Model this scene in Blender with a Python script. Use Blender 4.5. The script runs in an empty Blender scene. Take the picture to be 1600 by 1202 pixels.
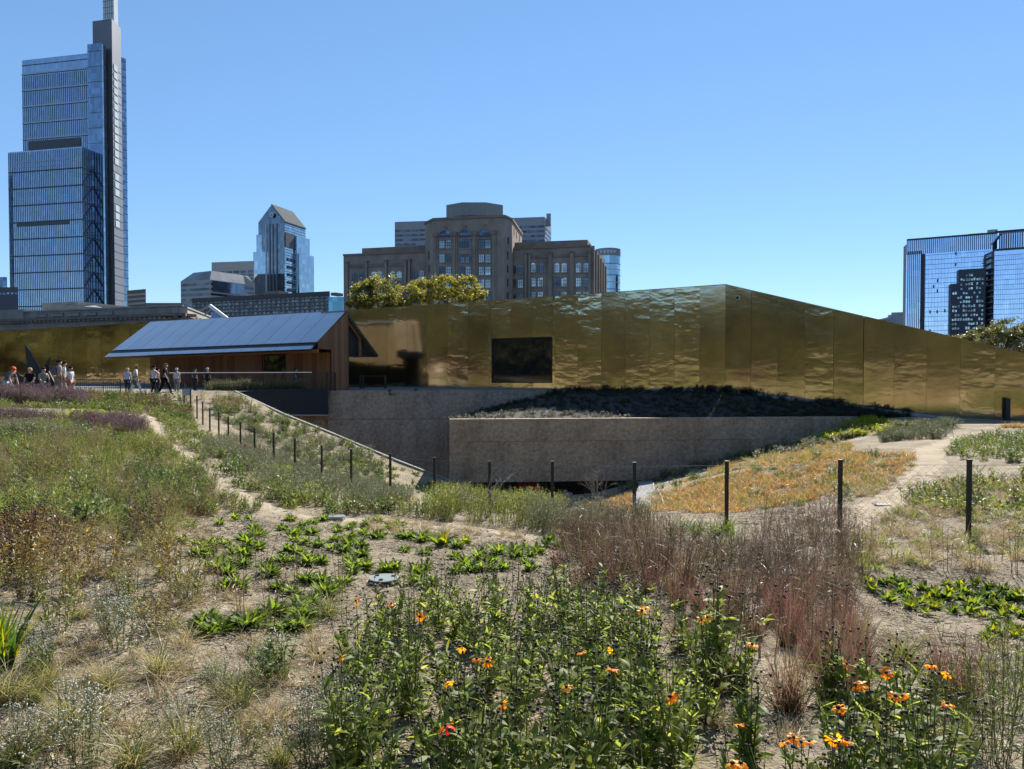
import bpy, math, random
import numpy as np
from mathutils import Vector, Matrix

random.seed(5)
rng = np.random.default_rng(11)
R = math.radians
SC = bpy.context.scene
COL = SC.collection

# ------------------------------------------------------------------ camera
F, CU, CV = 1150.0, 800.0, 601.0            # focal length and centre of the 1600 x 1202 photograph
PITCH = R(1.3)
EYE = 1.65
cam_data = bpy.data.cameras.new('camera')
cam = bpy.data.objects.new('camera', cam_data)
COL.objects.link(cam)
cam.location = (0, 0, EYE)
cam.rotation_euler = (R(90) - PITCH, 0, 0)
cam_data.sensor_width = 36.0
cam_data.lens = F / 1600 * 36.0
cam_data.clip_start = 0.1
cam_data.clip_end = 6000
SC.camera = cam

# ------------------------------------------------------------------ sky, sun, exposure
SUN_EL, SUN_AZ = R(40), R(22)               # azimuth measured from +Y towards +X
world = bpy.data.worlds.new('World')
SC.world = world
world.use_nodes = True
wn = world.node_tree
wn.nodes.clear()
sky = wn.nodes.new('ShaderNodeTexSky')
sky.sky_type = 'NISHITA'
sky.sun_disc = False
sky.sun_elevation = SUN_EL
sky.sun_rotation = SUN_AZ
sky.altitude = 0
sky.air_density = 0.8
sky.dust_density = 0.0
sky.ozone_density = 10.0
bg = wn.nodes.new('ShaderNodeBackground')
bg.inputs['Strength'].default_value = 0.148
wo = wn.nodes.new('ShaderNodeOutputWorld')
sky_gamma = wn.nodes.new('ShaderNodeGamma')
sky_gamma.inputs[1].default_value = 0.62
sky_hue = wn.nodes.new('ShaderNodeHueSaturation')
sky_hue.inputs['Saturation'].default_value = 1.12
wn.links.new(sky.outputs[0], sky_gamma.inputs[0])
wn.links.new(sky_gamma.outputs[0], sky_hue.inputs['Color'])
wn.links.new(sky_hue.outputs[0], bg.inputs[0])
wn.links.new(bg.outputs[0], wo.inputs[0])

sun_data = bpy.data.lights.new('sun', 'SUN')
sun_data.energy = 4.7
sun_data.angle = R(0.5)
sun_data.color = (1.0, 0.95, 0.87)
sun = bpy.data.objects.new('sun', sun_data)
COL.objects.link(sun)
sdir = Vector((math.sin(SUN_AZ) * math.cos(SUN_EL), math.cos(SUN_AZ) * math.cos(SUN_EL), math.sin(SUN_EL)))
sun.rotation_euler = sdir.to_track_quat('Z', 'Y').to_euler()
sun.location = (20, 60, 80)

SC.view_settings.view_transform = 'Standard'
SC.view_settings.look = 'None'
SC.view_settings.gamma = 1.0
SC.view_settings.use_curve_mapping = False
SC.view_settings.exposure = 1.12
SC.render.engine = 'CYCLES'
SC.cycles.max_bounces = 6
SC.cycles.diffuse_bounces = 3
SC.cycles.glossy_bounces = 3
SC.cycles.transmission_bounces = 4
SC.cycles.transparent_max_bounces = 4
SC.cycles.caustics_reflective = False
SC.cycles.caustics_refractive = False
SC.cycles.use_adaptive_sampling = True
SC.cycles.adaptive_threshold = 0.02
SC.cycles.use_denoising = True
SC.cycles.sample_clamp_indirect = 6.0

# ------------------------------------------------------------------ geometry of the view
CP, SP = math.cos(PITCH), math.sin(PITCH)
def ray(u, v):
    a = (CV - v) / F
    return np.array([(u - CU) / F, CP + a * SP, -SP + a * CP])
def P(u, v, d):
    r = ray(u, v)
    return np.array([0, 0, EYE]) + r * (d / r[1])
def PX(u, d, v=560):
    p = P(u, v, d)
    return np.array([p[0], p[1]])
def ZV(v, d):
    return float(P(800, v, d)[2])
def project(p):
    x, y, z = p[0], p[1], p[2] - EYE
    f = y * CP - z * SP; w = y * SP + z * CP
    return CU + F * x / f, CV - F * w / f

# ------------------------------------------------------------------ materials
MATS = {}
def new_mat(name):
    m = bpy.data.materials.new(name)
    m.use_nodes = True
    nt = m.node_tree
    nt.nodes.clear()
    out = nt.nodes.new('ShaderNodeOutputMaterial')
    return m, nt, out
def N(nt, t, **kw):
    n = nt.nodes.new(t)
    for k, v in kw.items():
        setattr(n, k, v)
    return n
def ramp(nt, stops, interp='LINEAR'):
    n = nt.nodes.new('ShaderNodeValToRGB')
    n.color_ramp.interpolation = interp
    e = n.color_ramp.elements
    while len(e) > 1:
        e.remove(e[-1])
    e[0].position = stops[0][0]
    e[0].color = (*stops[0][1], 1)
    for p, c in stops[1:]:
        x = e.new(p)
        x.color = (*c, 1)
    return n
def mth(nt, op, a, b=None, clamp=False):
    n = nt.nodes.new('ShaderNodeMath')
    n.operation = op
    n.use_clamp = clamp
    for i, x in enumerate((a, b)):
        if x is None:
            continue
        if isinstance(x, (int, float)):
            n.inputs[i].default_value = x
        else:
            nt.links.new(x, n.inputs[i])
    return n.outputs[0]

def surface(name, c0, c1=None, rough=0.7, metal=0.0, scale=4.0, detail=5.0, bump=0.0, bscale=None, spec=0.4,
            objvar=0.0, stretch=(1, 1, 1), bdist=0.02, coat=0.0):
    """Principled surface, two tones mixed by noise, a little per-object variation and fine relief."""
    if name in MATS:
        return MATS[name]
    m, nt, out = new_mat(name)
    b = N(nt, 'ShaderNodeBsdfPrincipled')
    b.inputs['Roughness'].default_value = rough
    b.inputs['Metallic'].default_value = metal
    b.inputs['Specular IOR Level'].default_value = spec
    b.inputs['Coat Weight'].default_value = coat
    nt.links.new(b.outputs[0], out.inputs[0])
    tc = N(nt, 'ShaderNodeTexCoord')
    mp = N(nt, 'ShaderNodeMapping')
    mp.inputs['Scale'].default_value = stretch
    nt.links.new(tc.outputs['Object'], mp.inputs[0])
    nz = N(nt, 'ShaderNodeTexNoise')
    nz.inputs['Scale'].default_value = scale
    nz.inputs['Detail'].default_value = detail
    nz.inputs['Roughness'].default_value = 0.6
    nt.links.new(mp.outputs[0], nz.inputs['Vector'])
    c1 = c1 or tuple(x * 0.8 for x in c0)
    rp = ramp(nt, [(0.32, c0), (0.68, c1)])
    fac = nz.outputs[0]
    if objvar:
        oi = N(nt, 'ShaderNodeObjectInfo')
        fac = mth(nt, 'ADD', fac, mth(nt, 'MULTIPLY', mth(nt, 'SUBTRACT', oi.outputs['Random'], 0.5), objvar))
    nt.links.new(fac, rp.inputs[0])
    nt.links.new(rp.outputs[0], b.inputs['Base Color'])
    if bump:
        nb = N(nt, 'ShaderNodeTexNoise')
        nb.inputs['Scale'].default_value = bscale or scale * 6
        nb.inputs['Detail'].default_value = 6
        nt.links.new(mp.outputs[0], nb.inputs['Vector'])
        bm_ = N(nt, 'ShaderNodeBump')
        bm_.inputs['Strength'].default_value = bump
        bm_.inputs['Distance'].default_value = bdist
        nt.links.new(nb.outputs[0], bm_.inputs['Height'])
        nt.links.new(bm_.outputs[0], b.inputs['Normal'])
    MATS[name] = m
    return m

def leafy(name, stops, transl=0.45, rough=0.45, spec=0.35, objvar=0.35):
    """Plant tissue: colour from each piece's own tone and each plant's own chance, partly translucent."""
    if name in MATS:
        return MATS[name]
    m, nt, out = new_mat(name)
    at = N(nt, 'ShaderNodeAttribute', attribute_name='tone')
    oi = N(nt, 'ShaderNodeObjectInfo')
    f = mth(nt, 'ADD', at.outputs['Fac'], mth(nt, 'MULTIPLY', mth(nt, 'SUBTRACT', oi.outputs['Random'], 0.5), objvar), clamp=True)
    n = len(stops)
    rp = ramp(nt, [(i / max(1, n - 1), c) for i, c in enumerate(stops)])
    nt.links.new(f, rp.inputs[0])
    b = N(nt, 'ShaderNodeBsdfPrincipled')
    b.inputs['Roughness'].default_value = rough
    b.inputs['Specular IOR Level'].default_value = spec
    nt.links.new(rp.outputs[0], b.inputs['Base Color'])
    t = N(nt, 'ShaderNodeBsdfTranslucent')
    hs = N(nt, 'ShaderNodeHueSaturation')
    hs.inputs['Saturation'].default_value = 1.15
    hs.inputs['Value'].default_value = 1.7
    nt.links.new(rp.outputs[0], hs.inputs['Color'])
    nt.links.new(hs.outputs[0], t.inputs['Color'])
    mx = N(nt, 'ShaderNodeMixShader')
    mx.inputs[0].default_value = transl
    nt.links.new(b.outputs[0], mx.inputs[1])
    nt.links.new(t.outputs[0], mx.inputs[2])
    nt.links.new(mx.outputs[0], out.inputs[0])
    MATS[name] = m
    return m

def glass_far(name, base, rough=0.06, var=0.25, cell=(0.5, 0.5, 0.25)):
    """Coated curtain-wall glass: mirrors the sky, each cell a slightly different pane."""
    if name in MATS:
        return MATS[name]
    m, nt, out = new_mat(name)
    b = N(nt, 'ShaderNodeBsdfPrincipled')
    b.inputs['Metallic'].default_value = 0.9
    b.inputs['Roughness'].default_value = rough
    tc = N(nt, 'ShaderNodeTexCoord')
    mp = N(nt, 'ShaderNodeMapping')
    mp.inputs['Scale'].default_value = cell
    nt.links.new(tc.outputs['Object'], mp.inputs[0])
    fl = N(nt, 'ShaderNodeVectorMath', operation='FLOOR')
    nt.links.new(mp.outputs[0], fl.inputs[0])
    wnz = N(nt, 'ShaderNodeTexWhiteNoise')
    nt.links.new(fl.outputs[0], wnz.inputs['Vector'])
    rp = ramp(nt, [(0.0, tuple(x * (1 - var) for x in base)), (0.8, base), (1.0, tuple(min(1, x * (1 + var)) for x in base))])
    nt.links.new(wnz.outputs['Value'], rp.inputs[0])
    nt.links.new(rp.outputs[0], b.inputs['Base Color'])
    nt.links.new(b.outputs[0], out.inputs[0])
    MATS[name] = m
    return m

# ------------------------------------------------------------------ object helpers
def tag(o, label=None, cat=None, group=None, kind=None):
    for k, v in (('label', label), ('category', cat), ('group', group), ('kind', kind)):
        if v:
            o[k] = v
    return o
def link(name, data, parent=None):
    o = bpy.data.objects.new(name, data)
    COL.objects.link(o)
    if parent is not None:
        o.parent = parent
    return o
def empty(name, loc, rz=0.0):
    o = bpy.data.objects.new(name, None)
    COL.objects.link(o)
    o.location = loc
    o.rotation_euler = (0, 0, rz)
    o.empty_display_size = 0.2
    return o

class MB:
    """collects boxes, prisms and polygons in world coordinates; build() links them as ONE mesh object"""
    def __init__(s):
        s.v, s.f, s.m = [], [], []
    def poly(s, pts, mat=0):
        n = len(s.v)
        s.v += [tuple(map(float, p)) for p in pts]
        s.f.append(tuple(range(n, n + len(pts))))
        s.m.append(mat)
    def prism(s, xy, z0, z1, mat=0):
        """xy: counter-clockwise or clockwise outline; z0/z1 numbers or per-corner lists"""
        k = len(xy)
        za = z0 if hasattr(z0, '__len__') else [z0] * k
        zb = z1 if hasattr(z1, '__len__') else [z1] * k
        a = sum(xy[i][0] * xy[(i + 1) % k][1] - xy[(i + 1) % k][0] * xy[i][1] for i in range(k))
        order = list(range(k)) if a > 0 else list(range(k))[::-1]
        n = len(s.v)
        for i in order:
            s.v.append((float(xy[i][0]), float(xy[i][1]), float(za[i])))
        for i in order:
            s.v.append((float(xy[i][0]), float(xy[i][1]), float(zb[i])))
        for i in range(k):
            j = (i + 1) % k
            s.f.append((n + i, n + j, n + k + j, n + k + i)); s.m.append(mat)
        s.f.append(tuple(n + i for i in range(k))[::-1]); s.m.append(mat)
        s.f.append(tuple(n + k + i for i in range(k))); s.m.append(mat)
    def hexa(s, c, mat=0):
        """eight corners: bottom four (ccw seen from above), then top four"""
        n = len(s.v)
        s.v += [tuple(map(float, p)) for p in c]
        for f in ((3, 2, 1, 0), (4, 5, 6, 7), (0, 1, 5, 4), (1, 2, 6, 5), (2, 3, 7, 6), (3, 0, 4, 7)):
            s.f.append(tuple(n + i for i in f)); s.m.append(mat)
    def box(s, x0, x1, y0, y1, z0, z1, mat=0):
        s.hexa([(x0, y0, z0), (x1, y0, z0), (x1, y1, z0), (x0, y1, z0), (x0, y0, z1), (x1, y0, z1), (x1, y1, z1), (x0, y1, z1)], mat)
    def bar(s, a, b, r, mat=0, n=4, r2=None):
        a, b = Vector(a), Vector(b)
        r2 = r if r2 is None else r2
        d = (b - a).normalized()
        t = Vector((0, 0, 1)) if abs(d.z) < 0.9 else Vector((1, 0, 0))
        x = d.cross(t).normalized(); y = d.cross(x)
        k = len(s.v)
        for p, rr in ((a, r), (b, r2)):
            for i in range(n):
                an = 2 * math.pi * (i + 0.5) / n
                s.v.append(tuple(p + x * (rr * math.cos(an)) + y * (rr * math.sin(an))))
        for i in range(n):
            j = (i + 1) % n
            s.f.append((k + j, k + i, k + n + i, k + n + j)); s.m.append(mat)
        s.f.append(tuple(k + i for i in range(n))); s.m.append(mat)
        s.f.append(tuple(k + n + i for i in range(n))[::-1]); s.m.append(mat)
    def lathe(s, c, prof, n=20, mat=0):
        """prof: (radius, z) pairs round a vertical axis through c"""
        k = len(s.v)
        for r_, z in prof:
            for i in range(n):
                a = 2 * math.pi * i / n
                s.v.append((c[0] + r_ * math.cos(a), c[1] + r_ * math.sin(a), c[2] + z))
        for q in range(len(prof) - 1):
            for i in range(n):
                j = (i + 1) % n
                s.f.append((k + q * n + i, k + q * n + j, k + (q + 1) * n + j, k + (q + 1) * n + i)); s.m.append(mat)
        s.f.append(tuple(k + i for i in range(n))[::-1]); s.m.append(mat)
        e = k + (len(prof) - 1) * n
        s.f.append(tuple(e + i for i in range(n))); s.m.append(mat)
    def build(s, name, mats, parent=None, smooth=False, origin=None):
        mats = mats if isinstance(mats, (list, tuple)) else [mats]
        pw = np.zeros(3)
        q = parent
        while q is not None:
            pw = pw + np.array(q.location); q = q.parent       # parents here are never rotated
        o3 = np.array(origin, float) if origin is not None else pw
        me = bpy.data.meshes.new(name)
        me.from_pydata([tuple(np.array(p) - o3) for p in s.v], [], s.f)
        for m in mats:
            me.materials.append(m)
        me.polygons.foreach_set('material_index', s.m)
        if smooth:
            me.polygons.foreach_set('use_smooth', [True] * len(s.f))
        me.update()
        o = link(name, me, parent)
        if parent is None or origin is not None:
            o.location = tuple(o3 - (pw if parent is not None else 0))
        return o

class FAC:
    """a facade line p0 -> p1 (left to right as the camera sees it) on which pieces are set"""
    def __init__(s, p0, p1):
        s.p0, s.p1 = np.array(p0, float)[:2], np.array(p1, float)[:2]
        d = s.p1 - s.p0
        s.L = float(np.linalg.norm(d)); s.e = d / s.L
        s.n = np.array([s.e[1], -s.e[0]])
    def s_at(s, u):
        k = (u - CU) / F                      # ray x = k * y
        den = s.e[0] - k * s.e[1]
        return float((k * s.p0[1] - s.p0[0]) / den)
    def d_at(s, u):
        return float(s.p0[1] + s.e[1] * s.s_at(u))
    def z_at(s, u, v):
        return ZV(v, s.d_at(u))
    def pt(s, a, t=0.0):
        return s.p0 + s.e * a + s.n * t
    def box(s, mb, a0, a1, z0, z1, t0, t1, mat=0):
        c = [s.pt(a0, t1), s.pt(a1, t1), s.pt(a1, t0), s.pt(a0, t0)]
        za = z0 if hasattr(z0, '__len__') else (z0, z0)
        zb = z1 if hasattr(z1, '__len__') else (z1, z1)
        mb.hexa([(*c[0], za[0]), (*c[1], za[1]), (*c[2], za[1]), (*c[3], za[0]),
                 (*c[0], zb[0]), (*c[1], zb[1]), (*c[2], zb[1]), (*c[3], zb[0])], mat)

class QM:
    """quads only, built from numpy arrays: plants, litter, crowns"""
    def __init__(s):
        s.V, s.Q, s.M, s.T, s.n = [], [], [], [], 0
    def add(s, v, q, m=0, t=None):
        s.V.append(v); s.Q.append(q + s.n); s.n += len(v)
        s.M.append(np.full(len(q), m, np.int32))
        s.T.append(np.full(len(q), 0.5, np.float32) if t is None else np.asarray(t, np.float32))
    def ribbons(s, base, az, elev, bend, L, W, nseg=3, prof='leaf', mat=0, tone=None, twist=None):
        n = len(az)
        if n == 0:
            return np.zeros((0, 3))
        bc = lambda x: np.broadcast_to(np.asarray(x, float), (n,))
        az, elev, bend, L, W = map(bc, (az, elev, bend, L, W))
        twist = bc(0.0 if twist is None else twist)
        sm = (np.arange(nseg) + 0.5) / nseg
        sn = np.linspace(0, 1, nseg + 1)
        em = elev[:, None] - bend[:, None] * sm
        seg = (L / nseg)[:, None]
        r = np.concatenate([np.zeros((n, 1)), np.cumsum(np.cos(em) * seg, 1)], 1)
        z = np.concatenate([np.zeros((n, 1)), np.cumsum(np.sin(em) * seg, 1)], 1)
        ca, sa = np.cos(az)[:, None], np.sin(az)[:, None]
        c = np.stack([r * ca, r * sa, z], 2) + np.asarray(base)[:, None, :]
        e = elev[:, None] - bend[:, None] * sn
        perp = np.stack([-sa + 0 * e, ca + 0 * e, 0 * e], 2)
        nor = np.stack([-np.sin(e) * ca, -np.sin(e) * sa, np.cos(e)], 2)
        tw = twist[:, None, None]
        wd = np.cos(tw) * perp + np.sin(tw) * nor
        if prof == 'leaf':
            pf = np.sin(np.pi * np.clip(sn, 0.04, 0.97) ** 0.8)
        elif prof == 'grass':
            pf = np.clip(1 - sn ** 2, 0.06, 1)
        elif prof == 'petal':
            pf = np.clip(0.35 + 0.75 * sn, 0, 1)
        else:
            pf = np.ones_like(sn)
        w = 0.5 * W[:, None, None] * pf[None, :, None]
        v = np.stack([c - wd * w, c + wd * w], 2).reshape(-1, 3)
        k = np.arange(n)[:, None] * (2 * (nseg + 1)) + np.arange(nseg)[None, :] * 2
        q = np.stack([k, k + 1, k + 3, k + 2], 2).reshape(-1, 4)
        t = np.repeat(rng.random(n) if tone is None else bc(tone), nseg)
        s.add(v, q, mat, t)
        return c[:, -1]
    def stems(s, a, b, r0, r1, mat=0, tone=None):
        a, b = np.asarray(a, float), np.asarray(b, float)
        n = len(a)
        if n == 0:
            return
        d = b - a
        d /= np.maximum(np.linalg.norm(d, axis=1), 1e-6)[:, None]
        h = np.where(np.abs(d[:, 2:3]) < 0.9, np.array([[0, 0, 1.0]]), np.array([[1.0, 0, 0]]))
        x = np.cross(d, h); x /= np.linalg.norm(x, axis=1)[:, None]
        y = np.cross(d, x)
        r0 = np.broadcast_to(np.asarray(r0, float), (n,)); r1 = np.broadcast_to(np.asarray(r1, float), (n,))
        ring = []
        for p, r_ in ((a, r0), (b, r1)):
            for i in range(3):
                an = 2 * math.pi * i / 3
                ring.append(p + x * (r_ * math.cos(an))[:, None] + y * (r_ * math.sin(an))[:, None])
        v = np.stack(ring, 1).reshape(-1, 3)
        k = np.arange(n)[:, None] * 6
        q = np.concatenate([np.concatenate([k + i, k + (i + 1) % 3, k + 3 + (i + 1) % 3, k + 3 + i], 1) for i in range(3)], 0)
        t = np.tile(rng.random(n) if tone is None else np.broadcast_to(tone, (n,)), 3)
        s.add(v, q, mat, t)
    def balls(s, c, r, mat=0, tone=None, squash=1.0):
        c = np.asarray(c, float); n = len(c)
        if n == 0:
            return
        r = np.broadcast_to(np.asarray(r, float), (n,))
        cv = np.array([(x, y, z) for z in (-1, 1) for y in (-1, 1) for x in (-1, 1)], float) / math.sqrt(3)
        cv[:, 2] *= squash
        v = (c[:, None, :] + cv[None] * r[:, None, None]).reshape(-1, 3)
        f = np.array([(0, 2, 3, 1), (4, 5, 7, 6), (0, 1, 5, 4), (2, 6, 7, 3), (0, 4, 6, 2), (1, 3, 7, 5)])
        q = (np.arange(n)[:, None, None] * 8 + f[None]).reshape(-1, 4)
        t = np.repeat(rng.random(n) if tone is None else np.broadcast_to(tone, (n,)), 6)
        s.add(v, q, mat, t)
    def mesh(s, name, mats, smooth=True):
        me = bpy.data.meshes.new(name)
        V = np.concatenate(s.V).astype(np.float32); Q = np.concatenate(s.Q).astype(np.int32)
        me.vertices.add(len(V)); me.vertices.foreach_set('co', V.ravel())
        me.loops.add(len(Q) * 4); me.loops.foreach_set('vertex_index', Q.ravel())
        me.polygons.add(len(Q))
        me.polygons.foreach_set('loop_start', np.arange(len(Q), dtype=np.int32) * 4)
        me.polygons.foreach_set('loop_total', np.full(len(Q), 4, np.int32))
        for m in (mats if isinstance(mats, (list, tuple)) else [mats]):
            me.materials.append(m)
        me.polygons.foreach_set('material_index', np.concatenate(s.M))
        me.polygons.foreach_set('use_smooth', np.full(len(Q), smooth))
        a = me.attributes.new('tone', 'FLOAT', 'FACE')
        a.data.foreach_set('value', np.concatenate(s.T))
        me.update(calc_edges=True)
        return me

# ------------------------------------------------------------------ terrain
# control points: (x, y, height above the viewer's feet)
CTRL = []
def cxy(x, y, rel): CTRL.append((x, y, rel + EYE))
def cuv(u, v, d): CTRL.append(tuple(P(u, v, d)))
for a in [(-6, 0, -1.65), (0, 0, -1.66), (6, 0, -1.7), (-3, 3.5, -1.68), (0, 3.5, -1.74), (3, 3.5, -1.80), (-7, 8, -1.78), (-3, 8, -1.98),
          (0, 7.5, -2.12), (3.5, 8, -2.22), (6, 8, -2.27), (-12, 10, -1.75), (-15, 20, -1.75), (-20, 30, -1.62), (-24, 38, -1.47),
          (-120, -100, -1.7), (80, -100, -1.9), (0, -100, -1.7), (-120, 40, -1.5), (95, 40, -2.9), (-60, 0, -1.7), (60, 0, -2.0), (-60, 45, -1.45),
          (60, 55, -3.0), (0, -30, -1.65), (-30, -10, -1.7), (30, -10, -1.9), (-30, 44, -1.45), (-21, 41, -1.50), (-19.5, 46, -1.52), (-40, 30, -1.55),
          (0, 25, -4.8), (0, 33, -6.9), (3, 36, -7.1), (-40, 60, -1.5), (0, 62, -7), (14, 60, -5), (30, 45, -3.0), (40, 30, -2.8)]:
    cxy(*a)
POSTS = [(1513, 720, 840, 10.5), (1312, 720, 832, 11.6), (1135, 722, 826, 12.7), (991, 724, 818, 13.7), (863, 722, 807, 14.9), (765, 722, 801, 16.0),
         (679, 716, 789, 17.3), (610, 710, 779, 18.6), (549, 703, 767, 20.0), (503, 697, 757, 21.5), (461, 686, 742, 23.2), (428, 677, 728, 24.8),
         (398, 670, 717, 26.7), (376, 660, 704, 28.5), (357, 652, 694, 30.5), (342, 645, 684, 32.0), (328, 638, 675, 33.5), (317, 628, 664, 35.0),
         (308, 619, 654, 36.5), (298, 609, 641, 38.0), (288, 599, 631, 39.5)]
for u, vt, vb, d in POSTS:
    cuv(u, vb, d)
KERB = [(365, 613, 44.5), (440, 648, 43.2), (520, 680, 42.0), (610, 718, 41.0), (680, 745, 40.2), (738, 767, 39.2)]
for k in KERB:
    cuv(*k)
for a in [(230, 650, 29), (265, 690, 23), (300, 720, 19), (100, 700, 17), (100, 640, 28), (50, 830, 8), (20, 1000, 4.5), (935, 772, 38.6), (1040, 745, 39.2),
          (1130, 720, 39.6), (1250, 690, 40.2), (1330, 664, 41.2), (1447, 652, 42.4), (1560, 656, 41.2), (1010, 800, 22), (1010, 770, 30), (1150, 750, 26),
          (1250, 720, 26), (1400, 740, 20), (1400, 700, 27), (1500, 760, 16), (1500, 690, 30), (1600, 700, 25), (1600, 800, 12), (440, 825, 11), (600, 915, 7.2),
          (1450, 950, 7.4), (1150, 900, 8.6)]:
    cuv(*a)
CT = np.array(CTRL)
def tps_fit(c, lam=0.15):
    xy = c[:, :2]; n = len(c)
    d2 = ((xy[:, None] - xy[None]) ** 2).sum(2)
    K = np.where(d2 > 0, 0.5 * d2 * np.log(np.maximum(d2, 1e-9)), 0) + np.eye(n) * lam
    A = np.zeros((n + 3, n + 3)); A[:n, :n] = K
    A[:n, n] = 1; A[:n, n + 1:] = xy; A[n:, :n] = A[:n, n:].T
    return np.linalg.solve(A, np.concatenate([c[:, 2], np.zeros(3)]))
WT = tps_fit(CT)
def tps(x, y):
    out = np.zeros(x.shape)
    for i in range(len(CT)):
        d2 = (x - CT[i, 0]) ** 2 + (y - CT[i, 1]) ** 2
        out += WT[i] * np.where(d2 > 0, 0.5 * d2 * np.log(np.maximum(d2, 1e-9)), 0)
    return out + WT[-3] + WT[-2] * x + WT[-1] * y
def inpoly(x, y, poly):
    p = np.asarray(poly, float); r = np.zeros(np.shape(x), bool)
    j = len(p) - 1
    for i in range(len(p)):
        c = (p[i, 1] > y) != (p[j, 1] > y)
        with np.errstate(divide='ignore', invalid='ignore'):
            xi = (p[j, 0] - p[i, 0]) * (y - p[i, 1]) / (p[j, 1] - p[i, 1]) + p[i, 0]
        r ^= c & (x < xi)
        j = i
    return r
def vnoise(x, y, sc, seed):
    g = np.random.default_rng(seed).random((64, 64))
    X, Y = x / sc, y / sc
    ix, iy = np.floor(X).astype(int), np.floor(Y).astype(int)
    fx, fy = X - ix, Y - iy
    fx, fy = fx * fx * (3 - 2 * fx), fy * fy * (3 - 2 * fy)
    a = g[ix % 64, iy % 64]; b = g[(ix + 1) % 64, iy % 64]; c = g[ix % 64, (iy + 1) % 64]; d = g[(ix + 1) % 64, (iy + 1) % 64]
    return (a * (1 - fx) + b * fx) * (1 - fy) + (c * (1 - fx) + d * fx) * fy - 0.5
KW = [P(*k)[:2] for k in KERB]
PIT = [KW[0] + (-0.2, 0.35)] + [k + (0.12, 0.35) for k in KW[1:]] + [(0.5, 38.9), (4.6, 39.3), (11.6, 40.2), (19.0, 41.9), (19.0, 62), (-19.0, 62), (-17.9, 46.0)]
def levels(a, b, f0, f1, fine, growth=1.14):
    mid = list(np.arange(f0, f1 + 1e-6, fine)); lo, hi, st = [], [], fine
    x = f0
    while x > a: st *= growth; x -= st; lo.append(x)
    x, st = f1, fine
    while x < b: st *= growth; x += st; hi.append(x)
    return np.array(lo[::-1] + mid + hi)
GX = levels(-140, 110, -24, 30, 0.22)
GY = levels(-120, 64, 1.5, 46, 0.2)
XX, YY = np.meshgrid(GX, GY)
ZZ = tps(XX, YY)
near = np.clip((60 - np.hypot(XX, YY)) / 20, 0, 1)
ZZ += near * (0.07 * vnoise(XX, YY, 1.7, 3) + 0.05 * vnoise(XX, YY, 0.7, 4))
pit = inpoly(XX, YY, PIT)
ZZ = np.where(pit, np.minimum(ZZ, EYE - 8.0), ZZ)
behind_wall = (YY > 47) & (XX > 19) | (YY > 50) & (XX > -19)
ZZ = np.where(behind_wall, np.minimum(ZZ, EYE - 5.0), ZZ)
def H(x, y):
    x, y = np.asarray(x, float), np.asarray(y, float)
    i = np.clip(np.searchsorted(GX, x) - 1, 0, len(GX) - 2); j = np.clip(np.searchsorted(GY, y) - 1, 0, len(GY) - 2)
    fx = np.clip((x - GX[i]) / (GX[i + 1] - GX[i]), 0, 1); fy = np.clip((y - GY[j]) / (GY[j + 1] - GY[j]), 0, 1)
    return (ZZ[j, i] * (1 - fx) + ZZ[j, i + 1] * fx) * (1 - fy) + (ZZ[j + 1, i] * (1 - fx) + ZZ[j + 1, i + 1] * fx) * fy
_DS = np.concatenate([np.arange(1.5, 14, 0.03), np.arange(14, 60, 0.1)])
def hit(u, v, up=0.0):
    """where the ray through a pixel meets the ground (or the level `up` above it)"""
    r = ray(u, v); r = r / r[1]
    p = np.array([0, 0, EYE])[None] + r[None] * _DS[:, None]
    k = np.nonzero(p[:, 2] < H(p[:, 0], p[:, 1]) + up)[0]
    q = p[k[0]] if len(k) else p[-1]
    return np.array([q[0], q[1], float(H(q[0], q[1]))])

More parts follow.
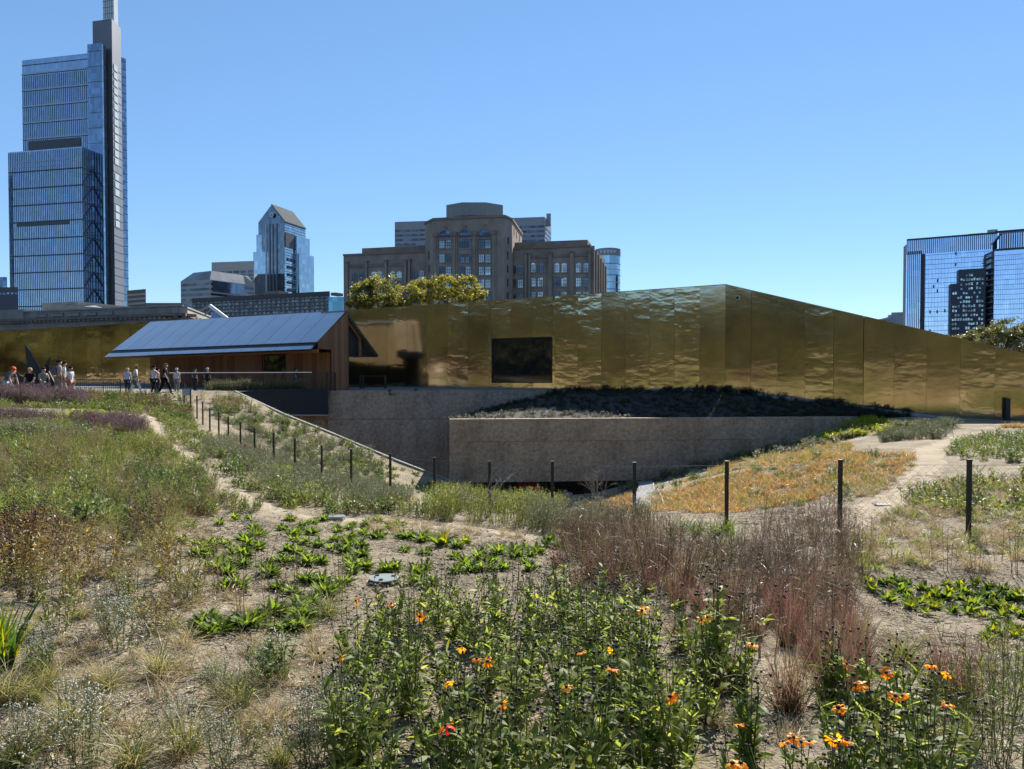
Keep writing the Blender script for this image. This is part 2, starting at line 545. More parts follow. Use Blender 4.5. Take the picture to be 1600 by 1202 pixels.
def build_terrain():
    ny, nx = XX.shape
    me = bpy.data.meshes.new('ground')
    V = np.stack([XX, YY, ZZ], 2).reshape(-1, 3)
    k = (np.arange(ny - 1)[:, None] * nx + np.arange(nx - 1)[None]).ravel()
    Q = np.stack([k, k + 1, k + nx + 1, k + nx], 1).astype(np.int32)
    me.vertices.add(len(V)); me.vertices.foreach_set('co', V.astype(np.float32).ravel())
    me.loops.add(len(Q) * 4); me.loops.foreach_set('vertex_index', Q.ravel())
    me.polygons.add(len(Q))
    me.polygons.foreach_set('loop_start', np.arange(len(Q), dtype=np.int32) * 4)
    me.polygons.foreach_set('loop_total', np.full(len(Q), 4, np.int32))
    me.polygons.foreach_set('use_smooth', np.ones(len(Q), bool))
    me.update(calc_edges=True)
    m, nt, out = new_mat('shredded_mulch')
    b = N(nt, 'ShaderNodeBsdfPrincipled'); b.inputs['Roughness'].default_value = 0.9; b.inputs['Specular IOR Level'].default_value = 0.15
    nt.links.new(b.outputs[0], out.inputs[0])
    tc = N(nt, 'ShaderNodeTexCoord')
    n1 = N(nt, 'ShaderNodeTexNoise'); n1.inputs['Scale'].default_value = 0.7; n1.inputs['Detail'].default_value = 8; n1.inputs['Roughness'].default_value = 0.65
    n2 = N(nt, 'ShaderNodeTexNoise'); n2.inputs['Scale'].default_value = 22; n2.inputs['Detail'].default_value = 8; n2.inputs['Roughness'].default_value = 0.75
    vo = N(nt, 'ShaderNodeTexVoronoi'); vo.inputs['Scale'].default_value = 60; vo.inputs['Randomness'].default_value = 1
    for n in (n1, n2, vo):
        nt.links.new(tc.outputs['Object'], n.inputs['Vector'])
    f = mth(nt, 'ADD', mth(nt, 'MULTIPLY', n1.outputs[0], 0.75), mth(nt, 'MULTIPLY', n2.outputs[0], 0.42))
    rp = ramp(nt, [(0.36, (0.07, 0.053, 0.034)), (0.5, (0.20, 0.16, 0.103)), (0.60, (0.265, 0.21, 0.135)), (0.74, (0.37, 0.305, 0.205))])
    nt.links.new(f, rp.inputs[0])
    mx = N(nt, 'ShaderNodeMixRGB', blend_type='OVERLAY'); mx.inputs[0].default_value = 0.45
    nt.links.new(rp.outputs[0], mx.inputs[1]); nt.links.new(vo.outputs['Color'], mx.inputs[2])
    hs = N(nt, 'ShaderNodeHueSaturation'); hs.inputs['Saturation'].default_value = 0.8
    nt.links.new(mx.outputs[0], hs.inputs['Color'])
    mx2 = N(nt, 'ShaderNodeMixRGB'); mx2.inputs[0].default_value = 0.6
    nt.links.new(hs.outputs[0], mx2.inputs[1]); nt.links.new(rp.outputs[0], mx2.inputs[2])
    nt.links.new(mx2.outputs[0], b.inputs['Base Color'])
    bp = N(nt, 'ShaderNodeBump'); bp.inputs['Strength'].default_value = 0.9; bp.inputs['Distance'].default_value = 0.03
    nt.links.new(mth(nt, 'ADD', n2.outputs[0], mth(nt, 'MULTIPLY', vo.outputs['Distance'], 0.5)), bp.inputs['Height'])
    nt.links.new(bp.outputs[0], b.inputs['Normal'])
    me.materials.append(m)
    o = link('ground', me)
    tag(o, 'tan mulch ground falling from the meadow into the sunken garden', kind='structure')
    return o
build_terrain()

# ================================================================== large structure
def gplane(name, pts, z, mat, label):
    mb = MB(); mb.poly([(x, y, z) for x, y in pts], 0)
    o = mb.build(name, mat, origin=(pts[0][0], pts[0][1], z)); tag(o, label, kind='structure'); return o
asphalt = surface('asphalt', (0.06, 0.06, 0.06), (0.045, 0.045, 0.047), rough=0.9, scale=0.3)
gplane('street_level', [(-3000, -3000), (3000, -3000), (3000, 4000), (-3000, 4000)], EYE - 10.0, asphalt, 'dark street level stretching away beyond the garden')
paving = surface('plaza_paving', (0.22, 0.20, 0.18), (0.17, 0.155, 0.14), rough=0.85, scale=1.5)

# ---- the long brass wall, panel by panel
def brass():
    m, nt, out = new_mat('polished_brass')
    b = N(nt, 'ShaderNodeBsdfPrincipled')
    b.inputs['Metallic'].default_value = 1.0
    b.inputs['Roughness'].default_value = 0.11
    nt.links.new(b.outputs[0], out.inputs[0])
    tc = N(nt, 'ShaderNodeTexCoord'); oi = N(nt, 'ShaderNodeObjectInfo')
    off = N(nt, 'ShaderNodeVectorMath', operation='SCALE'); off.inputs[0].default_value = (37, 11, 53)
    nt.links.new(oi.outputs['Random'], off.inputs['Scale'])
    ad = N(nt, 'ShaderNodeVectorMath', operation='ADD')
    nt.links.new(tc.outputs['Object'], ad.inputs[0]); nt.links.new(off.outputs[0], ad.inputs[1])
    mp = N(nt, 'ShaderNodeMapping'); mp.inputs['Scale'].default_value = (0.45, 0.45, 0.95)
    nt.links.new(ad.outputs[0], mp.inputs[0])
    n1 = N(nt, 'ShaderNodeTexNoise'); n1.inputs['Scale'].default_value = 0.9; n1.inputs['Detail'].default_value = 3; n1.inputs['Roughness'].default_value = 0.5
    n2 = N(nt, 'ShaderNodeTexNoise'); n2.inputs['Scale'].default_value = 3.2; n2.inputs['Detail'].default_value = 2
    nt.links.new(mp.outputs[0], n1.inputs['Vector']); nt.links.new(mp.outputs[0], n2.inputs['Vector'])
    h = mth(nt, 'ADD', n1.outputs[0], mth(nt, 'MULTIPLY', n2.outputs[0], 0.26))
    bp = N(nt, 'ShaderNodeBump'); bp.inputs['Strength'].default_value = 1.0; bp.inputs['Distance'].default_value = 0.022
    h = mth(nt, 'MULTIPLY', h, mth(nt, 'ADD', mth(nt, 'MULTIPLY', oi.outputs['Random'], 1.3), 0.35))
    nt.links.new(h, bp.inputs['Height']); nt.links.new(bp.outputs[0], b.inputs['Normal'])
    n3 = N(nt, 'ShaderNodeTexNoise'); n3.inputs['Scale'].default_value = 1.3; n3.inputs['Detail'].default_value = 4
    nt.links.new(ad.outputs[0], n3.inputs['Vector'])
    f = mth(nt, 'ADD', mth(nt, 'MULTIPLY', n3.outputs[0], 0.7), mth(nt, 'MULTIPLY', oi.outputs['Random'], 0.3))
    rp = ramp(nt, [(0.3, (0.60, 0.51, 0.34)), (0.7, (0.76, 0.66, 0.46))])
    nt.links.new(f, rp.inputs[0]); nt.links.new(rp.outputs[0], b.inputs['Base Color'])
    return m
BRASS = brass()
BRASS_EDGE = surface('brass_edge', (0.30, 0.21, 0.08), (0.24, 0.17, 0.07), rough=0.35, metal=1.0)
DARK = surface('black_metal', (0.012, 0.012, 0.013), (0.018, 0.018, 0.018), rough=0.45, scale=8)
FOLD = P(1133, 607, 49.6)[:2]
EL_ = np.array([-0.95, 0.31]) / math.hypot(0.95, 0.31)
ER_ = np.array([0.848, -0.53]) / math.hypot(0.848, 0.53)
PW_ = 1.69
LEFT = FAC(FOLD + EL_ * PW_ * 44, FOLD)
RIGHT = FAC(FOLD, FOLD + ER_ * PW_ * 22)
def ztop(fac, a):
    p = fac.pt(a); u = CU + F * p[0] / p[1]
    if fac is LEFT:
        v = 445 + (1133 - u) * 0.0695 if u > 550 else 485.5 + (550 - u) * 0.0591
        if u < 0: v = 518
    else:
        v = 445 + (u - 1133) * 0.231
        v = min(v, 578)
    return ZV(v, p[1])
def zbot(fac, a):
    p = fac.pt(a); u = CU + F * p[0] / p[1]
    v = 607 if fac is LEFT else 607 + (u - 1133) * 0.125
    return ZV(v, p[1]) - (1.2 if fac is RIGHT else 0.25)
wall_root = empty('brass_wall', (*FOLD, EYE - 1.6))
tag(wall_root, 'long folded wall of warped polished brass panels tapering to the right', 'wall')
WIN = (768, 863, 527, 599)
wa0, wa1 = LEFT.s_at(WIN[0]), LEFT.s_at(WIN[1])
wz1a, wz1b = ZV(529, LEFT.d_at(768)), ZV(526, LEFT.d_at(863))
wz0a, wz0b = ZV(598.5, LEFT.d_at(768)), ZV(598.5, LEFT.d_at(863))
def panel(fac, a0, a1, zb, zt, name='brass_panel'):
    mb = MB(); j = 0.005
    fac.box(mb, a0 + j, a1 - j, zb, zt, -0.05, 0.0, 0)
    c = fac.pt((a0 + a1) / 2)
    o = mb.build(name, BRASS, wall_root, origin=(*c, zb[0]))
    o.rotation_euler = (random.gauss(0, 0.0035), 0, random.gauss(0, 0.003))
    return o
for i in range(44):
    a0, a1 = i * PW_, (i + 1) * PW_
    t0, t1 = ztop(LEFT, a0), ztop(LEFT, a1)
    b0, b1 = zbot(LEFT, a0), zbot(LEFT, a1)
    cuts = sorted([a for a in (wa0, wa1) if a0 < a < a1])
    segs = [a0] + cuts + [a1]
    for s0, s1 in zip(segs[:-1], segs[1:]):
        if s1 - s0 < 0.03: continue
        mid = (s0 + s1) / 2
        lz = lambda q, A, B: A + (B - A) * (q - a0) / PW_
        T = (lz(s0, t0, t1), lz(s1, t0, t1)); B = (lz(s0, b0, b1), lz(s1, b0, b1))
        if wa0 < mid < wa1:
            wl = lambda q, A, B_: A + (B_ - A) * (q - wa0) / (wa1 - wa0)
            panel(LEFT, s0, s1, (wl(s0, wz1a, wz1b), wl(s1, wz1a, wz1b)), T)
            panel(LEFT, s0, s1, B, (wl(s0, wz0a, wz0b), wl(s1, wz0a, wz0b)))
        else:
            panel(LEFT, s0, s1, B, T)
for i in range(22):
    a0, a1 = i * PW_, (i + 1) * PW_
    panel(RIGHT, a0, a1, (zbot(RIGHT, a0), zbot(RIGHT, a1)), (ztop(RIGHT, a0), ztop(RIGHT, a1)))
mb = MB()                                                   # backing and thin top edge
for fac, n in ((LEFT, 44), (RIGHT, 22)):
    for i in range(n):
        a0, a1 = i * PW_, (i + 1) * PW_
        if fac is LEFT and a1 > wa0 - 0.1 and a0 < wa1 + 0.1:
            fac.box(mb, a0, a1, max(wz1a, wz1b) + 0.02, (ztop(fac, a0) - 0.03, ztop(fac, a1) - 0.03), -0.25, -0.056)
            fac.box(mb, a0, a1, (zbot(fac, a0) - 1, zbot(fac, a1) - 1), min(wz0a, wz0b) - 0.02, -0.25, -0.056)
        else:
            fac.box(mb, a0, a1, (zbot(fac, a0) - 1, zbot(fac, a1) - 1), (ztop(fac, a0) - 0.03, ztop(fac, a1) - 0.03), -0.25, -0.056)
mb.build('backing', DARK, wall_root)
mb = MB()
for fac, n in ((LEFT, 44), (RIGHT, 22)):
    fac.box(mb, 0, n * PW_ * 0 + 0.001, 0, 0.001, -0.3, -0.29)
    for i in range(n):
        a0, a1 = i * PW_, (i + 1) * PW_
        z0, z1 = ztop(fac, a0), ztop(fac, a1)
        fac.box(mb, a0, a1, (z0 + 0.003, z1 + 0.003), (z0 + 0.04, z1 + 0.04), -0.30, 0.03)
mb.build('coping', BRASS_EDGE, wall_root)
win_glass = surface('dark_window_glass', (0.012, 0.013, 0.013), (0.016, 0.016, 0.015), rough=0.04, spec=0.9, scale=1)
mb = MB()
LEFT.box(mb, wa0 + 0.06, wa1 - 0.06, (wz0a + 0.06, wz0b + 0.06), (wz1a - 0.06, wz1b - 0.06), -0.16, -0.12)
wo_ = mb.build('window', win_glass, wall_root)
mb = MB()
LEFT.box(mb, wa0, wa1, (wz0a, wz0b), (wz0a + 0.07, wz0b + 0.07), -0.2, -0.03)
LEFT.box(mb, wa0, wa1, (wz1a - 0.07, wz1b - 0.07), (wz1a, wz1b), -0.2, -0.03)
LEFT.box(mb, wa0, wa0 + 0.07, wz0a + 0.07, wz1a - 0.07, -0.2, -0.03)
LEFT.box(mb, wa1 - 0.07, wa1, wz0b + 0.07, wz1b - 0.07, -0.2, -0.03)
mb.build('window_frame', DARK, wo_)
cs = P(1152, 465, 48.9); cs[1] = RIGHT.d_at(1152)
mb = MB()
q = RIGHT.pt(RIGHT.s_at(1152), 0.0); nn = np.array([*RIGHT.n, 0])
mb.bar((*q, cs[2]), (*(q + RIGHT.n * 0.10), cs[2]), 0.15, 0, 14)
mb.bar((*(q + RIGHT.n * 0.10), cs[2]), (*(q + RIGHT.n * 0.24), cs[2] - 0.02), 0.11, 1, 12, r2=0.06)
mb.build('security_camera', [surface('camera_housing', (0.6, 0.6, 0.6), rough=0.4), DARK], wall_root)
mb = MB()                                                   # pale kerb strip along the foot of the wall
cop = surface('pale_concrete', (0.36, 0.36, 0.36), (0.29, 0.29, 0.29), rough=0.85, scale=3, bump=0.3)
for i in range(-3, 14):
    fac = LEFT if i < 0 else RIGHT
    a0 = (44 + i) * PW_ if i < 0 else i * PW_
    k0 = zbot(fac, a0) + (0.25 if i < 0 else 1.2) - 0.10; k1 = zbot(fac, a0 + PW_) + (0.25 if i < 0 else 1.2) - 0.10
    fac.box(mb, a0, a0 + PW_ - 0.01, (k0 - 0.5, k1 - 0.5), (k0 + 0.08, k1 + 0.08), 0.16, 0.42)
mb.build('foot_kerb', cop, wall_root)
# slim black post standing at the right end of the wall
mb = MB(); g = P(1573, 656, 40.2)
mb.box(g[0] - 0.13, g[0] + 0.13, g[1] - 0.1, g[1] + 0.1, g[2] - 0.3, ZV(624, 40.2))
mb.box(g[0] - 0.16, g[0] + 0.16, g[1] - 0.13, g[1] + 0.13, ZV(624, 40.2) + 0.002, ZV(624, 40.2) + 0.03)
mb.build('bollard_light', DARK, origin=(g[0], g[1], g[2]))
tag(bpy.data.objects['bollard_light'], 'slim black square bollard standing before the right end of the brass wall', 'bollard')

# ---- rough concrete retaining walls
conc = surface('hammered_concrete', (0.52, 0.385, 0.265), (0.28, 0.20, 0.138), rough=0.95, scale=5.5, detail=7.0, bump=1.0, bscale=9.0, bdist=0.09, spec=0.2)  # two-tone speckle puts the shading of the pits into the colour
conc_b = surface('hammered_concrete_grey', (0.44, 0.36, 0.285), (0.23, 0.187, 0.147), rough=0.95, scale=5.0, detail=7.0, bump=1.0, bscale=8.0, bdist=0.09, spec=0.2)  # same pit shading speckled into the grey tone
def weather(m):
    # rain streaks and pale lime marks with shapes of their own
    nt = m.node_tree; b = [n for n in nt.nodes if n.type == 'BSDF_PRINCIPLED'][0]
    src_ = b.inputs['Base Color'].links[0].from_socket
    tc = N(nt, 'ShaderNodeTexCoord'); oi = N(nt, 'ShaderNodeObjectInfo')
    mp = N(nt, 'ShaderNodeMapping'); mp.inputs['Scale'].default_value = (1.1, 1.1, 0.10)
    nt.links.new(tc.outputs['Object'], mp.inputs[0]); nt.links.new(oi.outputs['Location'], mp.inputs['Location'])
    nz = N(nt, 'ShaderNodeTexNoise'); nz.inputs['Scale'].default_value = 1.0; nz.inputs['Detail'].default_value = 6
    nt.links.new(mp.outputs[0], nz.inputs['Vector'])
    n2_ = N(nt, 'ShaderNodeTexNoise'); n2_.inputs['Scale'].default_value = 0.45; n2_.inputs['Detail'].default_value = 4
    nt.links.new(tc.outputs['Object'], n2_.inputs['Vector'])
    rp = ramp(nt, [(0.35, (0.74, 0.72, 0.70)), (0.55, (1, 1, 1)), (0.72, (1.16, 1.14, 1.12))])
    nt.links.new(mth(nt, 'ADD', mth(nt, 'MULTIPLY', nz.outputs[0], 0.6), mth(nt, 'MULTIPLY', n2_.outputs[0], 0.42)), rp.inputs[0])
    mx = N(nt, 'ShaderNodeMixRGB', blend_type='MULTIPLY'); mx.inputs[0].default_value = 1.0
    nt.links.new(src_, mx.inputs[1]); nt.links.new(rp.outputs[0], mx.inputs[2]); nt.links.new(mx.outputs[0], b.inputs['Base Color'])
weather(conc); weather(conc_b)
A0, A1 = PX(512, 51.0, 610), PX(884, 51.9, 610)
WA = FAC(A0, A1)
ZA = EYE - 1.57
ra = empty('rear_retaining_wall', (*A0, ZA)); tag(ra, 'grey rough concrete retaining wall directly under the brass wall', 'retaining wall')
n = 4
for i in range(n):
    a0, a1 = WA.L * i / n + 0.006, WA.L * (i + 1) / n - 0.006
    for z0, z1 in ((EYE - 3.56, ZA), (EYE - 9.0, EYE - 3.585)):
        mb = MB(); WA.box(mb, a0, a1, z0, z1, -0.6, 0.0)
        c = WA.pt(a0); mb.build('concrete_panel', conc_b, ra, origin=(*c, z0))
B0, B1 = PX(702, 40.0, 655), PX(1335, 42.0, 650)
WB = FAC(B0, B1)
ZB1, ZB0 = EYE - 2.80, EYE - 6.27
rb = empty('front_retaining_wall', (*B0, ZB0)); tag(rb, 'brown grey rough concrete wall floating above the dark garden opening', 'retaining wall')
for u0, u1 in ((702, 880), (880, 1085), (1085, 1340)):
    a0, a1 = WB.s_at(u0) + 0.006, WB.s_at(u1) - 0.006
    for z0, z1 in ((ZB0, ZV(691, 40) - 0.008), (ZV(691, 40) + 0.008, ZB1)):
        mb = MB(); WB.box(mb, a0, a1, z0, z1, -0.5, random.uniform(-0.012, 0.012))
        mb.build('concrete_panel', conc, rb, origin=(*WB.pt(a0), z0))
mb = MB()
mb.hexa([(*WB.pt(0.01, -0.505), ZB0), (*WB.pt(0.31, -0.505), ZB0), (*WA.pt(WA.s_at(712), 0.02), ZB0), (*WA.pt(WA.s_at(705), 0.02), ZB0),
         (*WB.pt(0.01, -0.505), ZB1 - 0.02), (*WB.pt(0.31, -0.505), ZB1 - 0.02), (*WA.pt(WA.s_at(712), 0.02), ZB1 - 0.9), (*WA.pt(WA.s_at(705), 0.02), ZB1 - 0.9)])
mb.build('return_wall', conc, rb)
# shaded planting bed behind the front wall
mb = MB()
KB = 24
front = [np.array([*WB.pt(WB.L * i / KB, -0.5), ZB1 - 0.05 - 0.02]) for i in range(KB + 1)]
back = []
for i in range(KB + 1):
    u = 708 + (1445 - 708) * i / KB
    if u < 884:
        p = WA.pt(WA.s_at(u), 0.02); t = max(0, min(1, (u - 720) / 160)); z = (EYE - 3.6) * (1 - t) + (ZA - 0.05) * t
    elif u < 1133:
        p = LEFT.pt(LEFT.s_at(u), 0.1); z = zbot(LEFT, LEFT.s_at(u)) + 0.12
    else:
        p = RIGHT.pt(RIGHT.s_at(u), 0.1); z = zbot(RIGHT, RIGHT.s_at(u)) + 1.02
    back.append(np.array([*p, z]))
bed_rows = []
for i in range(KB + 1):
    bed_rows.append([front[i] * (1 - t) + back[i] * t + np.array([0, 0, 0.08 * math.sin(math.pi * t) + 0.08 * random.uniform(-1, 1) * (0 < t < 1)]) for t in np.linspace(0, 1, 9)])
for i in range(KB):
    for j in range(8):
        mb.poly([bed_rows[i][j], bed_rows[i + 1][j], bed_rows[i + 1][j + 1], bed_rows[i][j + 1]])
soil = surface('dark_soil', (0.045, 0.036, 0.03), (0.03, 0.025, 0.02), rough=0.95, scale=3, bump=0.8)
bed = mb.build('planting_bed', soil, origin=front[0]); tag(bed, 'sloping planting bed in deep shade between concrete and brass', kind='structure')
def bed_point(a, t):
    x = min(max(a, 0), 0.9999) * KB; i = int(x); f = x - i; y = min(t, 0.999) * 8; j = int(y); g_ = y - j
    q = lambda i_, j_: bed_rows[i_][j_]
    return (q(i, j) * (1 - f) + q(i + 1, j) * f) * (1 - g_) + (q(i, j + 1) * (1 - f) + q(i + 1, j + 1) * f) * g_

# dark court below the front wall, shade put into wall and ceiling colour
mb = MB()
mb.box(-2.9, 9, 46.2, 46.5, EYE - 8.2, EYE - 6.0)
mb.build('court_back_wall', surface('court_painted_shade', (0.05, 0.048, 0.046), rough=0.9), origin=(0, 46, EYE - 8))
tag(bpy.data.objects['court_back_wall'], 'shade coloured rear wall of the sunken court under the concrete', 'wall')
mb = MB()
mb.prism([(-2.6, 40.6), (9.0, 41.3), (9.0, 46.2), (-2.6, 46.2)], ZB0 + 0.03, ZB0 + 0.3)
mb.build('court_ceiling', surface('court_painted_shade', (0.05, 0.048, 0.046)), origin=(0, 43, ZB0))
tag(bpy.data.objects['court_ceiling'], 'shade coloured underside of the concrete over the sunken court', kind='structure')
RED = surface('red_painted_steel', (0.42, 0.02, 0.025), (0.36, 0.018, 0.02), rough=0.5)
rs = empty('red_sculpture', (0.9, 41.6, EYE - 8.0)); tag(rs, 'red steel plate sculpture standing inside the dark garden opening', 'sculpture')
mb = MB()
for k in range(7):
    a0, a1 = -0.5 + k * 0.17, -0.5 + (k + 1) * 0.17
    mb.hexa([(0.9 + a0, 41.6 + a0 * a0, EYE - 8), (0.9 + a1, 41.6 + a1 * a1, EYE - 8), (0.9 + a1, 41.64 + a1 * a1, EYE - 8), (0.9 + a0, 41.64 + a0 * a0, EYE - 8),
             (0.75 + a0 * 0.9, 41.6 + a0 * a0, EYE - 6.0), (0.75 + a1 * 0.9, 41.6 + a1 * a1, EYE - 6.0), (0.75 + a1 * 0.9, 41.64 + a1 * a1, EYE - 6.0), (0.75 + a0 * 0.9, 41.64 + a0 * a0, EYE - 6.0)])
mb.build('curved_plate', RED, rs)
mb = MB(); mb.hexa([(1.5, 41.3, EYE - 8), (1.75, 41.3, EYE - 8), (1.75, 41.35, EYE - 8), (1.5, 41.35, EYE - 8), (1.05, 41.3, EYE - 6.6), (1.1, 41.3, EYE - 6.6), (1.1, 41.35, EYE - 6.6), (1.05, 41.35, EYE - 6.6)])
mb.build('brace_plate', RED, rs)
for u, v, d, r_, lab in ((918, 764, 40.9, 0.26, 'round black disc on a stand at the right of the garden opening'), (761, 763, 40.9, 0.22, 'round black disc on a stand at the left of the garden opening')):
    p = P(u, v, d); t = empty('disc_sculpture', (p[0], p[1], EYE - 8)); tag(t, lab, 'sculpture')
    mb = MB(); mb.bar(p + [0, -0.04, 0], p + [0.05, 0.04, 0], r_, 0, 20); mb.build('disc', DARK, t)
    mb = MB(); mb.bar((p[0], p[1] + 0.06, EYE - 8), p + [0, 0.06, 0], 0.03, 0, 6); mb.build('stand', DARK, t)
b_ = empty('low_bench', (2.4, 41.2, EYE - 8)); tag(b_, 'pale low bench slab in the dark garden opening', 'bench')
mb = MB(); mb.box(1.2, 3.4, 41.0, 41.5, EYE - 7.12, EYE - 7.02); mb.build('seat', cop, b_)
for x in (1.35, 3.15):
    mb = MB(); mb.box(x, x + 0.1, 41.05, 41.45, EYE - 8, EYE - 7.122); mb.build('leg', cop, b_)

# kerb stones stepping down the left slope
kr = empty('stone_kerb', tuple(P(*KERB[0]))); tag(kr, 'pale stone kerb running down the left slope into the garden opening', 'kerb')
stone = surface('kerb_stone', (0.28, 0.26, 0.235), (0.19, 0.18, 0.165), rough=0.9, scale=5, bump=0.4)
KP = [P(*k) for k in KERB]
seglen = [np.linalg.norm(KP[i + 1] - KP[i]) for i in range(len(KP) - 1)]
tot = sum(seglen)
def kerb_at(s):
    for i, L_ in enumerate(seglen):
        if s <= L_ or i == len(seglen) - 1:
            return KP[i] + (KP[i + 1] - KP[i]) * min(1.0, s / L_)
        s -= L_
NK = 13
for i in range(NK):
    p, q = kerb_at(tot * i / NK + 0.015), kerb_at(tot * (i + 1) / NK - 0.015)
    e = (q - p)[:2]; e /= np.linalg.norm(e); nrm = np.array([-e[1], e[0]])
    a, b2 = p[:2] - nrm * 0.0, p[:2] + nrm * 0.2
    c_, d_ = q[:2] - nrm * 0.0, q[:2] + nrm * 0.2
    mb = MB(); mb.hexa([(*a, p[2] - 1.2), (*c_, q[2] - 1.2), (*d_, q[2] - 1.2), (*b2, p[2] - 1.2), (*a, p[2] + 0.1), (*c_, q[2] + 0.1), (*d_, q[2] + 0.1), (*b2, p[2] + 0.1)])
    mb.build('kerb_stone', stone, kr)

# ---- bridge, deck and plaza
gplane('plaza', [(-60, 41.5), (-17.2, 43.6), (-16.6, 47), (-13.4, 51.2), (-14, 60), (-24, 66), (-60, 76)], EYE - 1.5 + 0.03, paving, 'pale plaza paving between the meadow crest and the wood pavilion')
deckp = [PX(365, 46.2, 612), PX(512, 50.4, 612), WA.pt(0, -0.3), WA.pt(WA.L, -0.6), LEFT.pt(LEFT.s_at(884), 0.05), LEFT.pt(LEFT.s_at(512), 0.05), np.array([-15, 60])]
mb = MB(); mb.prism([tuple(p) for p in deckp], EYE - 1.75, EYE - 1.52); dk = mb.build('walkway_deck', paving, origin=(*deckp[0], EYE - 1.5)); tag(dk, 'walkway along the foot of the brass wall', kind='structure')
fb = FAC(PX(362, 46.0, 612), PX(513, 50.3, 612))
br = empty('footbridge', (*fb.p0, EYE - 1.6)); tag(br, 'black steel footbridge side with thin pale lower lip beside the pavilion', 'bridge')
blk = surface('black_steel_panel', (0.010, 0.011, 0.016), (0.013, 0.014, 0.018), rough=0.55, scale=0.4)
zb_l, zb_r = ZV(648, 46.0), ZV(648, 50.3)
for i in range(4):
    mb = MB(); a0, a1 = fb.L * i / 4 + 0.004, fb.L * (i + 1) / 4 - 0.004
    fb.box(mb, a0, a1, (zb_l + (zb_r - zb_l) * i / 4, zb_l + (zb_r - zb_l) * (i + 1) / 4), ZV(611, 48.5), -0.08, 0.0); mb.build('fascia_panel', blk, br)
mb = MB(); fb.box(mb, 0, fb.L, (zb_l - 0.07, zb_r - 0.07), (zb_l - 0.005, zb_r - 0.005), -2.2, 0.04); mb.build('soffit_lip', cop, br)
mb = MB(); fb.box(mb, 0, fb.L, ZV(611, 48.5) + 0.003, ZV(611, 48.5) + 0.06, -0.2, 0.03); mb.build('deck_edge', DARK, br)
mb = MB(); fb.box(mb, 0, fb.L + 1.6, EYE - 9, zb_r - 0.09, -2.1, -1.4); mb.build('gap_screen', conc_b, br)  # added screen, blocks the view of a sunlit gap under the bridge
# railing with pickets
fr = FAC(PX(264, 44.6, 585), PX(525, 50.6, 585))
rl = empty('picket_railing', (*fr.p0, EYE - 1.5)); tag(rl, 'black picket railing with pale handrail along the footbridge', 'railing')
zt = EYE - 0.33
mb = MB(); fr.box(mb, 0.0, fr.s_at(487), zt, zt + 0.055, -0.05, 0.05); mb.build('handrail', surface('worn_steel', (0.62, 0.60, 0.56), rough=0.3, metal=0.6), rl)
mb = MB(); fr.box(mb, fr.s_at(487) + 0.01, fr.L, zt - 0.03, zt + 0.01, -0.03, 0.03); fr.box(mb, 0, fr.L, zt - 1.12, zt - 1.07, -0.02, 0.02); mb.build('rail', DARK, rl)
for a in (0.0, fr.s_at(510), fr.L - 0.12):
    mb = MB(); fr.box(mb, a, a + 0.12, zt - 1.25, zt + 0.0, -0.05, -0.052 + 0.1); mb.build('post', DARK, rl)
mb = MB(); k = int(fr.L / 0.125)
for i in range(1, k):
    a = fr.L * i / k; fr.box(mb, a, a + 0.014, zt - 1.07, zt - 0.032, -0.007, 0.007)
tag(mb.build('picket', DARK, rl), kind='stuff')
# dark railing on the wall walk to the right of the pavilion
fr2 = FAC(PX(546, 53.5, 590), PX(604, 53.4, 590))
rl2 = empty('wall_walk_railing', (*fr2.p0, EYE - 1.5)); tag(rl2, 'short dark railing before the brass wall right of the pavilion', 'railing')
for u in (563, 567.5, 602):
    a = fr2.s_at(u); mb = MB(); fr2.box(mb, a - 0.06, a + 0.06, EYE - 1.52, EYE - 0.55, -0.05, 0.05); mb.build('post', DARK, rl2)
mb = MB(); fr2.box(mb, 0, fr2.L, EYE - 0.62, EYE - 0.58, -0.02, 0.02); fr2.box(mb, 0, fr2.L, EYE - 1.42, EYE - 1.39, -0.02, 0.02); mb.build('rail', DARK, rl2)
# picket railing on the plaza at left
fr3 = FAC(PX(112, 41.0, 600), PX(188, 41.5, 600))
rl3 = empty('plaza_railing', (*fr3.p0, EYE - 1.5)); tag(rl3, 'short black picket railing on the plaza left of the walking visitors', 'railing')
mb = MB(); fr3.box(mb, 0, fr3.L, EYE - 0.70, EYE - 0.65, -0.03, 0.03); mb.build('handrail', DARK, rl3)
mb = MB()
for i in range(24):
    a = fr3.L * i / 23.3; fr3.box(mb, a, a + 0.016, EYE - 1.5, EYE - 0.702, -0.008, 0.008)
tag(mb.build('picket', DARK, rl3), kind='stuff')
for u in (112.5, 160, 187):
    mb = MB(); a = fr3.s_at(u); fr3.box(mb, a, a + 0.05, EYE - 1.5, EYE - 0.66, -0.04, -0.012); mb.build('post', DARK, rl3)

